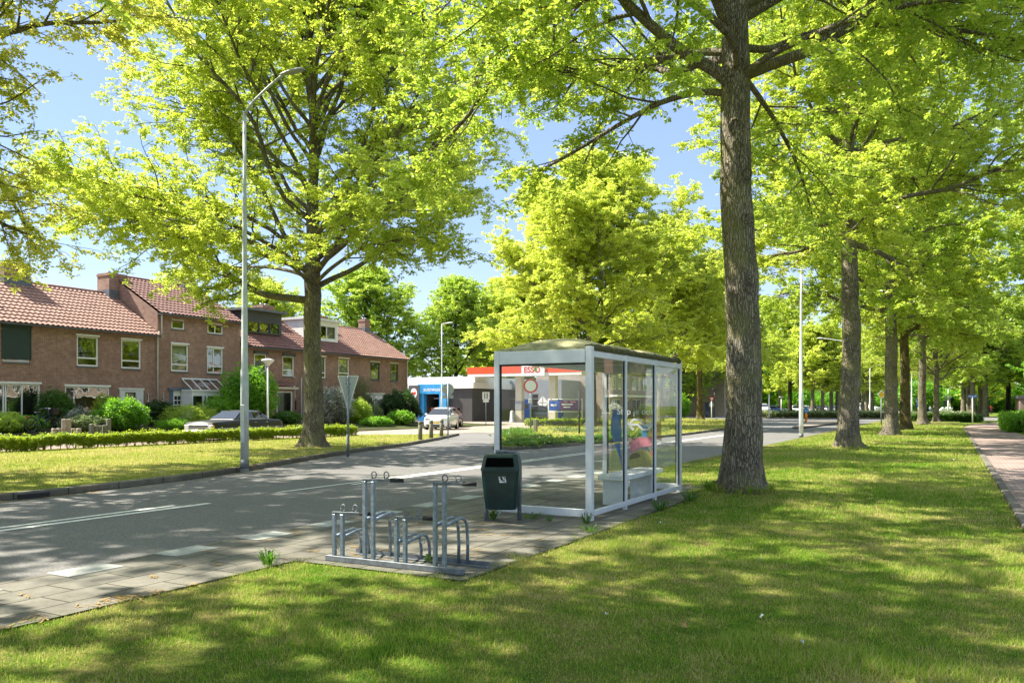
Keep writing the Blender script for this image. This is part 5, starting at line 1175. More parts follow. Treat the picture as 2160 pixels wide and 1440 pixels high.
for u, hgt in stands:
    w2 = .105; s = MB()
    for d in (0, w2): s.bbox(u + d - .019, u + d + .019, -.019, .019, .058, hgt - .012, .003, MR)
    st = s.build('stand', GALV, t)
    s = MB(); s.bbox(u - .022, u + .40, -.018, .018, hgt - .010, hgt + .014, .003, MR @ Matrix.Translation((u, 0, 0)) @ Matrix.Rotation(R(14), 4, 'Z') @ Matrix.Translation((-u, 0, 0))); s.build('top_bar', GALV_D, st)
    M2 = MR @ Matrix.Translation((u, 0, 0)) @ Matrix.Rotation(R(14), 4, 'Z') @ Matrix.Translation((-u, 0, 0))
    s = MB(); s.tube([M2 @ Vector((u + .28, 0, hgt + .002)), M2 @ Vector((u + .415, 0, hgt + .002))], .021, 10); s.build('rubber_grip', RUBBER, st)
    for q in (.10, .235):
        s = MB(); c = M2 @ Vector((u + q, 0, hgt + .055)); n = (M2.to_3x3() @ Vector((.35, 1, 0)))
        s.ring(c, n, .032, .0065, 16, 6, R(-230), R(50)); dirx = (M2.to_3x3() @ Vector((1, 0, 0)))
        s.tube([M2 @ Vector((u + q - .02, 0, hgt + .012)), M2 @ Vector((u + q - .024, 0, hgt + .05))], .0065, 6); s.tube([M2 @ Vector((u + q - .01, 0, hgt + .014)), M2 @ Vector((u + q + .022, 0, hgt + .032))], .0065, 6)
        s.build('lock_eye', GALV_D, st)
    hz = hgt * .56
    for d in (0, w2):
        s = MB(); uu = u + d; out = gap + .02
        pts = [RL(uu, .0, hz - .035), RL(uu, out * .45, hz), RL(uu, out * .74, hz + .012), RL(uu + .004, out * .9, hz - .012), RL(uu + .008, out * .99, hz - .07), RL(uu + .012, out * 1.02, hz * .45), RL(uu + .012, out * 1.0, .01)]
        s.tube(pts, .017, 8); s.build('wheel_hoop', GALV, st)
    s = MB(); s.tube([RL(u + .015, .022, hz - .13), RL(u + .04, .022, hz - .17), RL(u + .065, .022, hz - .165), RL(u + .09, .022, hz - .12)], .005, 5); s.build('spring_clip', CHROME, st)
    s = MB(); s.tube([RL(u + .02, gap * .98, hz - .06), RL(u + .05, gap * .98, hz - .10), RL(u + .07, gap * .98, hz - .095), RL(u + .10, gap * .98, hz - .05)], .005, 5); s.build('spring_clip', CHROME, st)
# bare earth along the paved edges
# ------------------------------------------------------------------ lamp columns and signs
def lamp_column(label, loc, H, arms, mat, r0=.10, r1=.05, door=True, group='tall street lamps along the avenue', steps=True):
    t = thing('street_lamp', label, 'street lamp', loc, 0, group); m = MB()
    P = [(0, 0, -.1), (0, 0, 2.4), (0, 0, 2.44), (0, 0, H * .5), (0, 0, H * .505), (0, 0, H * .76), (0, 0, H * .765), (0, 0, H)]
    rr = [r0, r0 * .97, r0 * .78, r0 * .70, r0 * .58, r0 * .54, r0 * .46, r1]
    m.tube(P, rr, 16); m.build('pole', mat, t)
    if door:
        m = MB(); a = math.atan2(-FY, -FX) - .25; M = Matrix.Rotation(a, 4, 'Z'); m.bbox(r0 * .93, r0 * 1.03, -.055, .055, .62, 1.55, .006, M); m.build('door', mat, t)
        m = MB(); m.tube([(0, 0, -.02), (0, 0, .20)], r0 * 1.04, 16); m.build('base_collar', GALV_D, t)
    for (dx, dy, rise) in arms:
        L = math.hypot(dx, dy); m = MB(); pts = [(0, 0, H - .05)]
        for i in range(1, 9): f = i / 8; pts.append((dx * f, dy * f, H - .05 + rise * (1 - (1 - f) ** 1.12) + .10 * min(1, f * 5)))
        m.tube(pts, [r1, r1 * .98] + [r1 * .75] * 7, 10); a = m.build('arm', mat, t)
        d = Vector((dx, dy, 0)).normalized(); e = Vector(pts[-1]); s = Vector((-d.y, d.x, 0)); m = MB(); secs = []
        for q, wd, h in ((-.10, .035, .035), (.02, .07, .05), (.25, .11, .07), (.48, .10, .06), (.58, .04, .03)):
            c = e + d * q + Vector((0, 0, .05 * q)); secs.append([c + s * wd * math.cos(w_) + Vector((0, 0, h * (math.sin(w_) if math.sin(w_) > 0 else .5 * math.sin(w_)))) for w_ in np.linspace(0, 2 * math.pi, 13)[:-1]])
        m.loft(secs, True, True, True); m.build('lamp_head', ZINC if mat == POLE else POLE_W, t)
    return t
p = gp(516, 986, .12); lamp_column('grey stepped lamp column on the left verge with arm curving into the foliage', (p.x, p.y, .12), 8.75, [(1.15, .15, .72)], POLE, .10, .04)
p = gp(1690, 922, 0); lamp_column('white lamp column standing in the road edge grass right of the knotted oak', (p.x, p.y, 0), 9.4, [(-1.7, 0, .5)], POLE_W, .11)
def far_lamp(px, ph, Y, label, arms): X = Y * (FX + (px - 1080) / 1720 * RX) / (FY + (px - 1080) / 1720 * RY); H = z_at(px, ph, X, Y); return lamp_column(label, (X, Y, 0), H, arms, POLE_W, .09, .045, False)
far_lamp(1807, 728, 86, 'pale lamp column with raised arm just right of the second lawn oak', [(1.9, .3, .5)])
far_lamp(1790, 722, 92, 'pale lamp column whose arm shows left of the second lawn oak', [(-2.6, .2, .5)])
far_lamp(1835, 775, 125, 'far pale lamp column with short arm between oak trunks', [(1.9, 0, .4)])
far_lamp(1923, 775, 118, 'slim pale lamp pole between the lichen covered oak and its neighbour', [(-1.5, 0, .4)])
far_lamp(2000, 820, 150, 'distant pale lamp pole left of the blue direction sign', [(1.2, 0, .3)])
far_lamp(932, 684, 62, 'tall thin grey mast in front of the car wash', [(.5, .1, .05)])
# low lamp in the front gardens
Y = on_x(565, -33.6); t = thing('garden_lamp', 'short white lamp post with dish shaped head by the service lane', 'street lamp', (-33.6, Y, .1)); zt = z_at(565, 772, -33.6, Y) - .1
m = MB(); m.tube([(0, 0, -.1), (0, 0, zt)], [.055, .045], 12); m.build('pole', POLE_W, t); m = MB()
m.loft([[(r * math.cos(a), r * math.sin(a), zt + h) for a in np.linspace(0, 2 * math.pi, 17)[:-1]] for r, h in ((.06, -.02), (.12, .08), (.32, .26), (.36, .33), (.34, .36), (.12, .42))], True, True, True); m.build('lamp_head', OFFWHITE, t)
Y = 112; X = Y * (FX + (1507 - 1080) / 1720 * RX) / (FY + (1507 - 1080) / 1720 * RY); t = thing('garden_lamp', 'short dark lamp post with flat dish head before the beige flats', 'street lamp', (X, Y, .1)); m = MB(); m.tube([(0, 0, -.1), (0, 0, 3.7)], .06, 10); m.build('pole', ANTH, t); m = MB(); m.cyl((0, 0, 3.7), .12, .12, 12, .42); m.cyl((0, 0, 3.82), .42, .06, 12); m.build('lamp_head', ANTH, t)
# ---- traffic signs
def sign_post(name, label, loc, H, mat=GALV, r=.03, rz=0, cat='sign', group=None):
    t = thing(name, label, cat, loc, rz, group); m = MB(); m.tube([(0, 0, -.1), (0, 0, H)], r, 10); m.build('post', mat, t); return t
def plate(t, pts, y0, y1, mat, name='sign_plate'):
    m = MB(); m.prism(pts, (0, y1 - y0, 0), (0, y0, 0), (1, 0, 0), (0, 0, 1)); return m.build(name, mat, t)
def circ(r, cz, n=28, cx=0): return [(cx + r * math.cos(a), cz + r * math.sin(a)) for a in np.linspace(0, 2 * math.pi, n + 1)[:-1]]
p = gp(734, 957, .12); Zs = FX * p.x + FY * p.y; k = Zs / 1720; H = CAM_H + (855 - 793) * k - .12
t = sign_post('give_way_sign', 'downward pointing triangular sign seen from its grey back on the left verge', (p.x, p.y, .12), H, GALV, .035, YAW)
hw = 21.5 * k; zt = H; zb = CAM_H + (855 - 860) * k - .12
tri = [(-hw, zt), (-hw + .02, zt - .05), (-.06, zb), (.06, zb), (hw - .02, zt - .05), (hw, zt), (hw - .02, zt + .02), (-hw + .02, zt + .02)]
pl = plate(t, tri, .036, .046, SIGNG)
m = MB(); q = [(-hw, zt), (0, zb - .02), (hw, zt)]
for a, b in zip(q, q[1:] + q[:1]): m.tube([(a[0], .034, a[1]), (b[0], .034, b[1])], .014, 6)
m.build('rim', SIGNW, pl); plate(t, [(-hw * .3, zt - .22), (hw * .3, zt - .22), (hw * .3, zt - .26), (-hw * .3, zt - .26)], .028, .036, GALV, 'bracket')
m = MB(); m.tube([(0, 0, -.05), (0, 0, .62)], .048, 10); m.build('post_sleeve', GALV_D, t)
p = gp(945, 921, .12); Zs = FX * p.x + FY * p.y; k = Zs / 1720; t = sign_post('round_sign', 'round sign seen from its grey back beside the wooden bollards', (p.x, p.y, .12), CAM_H + 47 * k - .12, GALV, .035, YAW)
plate(t, circ(12.5 * k, CAM_H + 34 * k - .12), .036, .046, SIGNG); plate(t, [(-.26, CAM_H + 15 * k - .12), (.26, CAM_H + 15 * k - .12), (.26, CAM_H + 22 * k - .12), (-.26, CAM_H + 22 * k - .12)], .036, .044, SIGNG, 'lower_plate')
p = Vector((-20.3, 39.9, .1)); Zs = FX * p.x + FY * p.y; k = Zs / 1720; t = sign_post('no_entry_sign', 'white round sign with red ring seen through the shelter end pane', tuple(p), CAM_H + 57 * k - .1, GALV, .04, YAW)
zc = CAM_H + (855 - 813.5) * k - .1; plate(t, circ(15.5 * k, zc), -.05, -.04, RED); plate(t, circ(11.5 * k, zc), -.056, -.05, SIGNW, 'sign_face')
m = MB(); m.bbox(-.12, .06, -.10, -.04, zc - .95, zc - .72, .01); m.build('bracket_box', OFFWHITE, t)
p = gp(1025, 897, .02); Zs = FX * p.x + FY * p.y; k = Zs / 1720; t = sign_post('white_sign', 'white square sign on a thin post in front of the petrol station shop', (p.x, p.y, .02), CAM_H + 28 * k, GALV, .03, YAW)
plate(t, [(-7.6 * k, CAM_H + 12 * k), (7.6 * k, CAM_H + 12 * k), (7.6 * k, CAM_H + 28 * k), (-7.6 * k, CAM_H + 28 * k)], -.045, -.035, SIGNW); plate(t, [(-4 * k, CAM_H + 14 * k), (-1 * k, CAM_H + 14 * k), (-1 * k, CAM_H + 26 * k), (-4 * k, CAM_H + 26 * k)], -.052, -.045, ZINC, 'printed_bar'); plate(t, [(1 * k, CAM_H + 14 * k), (4.5 * k, CAM_H + 14 * k), (4.5 * k, CAM_H + 26 * k), (1 * k, CAM_H + 26 * k)], -.052, -.045, ZINC, 'printed_bar'); plate(t, [(-6 * k, CAM_H + 6.5 * k), (6 * k, CAM_H + 6.5 * k), (6 * k, CAM_H + 11.5 * k), (-6 * k, CAM_H + 11.5 * k)], -.045, -.035, SIGNW, 'lower_plate')
p = gp(1859, 897, 0); Zs = FX * p.x + FY * p.y; k = Zs / 1720; t = sign_post('priority_sign', 'yellow diamond sign with white border on a grey post left of the pale oak', (p.x, p.y, 0), CAM_H + 14 * k, GALV_D, .05, YAW); zc = CAM_H + 23 * k; q = 9.6 * k
plate(t, [(-q, zc), (0, zc - q), (q, zc), (0, zc + q)], -.07, -.055, SIGNW); q *= .72; plate(t, [(-q, zc), (0, zc - q), (q, zc), (0, zc + q)], -.078, -.07, YELLOW, 'sign_face')
p = gp(1501, 886, .1); Zs = FX * p.x + FY * p.y; k = Zs / 1720; t = sign_post('give_way_sign', 'small red bordered give way triangle on a white post right of the shelter', (p.x, p.y, .1), CAM_H + 15 * k, POLE_W, .05, YAW)
plate(t, [(-6 * k, CAM_H + 16 * k), (0, CAM_H + 5.5 * k), (6 * k, CAM_H + 16 * k)], -.06, -.05, RED); plate(t, [(-3.4 * k, CAM_H + 14.2 * k), (0, CAM_H + 8.2 * k), (3.4 * k, CAM_H + 14.2 * k)], -.068, -.06, SIGNW, 'sign_face'); plate(t, circ(5 * k, CAM_H + 1.5 * k - .1), .05, .06, SIGNG, 'round_plate')
p = gp(2051.5, 891, 0); Zs = FX * p.x + FY * p.y; k = Zs / 1720; t = sign_post('direction_sign', 'white post carrying two small blue direction plates side by side', (p.x, p.y, 0), CAM_H + 20 * k, POLE_W, .055, YAW)
for a, b in ((-10, -1.2), (.6, 8.6)):
    pl = plate(t, [(a * k, CAM_H + 16.5 * k), (b * k, CAM_H + 16.5 * k), (b * k, CAM_H + 22.6 * k), (a * k, CAM_H + 22.6 * k)], -.08, -.06, plain('direction_blue', (.08, .20, .60), .5, 0, .1, 5)); plate(t, [((a + 2) * k, CAM_H + 18.6 * k), ((b - 2) * k, CAM_H + 18.6 * k), ((b - 2) * k, CAM_H + 20.4 * k), ((a + 2) * k, CAM_H + 20.4 * k)], -.087, -.08, SIGNW, 'printed_line')
p = gp(2043, 877, 0); Zs = FX * p.x + FY * p.y; k = Zs / 1720; t = sign_post('round_sign', 'white round sign back on a white post among the far oak trunks', (p.x, p.y, 0), CAM_H + 6 * k, POLE_W, .07, YAW); plate(t, circ(6.5 * k, CAM_H + 0 * k), -.09, -.07, SIGNW); plate(t, [(-5 * k, CAM_H - 11 * k), (5 * k, CAM_H - 11 * k), (5 * k, CAM_H - 7 * k), (-5 * k, CAM_H - 7 * k)], -.09, -.07, SIGNW, 'lower_plate')
p = gp(1937, 877, 0); Zs = FX * p.x + FY * p.y; k = Zs / 1720; t = sign_post('banner_post', 'tall narrow blue banner sign left of the dark flared oak', (p.x, p.y, 0), CAM_H + 17 * k, POLE_W, .06, YAW); plate(t, [(-4 * k, CAM_H - 3 * k), (1.5 * k, CAM_H - 3 * k), (1.5 * k, CAM_H + 15 * k), (-4 * k, CAM_H + 15 * k)], -.09, -.06, BLUE); m = MB()
for i in range(5): m.box(-2.6 * k, -.2 * k, -.1, -.091, CAM_H + (1 + i * 2) * k, CAM_H + (2.1 + i * 2) * k)
m.build('printed_line', SIGNW, t)
p = gp(1622, 881, .1); Zs = FX * p.x + FY * p.y; k = Zs / 1720; t = sign_post('white_post', 'tall plain white post by the road bend left of the white lamp column', (p.x, p.y, .1), CAM_H + 22 * k, POLE_W, .09, 0, 'post')
p = gp(1648, 873, .1); Zs = FX * p.x + FY * p.y; k = Zs / 1720; t = sign_post('white_post', 'slim white lamp post right of the blue parked car', (p.x, p.y, .1), CAM_H + 16 * k, POLE_W, .08, 0, 'post'); m = MB(); m.cyl((0, 0, CAM_H + 16 * k), .3, .15, 12, .45); m.build('lamp_head', POLE_W, t)
# orange bollards with round blue signs on the splitter
for px, by, top_, lab, blue in ((1700.5, 891, 870.5, 'nearest orange bollard with round blue arrow sign on the road splitter', 1), (1776.5, 880, 869, 'second orange bollard with pale blue sign right of the second oak trunk', 1), (1853.5, 877, 867, 'farthest orange bollard without a sign under the yellow diamond', 0)):
    p = gp(px, by, .12); Zs = FX * p.x + FY * p.y; k = Zs / 1720; h = (by - top_) * k; r = 2.4 * k; t = thing('traffic_bollard', lab, 'bollard', (p.x, p.y, .12), YAW, 'orange traffic bollards'); m = MB()
    m.tube([(0, 0, -.03), (0, 0, .08), (0, 0, h * .25), (0, 0, h * .55), (0, 0, h * .6), (0, 0, h * .93), (0, 0, h)], [r * .7, r * .75, r, r, r * 1.2, r * 1.05, r * .5], 14); m.build('body', ORANGE, t)
    if blue:
        c = h + 5.2 * k; pl = plate(t, circ(5.4 * k, c), -.03, -.01, BLUE); plate(t, circ(4.9 * k, c), -.036, -.03, plain('sign_blue_face', (.03, .22, .55), .5), 'sign_face')
        for s_ in (-1, 1):
            a = [(s_ * 2.6, -1.9), (s_ * 2.6, -.4), (s_ * 2.1, -.9), (s_ * .9, .9), (s_ * .3, .4), (s_ * 1.5, -1.3), (s_ * .9, -1.9)]; plate(t, [(x * k, c + y * k) for x, y in a], -.042, -.036, SIGNW, 'arrow')
# wooden bollards beside the side road
for i, (px, by) in enumerate([(886.5, 927.5), (909.5, 923.5), (931, 919.5)]):
    p = gp(px, by, .12); m = MB(); m.tube([(0, 0, -.1), (0, 0, .66), (0, 0, .67), (0, 0, .70), (0, 0, .71), (0, 0, .80), (0, 0, .84)], [.095, .095, .082, .082, .095, .092, .055], 12); o = m.build('wooden_bollard', WOOD_G); o.location = (p.x, p.y, .12); o.rotation_euler = (R(1.5 * (i - 1)), R(1.2 * i - 1), i)
    tag(o, ['weathered wooden bollard nearest the viewer of the row by the side road', 'weathered wooden bollard in the middle of the row by the side road', 'weathered wooden bollard of the row closest to the round sign post'][i], 'bollard', 'wooden bollards')
p = gp(1132, 905, .1); m = MB(); m.bbox(-.10, .10, -.10, .10, -.1, .75, .02); o = m.build('wooden_bollard', WOOD_G); o.location = (-21.2, 42.3, .1); tag(o, 'mossy wooden bollard beside the red ringed sign', 'bollard', 'wooden bollards')
m = MB(); m.tube([(0, 0, -.1), (0, 0, 2.35)], .05, 8); o = m.build('dark_stake', RUBBER); Y = 40.5; o.location = (Y * (FX + (1222 - 1080) / 1720 * RX) / (FY + (1222 - 1080) / 1720 * RY), Y, .1); tag(o, 'thin black stake standing in the corner bed behind the shelter post', 'stake')
# scraps of paper on the lawn
for i, (px, py, s, lab) in enumerate([(2008, 972, .07, 'pale crumpled paper lying on the lawn near the path'), (1692, 1363, .018, 'small white scrap in the front lawn'), (1440, 1327, .035, 'brown dry leaf lying in the front lawn'), (1601, 1186, .02, 'tiny white scrap on the shaded lawn'), (1392, 1107, .03, 'white petal scrap on the lawn near the shelter'), (1606, 1310, .018, 'small pale scrap in the middle of the lawn'), (1280, 1304, .016, 'pale scrap near the dark tuft on the lawn')]):
    p = gp(px, py, .02); m = MB(); rg = random.Random(i); n = 7; vs = [(math.cos(a) * s * rg.uniform(.6, 1.1), math.sin(a) * s * rg.uniform(.5, 1), rg.uniform(.02, .05 + s * .5)) for a in np.linspace(0, 6.28, n + 1)[:-1]] + [(0, 0, s * .7 + .02)]
    m.add(vs, [(j, (j + 1) % n, n) for j in range(n)]); o = m.build('paper_scrap' if i != 2 else 'dry_leaf', SIGNW if i != 2 else LITTER); o.location = p; tag(o, lab, 'litter')
# ------------------------------------------------------------------ petrol station
Y0 = 70.0
def on_y(px, Y): t_ = (px - 1080) / 1720; Z = Y / (FY + t_ * RY); return Z * (FX + t_ * RX)
x0, x1 = on_y(985, Y0), -30.2
t = thing('petrol_station_canopy', 'petrol station canopy with orange red fascia and white lettered sign panel', 'canopy', (x0, Y0, .02))
m = MB(); m.box(x0 + .1, x1 - .1, Y0 + .1, Y0 + 4, 4.62, 5.3); wb(m, 'roof', OFFWHITE, t)
xs0, xs1 = on_y(1101, Y0), on_y(1149.5, Y0)
m = MB(); m.box(x0, xs0 - .05, Y0, Y0 + .098, 4.80, 5.46); m.box(x0, x0 + .098, Y0 + .1, Y0 + 4, 4.80, 5.46); wb(m, 'fascia', FASCIA, t)
m = MB(); m.box(xs1 + .05, x1, Y0, Y0 + .098, 4.80, 5.46); wb(m, 'fascia', FASCIA, t)
m = MB(); m.box(x0 + .12, x1 - .1, Y0 + .02, Y0 + .098, 4.52, 4.798); m.box(x0 + .02, x0 + .098, Y0 + .1, Y0 + 4, 4.52, 4.798); wb(m, 'fascia_base', WHITE, t)
m = MB(); m.box(xs0, xs1, Y0 - .10, Y0 + .018, 4.50, 5.50); sg = wb(m, 'sign_panel', SIGNW, t)
for i, (dx, dz) in enumerate(((.10, -.16), (.13, -.2))): pass
o = text_part('ESSO', .78, plain('sign_shadow_grey', (.74, .75, .76), .6), sg, Vector(((xs0 + xs1) / 2 + .06, Y0 - .103, 4.93)) , (R(90), 0, 0), bold=.02, name='lettering', sx=1.02)
o = text_part('ESSO', .78, RED, sg, Vector(((xs0 + xs1) / 2 - .10, Y0 - .112, 5.06)), (R(90), 0, 0), bold=.022, name='lettering', sx=1.02)
for px in (1096.5, 1167.5):
    xc = on_y(px, Y0 + 1.0); m = MB(); m.bbox(xc - .34, xc + .34, Y0 + .7, Y0 + 1.3, -.02, 4.55, .02); wb(m, 'column', CREAM, t); m = MB(); m.bbox(xc - .36, xc + .36, Y0 + .68, Y0 + 1.32, 1.2, 2.1, .01); wb(m, 'column_band', ZINC, t)
# shop behind the canopy
X0, X1, Ys = on_y(984, 80), -36.5, 79.0
t = thing('petrol_shop', 'petrol station shop with glass front under the canopy', 'shop', (X0, Ys, .02))
hs = [(on_y(1009, Ys), on_y(1089, Ys), .35, 3.6), (on_y(1122, Ys), on_y(1136, Ys), .3, 2.9)]
m = MB()
def wall_x(mb, Yw, xa, xb, z0, z1, holes, depth=.2):
    xsn = sorted({xa, xb, *[v for h in holes for v in h[:2]]}); zs = sorted({z0, z1, *[v for h in holes for v in h[2:]]})
    for a, b in zip(xsn, xsn[1:]):
        for c, d in zip(zs, zs[1:]):
            if any(h[0] < (a + b) / 2 < h[1] and h[2] < (c + d) / 2 < h[3] for h in holes): continue
            mb.quad((a, Yw, c), (b, Yw, c), (b, Yw, d), (a, Yw, d))
    for a, b, c, d in holes:
        q = Yw + depth; mb.quad((a, Yw, c), (a, q, c), (a, q, d), (a, Yw, d)); mb.quad((b, Yw, d), (b, q, d), (b, q, c), (b, Yw, c)); mb.quad((a, Yw, d), (a, q, d), (b, q, d), (b, Yw, d)); mb.quad((b, Yw, c), (b, q, c), (a, q, c), (a, Yw, c))
wall_x(m, Ys, X0, X1, -.05, 4.4, hs)
m.quad((X0, Ys, -.05), (X0, Ys, 4.4), (X0, Ys + 9, 4.4), (X0, Ys + 9, -.05)); m.quad((X1, Ys, -.05), (X1, Ys, 4.4), (X1, Ys + 9, 4.4), (X1, Ys + 9, -.05)); m.quad((X0, Ys + 9, -.05), (X1, Ys + 9, -.05), (X1, Ys + 9, 4.4), (X0, Ys + 9, 4.4)); m.quad((X0, Ys, 4.4), (X1, Ys, 4.4), (X1, Ys + 9, 4.4), (X0, Ys + 9, 4.4))
wb(m, 'wall', plain('grey_cladding', (.24, .26, .29), .6, 0, .1, 2), t)
for a, b, c, d in hs:
    m = MB(); n = max(1, int((b - a) / 1.1)); m.box(a, a + .06, Ys + .04, Ys + .12, c, d); m.box(b - .06, b, Ys + .04, Ys + .12, c, d); m.box(a + .06, b - .06, Ys + .045, Ys + .115, d - .08, d); m.box(a + .06, b - .06, Ys + .045, Ys + .115, c, c + .08); m.box(a + .06, b - .06, Ys + .05, Ys + .11, 2.35, 2.43)
    for i in range(1, n): x = a + (b - a) * i / n; m.box(x - .03, x + .03, Ys + .047, Ys + .113, c + .08, d - .08)
    w_ = wb(m, 'window', ZINC, t); g = MB(); g.box(a + .03, b - .03, Ys + .07, Ys + .078, c + .03, d - .03); wb(g, 'pane', WGLASS, w_)
m = MB(); a, b = hs[0][0], hs[0][1]; m.box(a + .1, b - .1, Ys + 2.8, Ys + 2.9, 2.5, 3.5); wb(m, 'wall_panel', WOOD, t)
m = MB(); rg = random.Random(4)
cols = []
for i in range(9):
    x = a + .3 + i * (b - a - .6) / 8; m.box(x - .16, x + .16, Ys + .9 + .3 * (i % 2), Ys + 1.3 + .3 * (i % 2), .02, rg.uniform(1.1, 1.9))
wb(m, 'display_rack', plain('shop_goods', (.25, .22, .18), .7, 0, .9, 3.5), t)
m = MB(); zc = z_at(1145, 849, on_y(1145, Ys), Ys); xc = on_y(1145, Ys); q = .66; m.add([(xc - q, Ys - .02, zc), (xc - .04, Ys - .02, zc - .06), (xc - .04, Ys - .02, zc - q * 1.1)], [(0, 1, 2)])
for sx_, sz_ in ((-1, 1), (1, 1), (1, -1)): m.add([(xc + sx_ * q, Ys - .02, zc + .03 * sz_), (xc + sx_ * .04, Ys - .02, zc + .03 * sz_), (xc + sx_ * .04, Ys - .02, zc + sz_ * q * 1.1)], [(0, 1, 2)])
wb(m, 'diamond_emblem', SIGNW, t)
# pumps
for px, yy, lab in ((1111, 72.2, 'blue petrol pump beside the left canopy column'), (1178, 73.5, 'blue petrol pump beside the right canopy column')):
    x = on_y(px, yy); t = thing('petrol_pump', lab, 'petrol pump', (x, yy, .02), 0, 'petrol pumps'); m = MB(); m.bbox(-.42, .42, -.3, .3, -.02, 2.25, .04); m.build('body', BRIGHTBLUE, t); m = MB(); m.box(-.30, .30, -.315, -.302, 1.35, 1.75); m.build('display', BLACK, t); m = MB(); m.tube([(.43, -.1, 1.5), (.58, -.15, 1.1), (.52, -.2, .5), (.44, -.12, .9)], .025, 6); m.build('hose', RUBBER, t)
x = on_y(1082, 70.5); m = MB(); m.tube([(0, 0, -.02), (0, 0, .05), (0, 0, .1), (0, 0, 1.0), (0, 0, 1.15)], [.36, .36, .28, .24, .12], 14); o = m.build('forecourt_bin', ZINC); o.location = (x, 70.4, .02); tag(o, 'grey round forecourt bin left of the canopy column', 'bin')
# car wash building
xa, xb = -66, x0 + .0; Yw = 71.0
t = thing('car_wash', 'low car wash building with white roof edge, dark wall and blue portal', 'building', (on_y(900, Yw), Yw, .02))
xp0, xp1 = on_y(887, Yw), on_y(947, Yw); zo = 2.85; xo0, xo1 = on_y(900, Yw), on_y(932, Yw)
m = MB(); wall_x(m, Yw, xa, xb, -.05, 3.4, [(xo0, xo1, -.05, zo)], 4); m.quad((xb, Yw, -.05), (xb, Yw, 3.4), (xb, Yw + 12, 3.4), (xb, Yw + 12, -.05)); wb(m, 'wall', plain('dark_cladding', (.065, .06, .058), .6, 0, .15, 1.5), t)
m = MB(); m.box(xa, xb + .3, Yw - .25, Yw + 12, 3.402, 4.0); m.box(xa, xb + .05, Yw + .4, Yw + 12, 4.002, 4.62); wb(m, 'roof', WHITE, t)
m = MB(); m.box(xp0, xo0, Yw - .5, Yw - .004, -.02, 3.85); m.box(xo1, xp1, Yw - .5, Yw - .004, -.02, 3.85); m.box(xo0 + .002, xo1 - .002, Yw - .498, Yw - .006, zo, 3.848); po = wb(m, 'portal', BLUE_L, t)
text_part('autowass', .56, SIGNW, po, Vector(((xo0 + xo1) / 2 + .05, Yw - .51, 3.32)), (R(90), 0, 0), name='lettering', bold=.004)
m = MB(); m.box(xo0 + .1, xo1 - .8, Yw + 1.2, Yw + 1.3, 2.35, 2.45); wb(m, 'strip_light', WHITE, t)
m = MB(); m.box(xo0 + .1, xo0 + 1.3, Yw + .6, Yw + 1.2, -.02, 1.45); m.box(xo0 + .2, xo0 + 1.2, Yw + .58, Yw + .6, 1.0, 1.3); wb(m, 'wash_brush', plain('wash_orange', (.65, .16, .06), .6), t)
xe0, xe1 = on_y(862, Yw - .8), on_y(884, Yw - .8)
s = thing('emblem_board', 'dark board with white badge bearing a red animal shape left of the blue portal', 'sign', ((xe0 + xe1) / 2, Yw - .8, .02)); m = MB(); m.box(xe0, xe1, Yw - .8, Yw - .7, 1.2, 3.75); wb(m, 'board', plain('board_dark', (.07, .06, .06), .6), s)
xc = (xe0 + xe1) / 2; m = MB(); m.prism([(xc + .42 * math.cos(a) * (1 if abs(math.cos(a)) < .8 else .95), 2.95 + .5 * math.sin(a)) for a in np.linspace(0, 6.283, 21)[:-1]], (0, -.01, 0), (0, Yw - .802, 0)); m.prism([(xc - .26, 1.55), (xc + .26, 1.55), (xc + .26, 1.95), (xc - .26, 1.95)], (0, -.01, 0), (0, Yw - .802, 0)); m.prism([(xc + .2 * math.cos(a), 2.22 + .2 * math.sin(a)) for a in np.linspace(0, 6.283, 13)[:-1]], (0, -.01, 0), (0, Yw - .802, 0)); wb(m, 'badge', SIGNW, s)
m = MB(); m.prism([(xc - .3, 2.9), (xc - .22, 3.1), (xc - .05, 3.02), (xc + .18, 3.12), (xc + .3, 3.0), (xc + .2, 2.85), (xc + .22, 2.72), (xc + .1, 2.8), (xc - .1, 2.8), (xc - .2, 2.7)], (0, -.01, 0), (0, Yw - .815, 0)); wb(m, 'animal_shape', RED, s)
# banner on a tube frame
Yb = 58.6; xa, xb = on_y(1157, Yb), on_y(1228, Yb); k = (FX * xa + FY * Yb) / 1720
t = thing('forecourt_banner', 'blue and purple printed banner stretched on a white tube frame', 'banner', (xa, Yb, .1)); m = MB()
z1, z0 = CAM_H + 13 * k, CAM_H - 10 * k
for x in (xa, xb): m.tube([(x, Yb, -.05), (x, Yb, z1 + .05)], .04, 8)
m.tube([(xa, Yb, z1), (xb, Yb, z1)], .03, 6); m.tube([(xa, Yb, z0 - .1), (xb, Yb, z0 - .1)], .03, 6); m.tube([(xb - .2, Yb + .05, z0 - .1), (xb - 1.2, Yb + .9, .05)], .03, 6); wb(m, 'frame', WHITE, t)
xm = xa + (xb - xa) * .33
m = MB(); m.box(xa + .1, xm, Yb - .01, Yb + .004, z0, z1 - .12); wb(m, 'banner_cloth', BLUE, t); m = MB(); m.box(xm + .002, xb - .1, Yb - .01, Yb + .004, z0, z1 - .12); wb(m, 'banner_cloth', PURPLE, t)
m = MB(); zz = (z0 + z1) / 2; m.box(xa + .2, xm - .25, Yb - .02, Yb - .012, zz - .10, zz + .06); wb(m, 'printed_line', SIGNW, t); m = MB(); m.box(xm + .2, xb - .8, Yb - .02, Yb - .012, zz - .02, zz + .09); wb(m, 'printed_line', SIGNW, t); m = MB(); m.box(xm + .35, xb - 1.0, Yb - .02, Yb - .012, zz - .22, zz - .13); wb(m, 'printed_line', SIGNW, t)
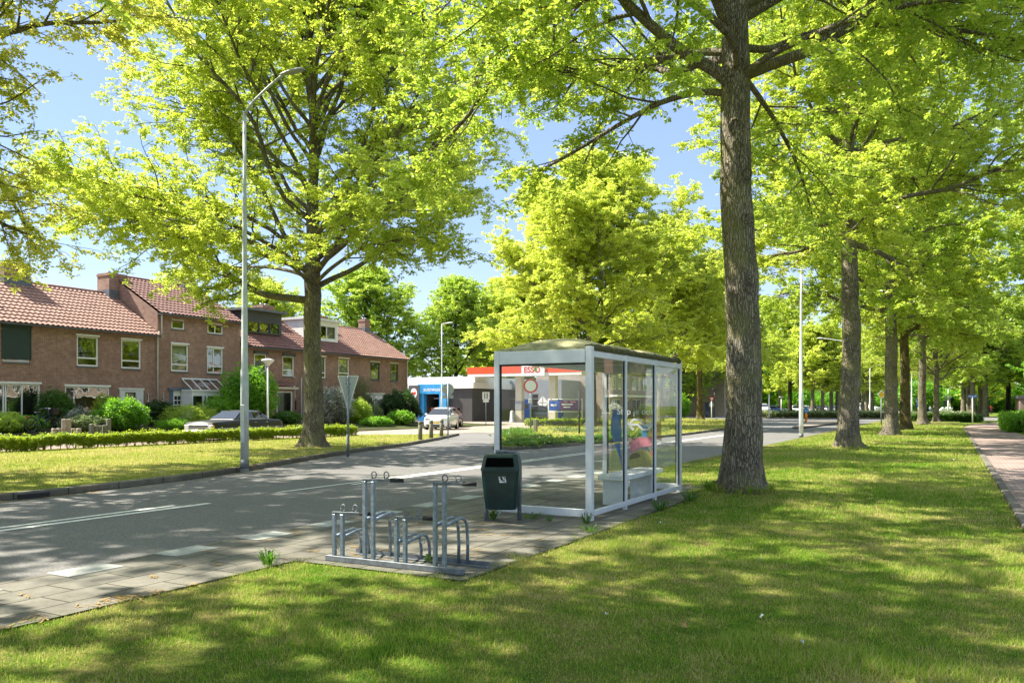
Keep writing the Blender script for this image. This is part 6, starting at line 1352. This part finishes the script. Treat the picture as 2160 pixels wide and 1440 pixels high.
m = MB(); m.box(xm + .4, xm + .7, Yb - .02, Yb - .012, zz + .18, zz + .27); wb(m, 'printed_line', PINK, t); m = MB(); m.box(xm + .95, xm + 1.4, Yb - .02, Yb - .012, zz + .18, zz + .27); wb(m, 'printed_line', PINK, t)
# slim price pylon
Yp = 66; x = on_y(1276, Yp); k = (FX * x + FY * Yp) / 1720; t = thing('price_pylon', 'slim white and blue price pylon seen through the nearest back pane of the shelter', 'sign', (x, Yp, .1), YAW); zt = CAM_H + 73 * k
m = MB(); m.box(-3.6 * k, 3.6 * k, -.12, .12, -.1, zt); m.build('panel', SIGNW, t)
for j, (a, b, mt) in enumerate(((.50, .62, RED), (.34, .46, BLUE), (.72, .80, BLUE_L), (.88, .96, BLUE_L))): m = MB(); m.box(-2.8 * k, 2.8 * k, -.135, -.122, zt * a, zt * b); m.build('price_field', mt, t)
# ------------------------------------------------------------------ beige terrace beyond the station
def terrace(name, label, X, ya, yb, face, hgt, bays, seed, z0=.1):
    s = 1 if face > 0 else -1; t = thing(name, label, 'house', (X, ya, z0), 0, 'beige terraces'); holes = []; wdt = (yb - ya) / bays
    for i in range(bays):
        b = ya + i * wdt
        for lo, hi in ((3.45, 5.0),):
            for f0_, f1_ in ((.08, .30), (.40, .56), (.66, .92)): holes.append((b + wdt * f0_, b + wdt * f1_, lo, hi))
        holes.append((b + wdt * .10, b + wdt * .55, .75, 2.4)); holes.append((b + wdt * .70, b + wdt * .86, .12, 2.3))
    m = MB(); wall_face(m, 0, ya, yb, 0, hgt, holes, .14)
    m.v = [(X + (p[0] if s > 0 else -p[0]), p[1], p[2]) for p in m.v]
    D = -9 * s
    for y in (ya, yb): m.add([(X, y, 0), (X, y, hgt), (X + D / 2, y, hgt + 2.6), (X + D, y, hgt), (X + D, y, 0)], [(0, 1, 2, 3, 4)])
    m.quad((X + D, ya, 0), (X + D, yb, 0), (X + D, yb, hgt), (X + D, ya, hgt)); wb(m, 'wall', BRICK_B, t)
    m = MB(); m.quad((X + .4 * s, ya, hgt - .1), (X + .4 * s, yb, hgt - .1), (X + D / 2, yb, hgt + 2.7), (X + D / 2, ya, hgt + 2.7)); m.quad((X + D - .4 * s, ya, hgt - .1), (X + D - .4 * s, yb, hgt - .1), (X + D / 2, yb, hgt + 2.7), (X + D / 2, ya, hgt + 2.7)); wb(m, 'roof', TILE_D, t)
    m = MB(); m.box(min(X, X + .9 * s), max(X, X + .9 * s), ya, yb, 2.62, 2.85); wb(m, 'porch_roof', WHITE, t)
    for i in range(bays):
        b = ya + i * wdt; m = MB(); y = b + wdt * .64; m.tube([(X + .85 * s, y, 2.6), (X + .02 * s, y, 1.7)], .06, 6); wb(m, 'bracket', WHITE, t)
    for h_ in holes:
        a, b, c, d = h_; m = MB(); xa, xb = sorted((X - .04 * s, X - .10 * s)); f = .09
        m.box(xa, xb, a, a + f, c, d); m.box(xa, xb, b - f, b, c, d); m.box(xa, xb, a + f, b - f, d - f, d); m.box(xa, xb, a + f, b - f, c, c + f)
        if b - a > 1: m.box(xa, xb, (a + b) / 2 - .04, (a + b) / 2 + .04, c + f, d - f)
        w_ = wb(m, 'window', WHITE, t); g = MB(); q = X - .07 * s; g.box(min(q, q + .006), max(q, q + .006), a + .05, b - .05, c + .05, d - .05); wb(g, 'pane', WGLASS, w_)
        if (int(a * 10) + seed) % 3 == 0: g = MB(); q = X - .2 * s; g.quad((q, a + .05, c + .05), (q, b - .05, c + .05), (q, b - .05, d - .05), (q, a + .05, d - .05)); wb(g, 'curtain', CURTAIN, w_)
    return t
terrace('beige_terrace', 'beige brick terrace with white windows seen through the back panes of the shelter', -33, 84, 104, 1, 5.6, 3, 1)
terrace('beige_terrace', 'beige brick terrace across the path mirrored in the house windows', 27, 46, 102, -1, 5.6, 8, 2)
shrub('shrub', 'pink blossoming bush in the front garden of the beige terrace', (-31, 80, .05), 1.0, 1.6, .85, 1600, LEAF['blossom'], .18, 41, group='terrace garden shrubs')
shrub('shrub', 'green bush at the right end of the beige terrace', (-30.4, 101, .05), 1.4, 2.4, 1.5, 2600, LEAF['fresh'], .2, 42, group='terrace garden shrubs')
shrub('shrub', 'dark green bush before the beige terrace door', (-31, 91, .05), 1.0, 1.5, .9, 1500, LEAF['mid'], .18, 43, group='terrace garden shrubs')
# flats and other far buildings
def block(name, label, xa, xb, ya, yb, h_, mat, rows, wcol, loc=None, roofm=None, win=(1.6, 1.5, 2.9, 3.0)):
    t = thing(name, label, 'building', ((xa + xb) / 2, ya, 0)); m = MB(); m.box(xa, xb, ya, yb, -.1, h_); wb(m, 'wall', mat, t)
    m = MB(); m.box(xa - .3, xb + .3, ya - .3, yb + .3, h_ + .002, h_ + .4); wb(m, 'roof', roofm or OFFWHITE, t)
    n = max(1, int((xb - xa) / win[2])); n2 = max(1, int((yb - ya) / win[2]))
    for r in range(rows):
        z = 1.0 + r * win[3]
        for i in range(n): x = xa + (i + .5) * (xb - xa) / n; m = MB(); m.box(x - win[0] / 2, x + win[0] / 2, ya - .05, ya - .003, z, z + win[1]); w_ = wb(m, 'window', wcol, t); g = MB(); g.box(x - win[0] / 2 + .1, x + win[0] / 2 - .1, ya - .058, ya - .052, z + .1, z + win[1] - .1); wb(g, 'pane', CGLASS, w_)
        for i in range(n2): y = ya + (i + .5) * (yb - ya) / n2; m = MB(); m.box(xb + .003, xb + .05, y - win[0] / 2, y + win[0] / 2, z, z + win[1]); w_ = wb(m, 'window', wcol, t); g = MB(); g.box(xb + .052, xb + .058, y - win[0] / 2 + .1, y + win[0] / 2 - .1, z + .1, z + win[1] - .1); wb(g, 'pane', CGLASS, w_)
    return t
block('beige_flats', 'beige blank gable of the flats behind the small give way sign', -37.5, -30.4, 125, 150, 8.4, BRICK_B, 0, WHITE)
fl = block('orange_flats', 'flats with orange balcony panels right of the shelter', -47, -38, 124, 145, 9.0, plain('flats_grey', (.32, .30, .28), .8, 0, .15, 2), 3, WHITE)
for r in range(3):
    m = MB(); m.box(-46.6, -38.2, 122.9, 122.98, 2.4 + r * 2.9, 3.5 + r * 2.9); wb(m, 'balcony_panel', plain('balcony_orange', (.62, .16, .04), .6, 0, .1, 2), fl); m = MB(); m.box(-46.8, -38.1, 123.0, 123.98, 2.2 + r * 2.9, 2.38 + r * 2.9); wb(m, 'balcony_slab', OFFWHITE, fl)
block('white_flats', 'white flats at the right edge above the garages', 13.6, 30, 158, 172, 12.5, OFFWHITE, 4, LEADG)
block('low_garages', 'low dark garage block behind the hedges at the right edge', 8.2, 24, 128, 138, 2.6, plain('garage_brick', (.20, .14, .11), .8, 0, .3, 2), 1, plain('garage_door', (.16, .15, .14), .7), win=(2.2, 1.6, 2.8, 3), roofm=ANTH)
block('white_hall', 'long low pale building behind the parked cars', -20, 0, 232, 250, 3.6, CREAM, 1, LEADG, win=(2.5, 1.8, 4, 3))
# ------------------------------------------------------------------ wheelie bins by the flats
Yq = 110; x = on_y(1497, Yq); m = MB(); m.bbox(-.55, .55, -.4, .4, .0, 1.9, .04); o = m.build('container', plain('container_navy', (.03, .04, .07), .6)); m2 = MB(); m2.bbox(-.58, .58, -.43, .43, 1.902, 2.02, .03); o.location = (x, Yq, .05); tag(o, 'dark navy waste container left of the small give way sign', 'container'); m2.build('lid', BLACK, o)

for i in range(22):
    px = 1596 + i * 26.5; Yq = 205 + (i * 37) % 40; Xq = on_y(px, Yq)
    if 1690 < px < 1790 or 1820 < px < 1880: Yq += 55; Xq = on_y(px, Yq)
    if i == 0:
        b0_ = shrub('shrub', 'big green bush filling the far end of the avenue between the trunks', (Xq, Yq, 0), 5.0, 5.0, 3.3, 2600, LEAF['fresh'], .55, 60, per=3, group='bushes at the far end'); continue
    o = copy_tree(b0_); o.location = (Xq, Yq, 0); o.rotation_euler = (0, 0, i * 1.3); o.scale = (1, 1, .8 + .1 * (i % 5))
# ------------------------------------------------------------------ cars
def wheel(parent, x, y, r, wd, side, rimmat):
    m = MB(); m.tube([(x - wd / 2, y, r), (x - wd / 2 + .03, y, r), (x + wd / 2 - .03, y, r), (x + wd / 2, y, r)], [r * .90, r, r, r * .90], 24); w_ = m.build('wheel', RUBBER, parent)
    xs = x + side * (wd / 2 + .004); m = MB(); m.disc((xs, y, r), (1, 0, 0), r * .64, .02, 20); rim = m.build('rim', rimmat, w_)
    m = MB()
    for i in range(7): a = i * 2 * math.pi / 7; c = Vector((xs + side * .012, y + math.cos(a) * r * .42, r + math.sin(a) * r * .42)); m.disc(c, (1, 0, 0), r * .10, .006, 8)
    m.build('rim_hole', BLACK, rim)
def car(label, loc, rz, prof, W, H, paint, wheels, r=.31, glassy=None, group=None, lights=True, plate=True, chrome=False, detail=True, name='parked_car'):
    """prof: stations front(-y) to rear: (y, z_low, z_belt, half_w_low, half_w_belt, z_roof, half_w_roof); z_roof None = no cabin there"""
    t = thing(name, label, 'car', loc, rz, group); m = MB(); secs = []
    for (y, zl, zb, wl, wb_, zr, wr) in prof:
        zm = zl + (zb - zl) * .55
        secs.append([(-wl, y, zl), (-wb_ * 1.0 - .012, y, zl + (zb - zl) * .30), (-wb_ - .022, y, zm), (-wb_, y, zb - .05), (-wb_ + .05, y, zb), (0, y, zb + .018), (wb_ - .05, y, zb), (wb_, y, zb - .05), (wb_ + .022, y, zm), (wb_ + .012, y, zl + (zb - zl) * .30), (wl, y, zl)])
    m.loft(secs, True, True, True)
    cab = [(y, zb, wb_ - .03, zr, wr) for (y, zl, zb, wl, wb_, zr, wr) in prof if zr is not None]
    m.loft([[(-w0, y, zb - .03), (-wr - (w0 - wr) * .45, y, zb + (zr - zb) * .55), (-wr, y, zr - .05 if zr - zb > .1 else zr), (-wr * .8, y, zr), (wr * .8, y, zr), (wr, y, zr - .05 if zr - zb > .1 else zr), (wr + (w0 - wr) * .45, y, zb + (zr - zb) * .55), (w0, y, zb - .03)] for y, zb, w0, zr, wr in cab], True, True, True)
    body = m.build('body', paint, t); body.data.polygons.foreach_set('use_smooth', [True] * len(body.data.polygons))
    # glass: windscreen, rear window and side windows lie on the cabin faces, a little proud
    def cabpt(i, side, f, out=.012):
        y, zb, w0, zr, wr = cab[i]; z = zb + .03 + (zr - .09 - zb - .03) * f
        g = (z - zb) / max(.05, (zr - zb)); w_ = (w0 + (wr + (w0 - wr) * .45 - w0) * min(1, g / .55)) if g < .55 else (wr + (w0 - wr) * .45) * (1 - (g - .55) / .45) + wr * ((g - .55) / .45); return Vector((side * (w_ + out), y, z))
    n = len(cab)
    for side in (-1, 1):
        for (i0, i1, fa, fb) in glassy['side']:
            m = MB(); A = cabpt(i0, side, .06); B = cabpt(i1, side, .06); Cc = cabpt(i1, side, 1); D = cabpt(i0, side, 1)
            P0 = A.lerp(B, fa); P1 = A.lerp(B, fb); P2 = D.lerp(Cc, fb); P3 = D.lerp(Cc, fa); m.quad(P0, P1, P2, P3); m.build('side_window', CGLASS, t)
    for nm, (i0, i1, push) in (('windscreen', glassy['front'] + (-1,)), ('rear_window', glassy['rear'] + (1,))):
        y0, zb0, w0, zr0, wr0 = cab[i0]; y1, zb1, w1, zr1, wr1 = cab[i1]; a = Vector((w0 * .93, y0, zr0)); b = Vector((wr1 * .93, y1, zr1)); d = (b - a); nv = Vector((0, push * abs(d.z), abs(d.y))).normalized() * .016
        p0 = a.lerp(b, .08) + nv; p1 = a.lerp(b, .92) + nv; m = MB(); m.quad((-p0.x, p0.y, p0.z), (p0.x, p0.y, p0.z), (p1.x, p1.y, p1.z), (-p1.x, p1.y, p1.z)); m.build(nm, CGLASS, t)
    for y in wheels:
        for side in (-1, 1):
            wheel(t, side * (W / 2 - .10), y, r, .19, side, glassy.get('rim', CP_SILV))
            m = MB(); m.ring((side * (W / 2 + .006), y, r), (1, 0, 0), r + .035, .022, 20, 6, 0, math.pi * 2); m.build('wheel_arch', BLACK, t)
    yf, zlf, zbf, wf = prof[0][0], prof[0][1], prof[0][2], prof[0][4]; yr, zlr, zbr, wr_ = prof[-1][0], prof[-1][1], prof[-1][2], prof[-1][4]
    return t, body
hatch = [(-1.92, .32, .62, .66, .70, None, 0), (-1.84, .22, .78, .76, .78, None, 0), (-1.55, .2, .88, .80, .83, None, 0), (-1.15, .2, .95, .82, .845, .97, .60), (-.95, .2, .97, .82, .845, 1.08, .60), (-.30, .2, .98, .82, .845, 1.45, .56), (.30, .2, .99, .82, .845, 1.51, .57), (1.0, .2, 1.0, .82, .845, 1.46, .56), (1.55, .2, 1.02, .80, .83, 1.28, .56), (1.86, .24, 1.02, .76, .79, 1.05, .60), (1.93, .34, .95, .70, .72, None, 0)]
def lamps(t, prof_y, zs, xs, sz, rear_y, rzs, rsz, grille=None, plate_z=.45):
    for s in (-1, 1):
        m = MB(); m.loft([[(s * xs + sz[0] * .5 * math.cos(a), prof_y + abs(math.cos(a - (0 if s > 0 else math.pi))) * .0 + d, zs + sz[1] * .5 * math.sin(a)) for a in np.linspace(0, 6.283, 13)[:-1]] for d in (0, .10)], True, True, True); m.build('headlight', LAMPG, t)
        m = MB(); m.bbox(s * xs - rsz[0] / 2, s * xs + rsz[0] / 2, rear_y - .08, rear_y + .012, rzs - rsz[1] / 2, rzs + rsz[1] / 2, .01); m.build('tail_light', TAIL, t)
    if grille: m = MB(); m.bbox(-grille[0], grille[0], prof_y - .015, prof_y + .05, grille[1], grille[2], .01); m.build('grille', BLACK, t)
    m = MB(); m.box(-.26, .26, prof_y - .03, prof_y - .012, plate_z - .055, plate_z + .055); m.build('number_plate', PLATE, t)
p = Vector((-31.0, 47.4, .014))
t, _ = car('white small hatchback parked nose towards the road by the bollards', p, R(20), hatch, 1.69, 1.5, CP_WHITE, (-1.25, 1.26), .31, dict(side=[(1, 2, .35, 1), (2, 3, .03, .97), (3, 4, .03, .97), (4, 5, .05, .7)], front=(0, 2), rear=(4, 6)))
lamps(t, -1.90, .72, .56, (.36, .17), 1.92, .88, (.16, .3), (.5, .30, .40), .50)
m = MB(); m.bbox(-.62, .62, -1.945, -1.88, .24, .36, .02); m.build('lower_grille', BLACK, t); m = MB(); m.bbox(-.34, .34, -1.90, -1.86, .60, .66, .01); m.build('grille_bar', BLACK, t)
for s in (-1, 1): m = MB(); m.bbox(s * .93 - .09, s * .93 + .09, -.78, -.66, .98, 1.10, .03); m.build('wing_mirror', CP_WHITE, t)
saloon = [(-2.32, .42, .70, .74, .80, None, 0), (-2.27, .30, .83, .80, .84, None, 0), (-1.6, .22, .885, .84, .87, None, 0), (-.92, .2, .93, .85, .885, .94, .66), (-.80, .2, .93, .85, .885, 1.0, .65), (-.22, .2, .94, .85, .885, 1.33, .57), (.40, .2, .94, .85, .885, 1.385, .58), (.92, .2, .94, .85, .885, 1.34, .57), (1.42, .2, .94, .85, .88, 1.00, .66), (1.56, .22, .94, .84, .88, .95, .66), (2.15, .26, .90, .82, .86, None, 0), (2.36, .36, .82, .78, .82, None, 0)]
p = gp(498, 930, .06); p = Vector((-29.9, on_x(497, -29.9), .06))
t, _ = car('dark olive classic saloon parked on the lane behind the hedge', p, R(4), saloon, 1.77, 1.39, CP_DARK, (-1.42, 1.36), .31, dict(side=[(1, 2, .45, 1), (2, 3, .0, .86), (3, 4, .0, .9), (4, 5, .0, .62)], front=(0, 2), rear=(4, 6), rim=CHROME))
m = MB(); m.bbox(-.56, .56, -2.345, -2.30, .50, .72, .01); g = m.build('grille', plain('grille_dark', (.16, .15, .12), .4, .4, .3, 40), t)
m = MB(); m.bbox(-.60, .60, -2.36, -2.33, .715, .745, .008); m.bbox(-.60, .60, -2.36, -2.33, .475, .50, .008); m.build('grille_trim', CHROME, t)
for s in (-1, 1):
    m = MB(); m.bbox(s * .69 - .13, s * .69 + .13, -2.35, -2.25, .49, .73, .02); m.build('headlight', LAMPG, t); m = MB(); m.bbox(s * .835 - .03, s * .835 + .03, -2.33, -2.20, .50, .72, .02); m.build('indicator', plain('amber_lamp', (.6, .3, .08), .2), t); m = MB(); m.bbox(s * .6 - .18, s * .6 + .18, 2.32, 2.38, .55, .72, .01); m.build('tail_light', TAIL, t)
    m = MB(); m.tube([(s * .90, -2.1, .55), (s * .912, -1.7, .56), (s * .912, 1.9, .56), (s * .88, 2.2, .55)], .016, 6); m.build('side_trim', CHROME, t); m = MB(); m.tube([(s * .86, -.55, 1.0), (s * .64, -.18, 1.33), (s * .62, .9, 1.34), (s * .78, 1.36, 1.0), (s * .875, 1.3, .965), (s * .875, -.6, .965)], .013, 6); m.build('window_trim', CHROME, t)
    for y in (.28, 1.05): m = MB(); m.box(s * .905 - .012, s * .905 + .012, y, y + .14, .80, .825); m.build('door_handle', CHROME, t)
m = MB(); m.bbox(-.86, .86, -2.46, -2.36, .36, .47, .03); m.build('bumper', CHROME, t); m = MB(); m.bbox(-.84, .84, 2.38, 2.47, .40, .51, .03); m.build('bumper', CHROME, t); m = MB(); m.box(-.26, .26, -2.475, -2.463, .30, .41); m.build('number_plate', SIGNW, t)
# hatchback behind the white one, a dark estate at the pumps
t, _ = car('dark red car parked directly behind the white hatchback', (-33.7, 52.3, .014), R(20), hatch, 1.69, 1.5, CP_RED, (-1.25, 1.26), .31, dict(side=[(1, 2, .35, 1), (2, 3, .03, .97), (3, 4, .03, .97)], front=(0, 2), rear=(4, 6))); lamps(t, -1.90, .72, .56, (.36, .17), 1.92, .88, (.16, .3))
suv = [(y, zl, zb * 1.05, wl, wb_, None if zr is None else zr * 1.10, wr * 1.05 if wr else 0) for (y, zl, zb, wl, wb_, zr, wr) in hatch]
Yc = 74; xq = on_y(1146, Yc); t, _ = car('dark grey high car filling up under the canopy', (xq, Yc, .014), R(100), suv, 1.75, 1.65, CP_GREY, (-1.25, 1.26), .34, dict(side=[(1, 2, .35, 1), (2, 3, .03, .97), (3, 4, .03, .97), (4, 5, .0, .6)], front=(0, 2), rear=(4, 6))); lamps(t, -1.90, .78, .56, (.36, .17), 1.92, .95, (.16, .3))
# the row of parked cars far away beyond the roundabout: one built, the rest copied
base, _ = car('small blue car parked at the far end left of the stout dark oak', (0, 0, 0), 0, hatch, 1.69, 1.5, CP_BLUE, (-1.25, 1.26), .31, dict(side=[(1, 2, .35, 1), (2, 3, .03, .97), (3, 4, .03, .97)], front=(0, 2), rear=(4, 6)), 'cars parked at the far end'); lamps(base, -1.90, .72, .56, (.36, .17), 1.92, .88, (.16, .3))
far = [(1637, 871.5, CP_BLUE, None, 1.1, 1.2), (1610, 872, CP_WHITE, 'white van like car parked at the far left of the row beyond the roundabout', 1.35, .3), (1677, 871, CP_WHITE, 'white car parked behind the nearest white lamp column', 1.1, .4), (1703, 871, CP_WHITE, 'white car parked behind the nearest orange bollard', 1.1, 1.4), (1724, 871, CP_DARK, 'dark car parked between the first two slender far oaks', 1.1, .6), (1741, 871, CP_SILV, 'silver car parked between slender far oaks', 1.1, 1.2), (1758, 871, CP_SILV, 'silver blue car parked beyond the last far oak left of the second lawn oak', 1.1, .5), (1772, 871, CP_GREY, 'grey car parked just left of the second lawn oak', 1.1, .9), (1829, 869.5, CP_WHITE, 'white car parked beyond the second orange bollard', 1.5, 1.1), (1850, 869, CP_GREY, 'dark car parked under the yellow diamond sign', 1.5, .8), (1816, 870, CP_SILV, 'pale car parked right of the second lawn oak', 1.2, .6)]
for i, (px, by, paint, lab, s, rz) in enumerate(far):
    p = gp(px, by, .05); o = base if i == 0 else copy_tree(base); o.location = (p.x, p.y, .02); o.rotation_euler = (0, 0, rz); o.scale = (s, s, s)
    if lab: o['label'] = lab
    for ch in o.children:
        if ch.name.split('.')[0] == 'body' and i: ch.material_slots[0].link = 'OBJECT'; ch.material_slots[0].material = paint
# ------------------------------------------------------------------ bicycle leaning in the front garden
X = -36.4; Yb = on_x(88, X); t = thing('bicycle', 'dark city bicycle with black basket standing before the wide panes', 'bicycle', (X, Yb, gz(X, Yb)), R(97))
for x in (-.52, .55):
    m = MB(); m.ring((x, 0, .35), (0, 1, 0), .325, .022, 28, 6); w_ = m.build('wheel', RUBBER, t); m = MB()
    for i in range(12): a = i * math.pi / 6; m.tube([(x, 0, .35), (x + .31 * math.cos(a), 0, .35 + .31 * math.sin(a))], .003, 3)
    m.ring((x, 0, .35), (0, 1, 0), .30, .010, 28, 5); m.build('rim', GALV_D, w_)
m = MB(); bb = (0, 0, .30); st = (-.22, 0, .86); hd = (.36, 0, .88)
for a, b in ((bb, st), (bb, (.38, 0, .72)), ((-.14, 0, .62), (.37, 0, .80)), ((-.52, 0, .35), bb), ((-.52, 0, .35), (-.16, 0, .68)), (hd, (.55, 0, .35))): m.tube([a, b], .020, 8)
m.build('frame', plain('bicycle_navy', (.02, .03, .06), .35), t)
m = MB(); m.tube([(.34, 0, .9), (.32, 0, 1.08), (.30, .05, 1.1), (.22, .28, 1.08), (.10, .3, 1.05)], .013, 6); m.tube([(.32, 0, 1.08), (.30, -.05, 1.1), (.22, -.28, 1.08), (.10, -.3, 1.05)], .013, 6); m.build('handlebar', GALV_D, t)
m = MB(); m.loft([[(-.36 + q * .30, w_ * math.cos(a), .90 + .03 * math.sin(a)) for a in np.linspace(0, 6.283, 9)[:-1]] for q, w_ in ((0, .08), (.3, .10), (.7, .05), (1, .025))], True, True, True); m.build('saddle', BLACK, t)
m = MB(); m.loft([[(.58 + sx_ * a, sy_ * b, z) for sx_, sy_ in ((-1, -1), (1, -1), (1, 1), (-1, 1))] for z, a, b in ((.80, .14, .18), (1.10, .19, .23), (1.10, .17, .21), (.83, .12, .16))], True, True, False); m.build('basket', BLACK, t)
m = MB(); m.bbox(-.74, -.68, -.06, .06, .66, .74, .01); m.build('tail_light', TAIL, t); m = MB(); m.tube([(-.80, 0, .70), (-.3, 0, .70), (-.5, 0, .36)], .012, 6); m.build('carrier', BLACK, t)
# ------------------------------------------------------------------ people far off
def person(label, loc, rz, mats, pose):
    """one continuous skinned body; clothing and hair are its children"""
    sk = dict(pelvis=(0, 0, .95), waist=(0, 0, 1.1), chest=(0, -.01, 1.33), neck=(0, -.01, 1.48), head=(0, -.03, 1.60), crown=(0, -.02, 1.73))
    V = [Vector(v) for v in sk.values()]; E = [(i, i + 1) for i in range(5)]; rad = [.13, .12, .14, .055, .085, .07]
    def chain(root, pts, rr):
        k = root
        for p_, q in zip(pts, rr): V.append(Vector(p_)); rad.append(q); E.append((k, len(V) - 1)); k = len(V) - 1
    for s, (leg, arm) in zip((-1, 1), pose): chain(0, leg, (.085, .060, .045, .035)); chain(2, arm, (.06, .042, .032, .030))
    me = bpy.data.meshes.new('person'); me.from_pydata(V, E, []); o = bpy.data.objects.new('person', me); C.objects.link(o)
    md = o.modifiers.new('skin', 'SKIN'); o.modifiers.new('sub', 'SUBSURF').render_levels = 1
    for i, q in enumerate(rad): me.skin_vertices[0].data[i].radius = (q, q)
    me.skin_vertices[0].data[0].use_root = True; bpy.context.view_layer.update()
    dg = bpy.context.evaluated_depsgraph_get(); m2 = bpy.data.meshes.new_from_object(o.evaluated_get(dg)); o.modifiers.clear(); o.data = m2
    for mt in (mats[0], mats[1], mats[2]): m2.materials.append(mt)
    for pl in m2.polygons: z = pl.center.z; ax_ = abs(pl.center.x); pl.material_index = 0 if z > 1.50 else (2 if z < 1.0 and ax_ < .32 and pl.center.y > -.28 else 1)
    o.location = loc; o.rotation_euler = (0, 0, rz); tag(o, label, 'person')
    h = MB(); h.loft([[(r * math.cos(a), -.01 + r * 1.05 * math.sin(a) + .02, z) for a in np.linspace(0, 6.283, 11)[:-1]] for r, z in ((.092, 1.60), (.10, 1.66), (.09, 1.72), (.05, 1.765), (.01, 1.775))], True, True, True); h.build('hair', BLACK, o)
    return o
wp = [([(-.1, -.02, .9), (-.11, -.16, .5), (-.11, -.05, .1), (-.11, -.2, .04)], [(-.19, 0, 1.38), (-.26, .10, 1.12), (-.24, .02, .9), (-.23, -.02, .82)]), ([(.1, 0, .9), (.11, .08, .5), (.11, .3, .14), (.11, .2, .05)], [(.19, 0, 1.38), (.25, -.10, 1.12), (.22, -.22, .92), (.21, -.26, .84)])]
p = gp(1962, 873.5, 0); person('pedestrian in pale top and blue trousers walking beyond the lawn oaks', (p.x, p.y, 0), 1.2, (SKIN, SIGNW, POSTB), wp)
cp = [([(-.1, -.05, .92), (-.11, -.38, .78), (-.11, -.20, .42), (-.11, -.32, .36)], [(-.19, -.02, 1.36), (-.24, -.22, 1.18), (-.22, -.44, 1.08), (-.21, -.50, 1.08)]), ([(.1, -.05, .92), (.11, -.28, .60), (.11, -.12, .24), (.11, -.24, .18)], [(.19, -.02, 1.36), (.24, -.22, 1.18), (.22, -.44, 1.08), (.21, -.50, 1.08)])]
p = gp(2090, 873.5, .0); rider = person('cyclist in red jacket riding on the brick path far away', (p.x, p.y, .02), .25, (SKIN, RED, POSTB), cp)
t = thing('bicycle', 'dark bicycle ridden by the far cyclist in red', 'bicycle', (p.x, p.y, .02), .25); m = MB()
for y in (-.55, .5): m.ring((0, y, .35), (1, 0, 0), .325, .025, 20, 5)
m.build('wheel', RUBBER, t); m = MB()
for a, b in (((0, 0, .3), (0, .12, .88)), ((0, 0, .3), (0, -.38, .75)), ((0, .08, .62), (0, -.38, .8)), ((0, .5, .35), (0, 0, .3)), ((0, .5, .35), (0, .1, .7)), ((0, -.55, .35), (0, -.40, 1.0)), ((-.25, -.46, 1.05), (.25, -.46, 1.05)), ((0, -.40, 1.0), (0, -.46, 1.05))): m.tube([a, b], .022, 6)
m.build('frame', BLACK, t)
# slanted pale slabs beyond the end hedge
for i in range(3):
    p = gp(1984 + i * 8, 875, .0); m = MB(); m.prism([(-.9, 0), (.3, 0), (.9, 1.3), (.5, 1.35)], (0, .5, 0), (0, 0, 0), (1, 0, 0), (0, 0, 1)); o = m.build('stone_slab', CONC_W); o.location = (p.x, p.y, 0); o.rotation_euler = (0, 0, YAW)
    tag(o, 'slanted pale stone slab beyond the dark hedge at the end of the lawn', 'stone slab', 'slanted stone slabs')
